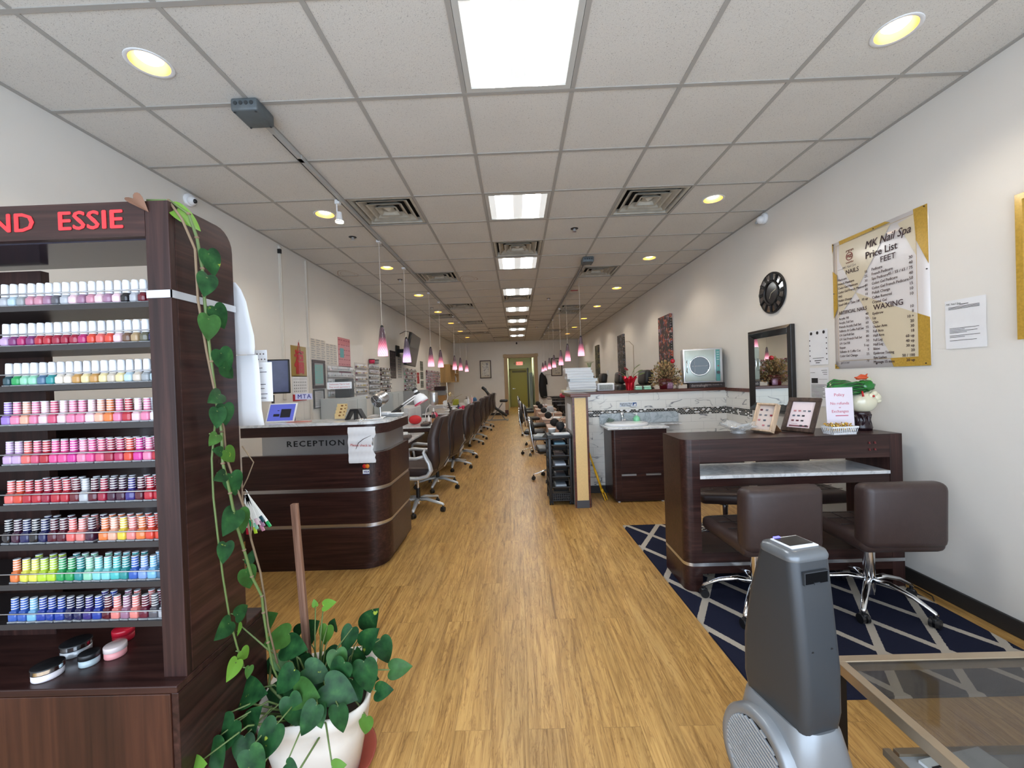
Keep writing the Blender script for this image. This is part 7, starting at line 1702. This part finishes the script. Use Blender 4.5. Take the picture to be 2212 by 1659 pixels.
t = thing('exit_sign', 'lit red and white EXIT sign with side arrows above the far green door', 'exit sign', (.157, 21.899, 2.33))
B().rbox(-.2, -.04, -.11, .2, 0, .11, .01, 2).obj('case', m_white, t); B().box(-.17, -.0415, -.085, .17, -.0402, .085).obj('face', M('exit_face', rgb(240, 150, 140), .5, emit=(1., .25, .2), es=1.2), t)
b = B(); b.text('EXIT', .17, Tr(0, -.043, 0) @ FRONT, 0, bold=.004); b.obj('lettering', M('exit_red', rgb(240, 40, 40), .5, emit=(1., .05, .04), es=1.5), t)
b = B(); b.ell((-.27, -.04, 0), .035, .035, .05, n=12, m=8).ell((.27, -.04, 0), .035, .035, .05, n=12, m=8); b.obj('emergency_head', m_offp, t)
t = thing('added_hallway_light', 'unseen ceiling light added to light the rear hallway past the doorway', 'ceiling light', (.18, 19.4, 2.6195)); B().box(-.3, -.3, -.05, .3, .3, 0).obj('frame', m_white, t); B().box(-.28, -.28, -.054, .28, .28, -.0502).obj('diffuser', M('added_hall_diffuser', (.9, .9, .8), .5, emit=(1., .96, .76), es=20), t)  # unseen fixture added so that the hallway is lit
b = B(); b.rbox(.56, 18.3, .0, .70, 19.1, 1.75, .01, 1); tag(b.obj('tall_locker', M('locker_grey', rgb(150, 160, 166), .5)), 'pale grey tall locker against the right side of the rear hallway', 'locker')

# ------------------------------------------------------------------ massage chair by the doorway
t = thing('massage_chair', 'black padded portable massage chair beside the rear doorway', 'massage chair', (-.78, 14.6, 0))
b = B(); b.box(-.35, -.03, 0, .42, .03, .04).box(-.30, -.25, 0, -.24, .25, .035).box(.36, -.25, 0, .42, .25, .035).tube([(-.2, 0, .03), (.22, 0, .62)], .02, 8).tube([(.3, 0, .03), (-.2, 0, .75)], .02, 8).tube([(-.2, 0, .75), (-.36, 0, 1.05)], .018, 8); b.obj('frame', m_grey, t)
b = B(); b.rbox(.13, -.18, .66, .42, .18, .75, .04, 3); b.obj('seat_pad', m_bleather, t)
b = B(); b.rbox(-.32, -.15, -.04, .32, .15, .04, .035, 3, T=Tr(.12, 0, .34) @ Ry(R(35))); b.obj('leg_pad', m_bleather, t)
b = B(); b.rbox(-.04, -.14, -.22, .04, .14, .22, .035, 3, T=Tr(-.25, 0, .95) @ Ry(R(-38))); b.obj('chest_pad', m_bleather, t)
b = B(); b.rbox(-.05, -.12, -.10, .05, .12, .10, .04, 3, T=Tr(-.42, 0, 1.16) @ Ry(R(-50))); b.obj('head_pad', m_bleather, t)

# ------------------------------------------------------------------ right aisle: stools, trolley, pedicure stations
st = thing('rolling_stool', 'x', 'stool')
b = B(); b.rbox(-.19, -.19, .40, .20, .19, .475, .035, 4); b.obj('seat', m_bleather, st)
b = B(); b.ell((0, 0, 0), .035, .165, .15, n=22, m=14, T=Tr(-.245, 0, .74) @ Ry(R(-6))); b.obj('backrest', m_bleather, st)
b = B()
for sy in (-.12, .12): b.tube([(.1, sy, .395), (-.15, sy, .385), (-.225, sy, .42), (-.255, sy*.9, .60), (-.28, sy*.8, .80), (-.28, sy*.5, .88)], .011, 8)
b.tube([(-.28, -.06, .88), (-.285, 0, .895), (-.28, .06, .88)], .011, 8).tube([(.1, -.12, .395), (.1, .12, .395)], .011, 8); b.obj('back_frame', m_chrome, st)
b = B(); b.cyl((0, 0, .1), (0, 0, .26), .025, mi=0).cyl((0, 0, .26), (0, 0, .40), .014, mi=0).box(-.08, -.08, .38, .08, .08, .40, mi=1); b.obj('column', [m_chrome, m_black], st)
star(st, .24, .12, R(36), m_chrome, th=.016, foot=.075)
for k, (x, y, rz) in enumerate([(.43, 5.78, 4), (.30, 7.75, -6), (.40, 8.85, 3), (.33, 10.38, 8), (.30, 12.7, 0), (.28, 13.7, 5)]):
    o = st if k == 0 else dup(st)
    o.location = (x, y, 0); o.rotation_euler = (0, 0, R(rz)); o['label'] = 'black and chrome rolling stool, %s from the front of the right aisle' % ORD[k+1]; o['group'] = 'black stools facing the pedicure chairs'
t = thing('utility_trolley', 'black plastic salon trolley with five trays against the half wall end', 'trolley', (0, 0, 0))
A0, A1, Q0, Q1 = .325, .592, 4.56, 4.98
for (x, y) in ((A0, Q0), (A1-.035, Q0), (A0, Q1-.035), (A1-.035, Q1-.035)): B().rbox(x, y, .05, x+.035, y+.035, .76, .006, 2).obj('post', m_black, t)
b = B(); b.rbox(A0-.01, Q0-.01, .755, A1+.004, Q1+.01, .775, .006, 2); b.rbox(A0-.01, Q0-.01, .775, A0, Q1+.01, .80, .004, 1).rbox(A1-.006, Q0-.01, .775, A1+.004, Q1+.01, .80, .004, 1).rbox(A0-.01, Q0-.01, .775, A1+.004, Q0, .795, .004, 1); b.obj('top_tray', m_black, t)
b = B(); b.rbox(.16, Q0+.05, .735, A0+.03, Q1-.05, .765, .006, 2); b.obj('side_tray', m_black, t)
fills = [M('blue_pack', rgb(96, 132, 150), .4), M('clear_bags', rgb(120, 112, 112), .2), M('white_pack', rgb(206, 214, 224), .4), M('grey_pack', rgb(84, 92, 100), .4), M('silver_pack', rgb(150, 158, 166), .25)]
for k in range(5):
    z = .635-.118*k; b = B(); b.rbox(A0+.045, Q0-.02, z, A1-.045, Q1-.04, z+.006, .003, 1)
    loft(b, [((A0+A1)/2, (Q0+Q1)/2-.03, .15, .36, z), ((A0+A1)/2, (Q0+Q1)/2-.03, .185, .42, z+.055)], .02, cap=(0, 0)); b.box(A0+.035, Q0-.035, z+.048, A1-.035, Q0-.025, z+.058)
    tr = b.obj('tray', M('tray_black', rgb(34, 36, 38), .45), t)
    b = B(); b.rbox(A0+.07, Q0+.0, z+.008, A1-.07, Q1-.1, z+.075-(k % 2)*.02, .012, 2); b.obj('tray_contents', fills[k], tr)
b = B()
for sx in (A0+.004, A1-.012):
    for k in range(6): b.box(sx, Q0+.035, .12+.118*k, sx+.008, Q1-.035, .132+.118*k)
b.obj('side_rail', m_black, t)
b = B(); b.box(A0+.035, Q0+.005, .055, A1-.035, Q0+.02, .135)
for i in range(8):
    for j in range(3): cx, cz = A0+.05+.024*i, .07+.025*j; b._add([(cx-.011, Q0+.005, cz), (cx, Q0+.005, cz-.011), (cx+.011, Q0+.005, cz), (cx, Q0+.005, cz+.011), (cx, Q0-.004, cz)], [(0, 1, 4), (1, 2, 4), (2, 3, 4), (3, 0, 4)])
b.box(A0, Q0, .05, A1, Q1, .06); b.obj('base_panel', m_black, t)
for (x, y) in ((A0+.02, Q0+.03), (A1-.02, Q0+.03), (A0+.02, Q1-.03), (A1-.02, Q1-.03)): b = B(); caster(b, (0, 0, 0), .023); b.obj('caster', m_blackm, t, loc=(x, y, 0))
tag(B().rbox(-.1, -.07, 0, .1, .07, .02, .004, 1).obj('booklet', m_paper, loc=(.49, 4.72, .776), rot=(0, 0, R(8))), 'white booklet lying on top of the black trolley', 'booklet')
tag(B().rbox(-.05, -.12, 0, .05, .12, .012, .004, 1).obj('remote', m_grey, loc=(.245, 4.78, .766), rot=(0, 0, R(-12))), 'grey flat tool tray beside the trolley top', 'tray')
t = thing('clear_tub', 'clear round tub on the back of the trolley top', 'tub', (.40, 4.9, .776)); B().lathe([(0, 0), (.04, 0), (.045, .05), (0, .05)], n=18).obj('body', M('grey_acrylic', rgb(180, 190, 190), .1, alpha=.5), t); B().lathe([(.047, .05), (.047, .06), (0, .062)], n=18).obj('lid', m_white, t)
t = thing('round_hair_brush', 'black round headed brush standing behind the trolley', 'brush', (.40, 5.0+.13, .74))
t.location = (.50, 4.86, .776); B().lathe([(.012, 0), (.012, .03), (.04, .05), (.055, .09), (.04, .13), (0, .14)], n=20).obj('brush_head', m_blackm, t)
b = B(); b.box(-.002, -.14, .0, .0, .14, .30); tag(b.obj('price_card', m_paper, loc=(SX0-.0005, 4.78, .83)), 'white sheet on the aisle side of the half wall end', 'paper')
# basins
bs = thing('pedicure_basin', 'x', 'foot bath')
m_pb = M('beige_pink_laminate', rgb(196, 164, 146), .5)
b = B(); b.box(0, -.28, 0, .60, .28, .50); b.obj('cabinet', m_pb, bs, bevel=.01)
b = B(); b.box(.05, -.287, .06, .52, -.28, .44); b.cyl((.12, -.287, .36), (.12, -.30, .36), .012, mi=1); b.obj('front_panel', [M('pewter_panel', rgb(120, 114, 104), .45), m_alu], bs)
b = B(); b.rbox(-.01, -.29, .50, .61, .29, .535, .012, 2); b.obj('rim', M('pink_marble', rgb(206, 176, 160), .3, noise=.08), bs)
b = B(); b.ell((.30, 0, .54), .2, .2, .02, n=22, m=8); b.obj('bowl', m_white, bs)
b = B(); b.ell((.13, -.13, .61), .085, .05, .075, n=18, m=12).cyl((.13, -.13, .53), (.13, -.13, .58), .02); b.obj('footrest_pad', m_blackm, bs)
b = B(); b.tube([(.27, .2, .53), (.28, .2, .66), (.33, .12, .68)], .012, 8).tube([(.22, -.2, .53), (.24, -.2, .60), (.27, -.18, .64)], .009, 8); b.obj('faucet', m_chrome, bs)
pc = thing('pedicure_chair', 'x', 'chair')
b = B(); b.rbox(.05, -.26, .42, .60, .26, .56, .05, 4); b.obj('seat', m_bleather, pc)
b = B(); b.rbox(-.09, -.27, -.42, .09, .27, .42, .06, 4, T=Tr(.70, 0, .88) @ Ry(R(12))); b.obj('backrest', m_bleather, pc)
b = B(); b.rbox(-.07, -.19, -.11, .07, .19, .12, .05, 4, T=Tr(.80, 0, 1.40) @ Ry(R(6))); b.obj('headrest', m_bleather, pc)
for sy in (-1, 1): B().rbox(.02, .27*sy-.045, .50, .62, .27*sy+.045, .80, .04, 3).rbox(-.05, .27*sy-.05, .78, .55, .27*sy+.05, .82, .015, 2).obj('armrest', m_bleather, pc)
B().box(.0, -.25, 0, .75, .25, .42).obj('pedestal', m_blackm, pc, bevel=.02)
b = B(); b.tube([(.0, -.34, .80), (-.1, -.34, .83), (-.28, -.34, .83)], .01, 6); b.rbox(-.30, -.36, .825, .02, -.18, .84, .006, 1); b.obj('tray_table', M('tray_grey', rgb(60, 60, 62), .4), pc)
PY_ = [6.35, 7.9, 9.45, 11.0, 12.55, 14.1]
for k, y in enumerate(PY_):
    o = bs if k == 0 else dup(bs); o.location = (.55, y-.12, 0); o['label'] = 'beige foot bath cabinet with a black footrest, %s from the front of the right row' % ORD[k+1]; o['group'] = 'foot bath cabinets of the pedicure row'
    o = pc if k == 0 else dup(pc); o.location = (1.19, y-.05, 0); o['label'] = 'black leather pedicure chair, %s from the front of the right row' % ORD[k+1]; o['group'] = 'pedicure chairs along the right wall'
for k, (y, c, l) in enumerate([(12.2, M('rose_cushion', rgb(180, 50, 70), .6), 'rose red pillow on a far pedicure chair'), (11.0, M('grey_towel', rgb(190, 192, 196), .8), 'pale grey towel draped on a foot bath in the right row')]):
    if k == 0: tag(B().rbox(-.12, -.18, 0, .12, .18, .14, .05, 4).obj('pillow', c, loc=(1.42, y+.22, .862-.02)), l, 'pillow').location.z = .84
    else: tag(B().rbox(-.12, -.14, 0, .12, .14, .17, .04, 3, taper=(.6, .6)).obj('towel', c, loc=(.86, 10.9, .537)), l, 'towel')
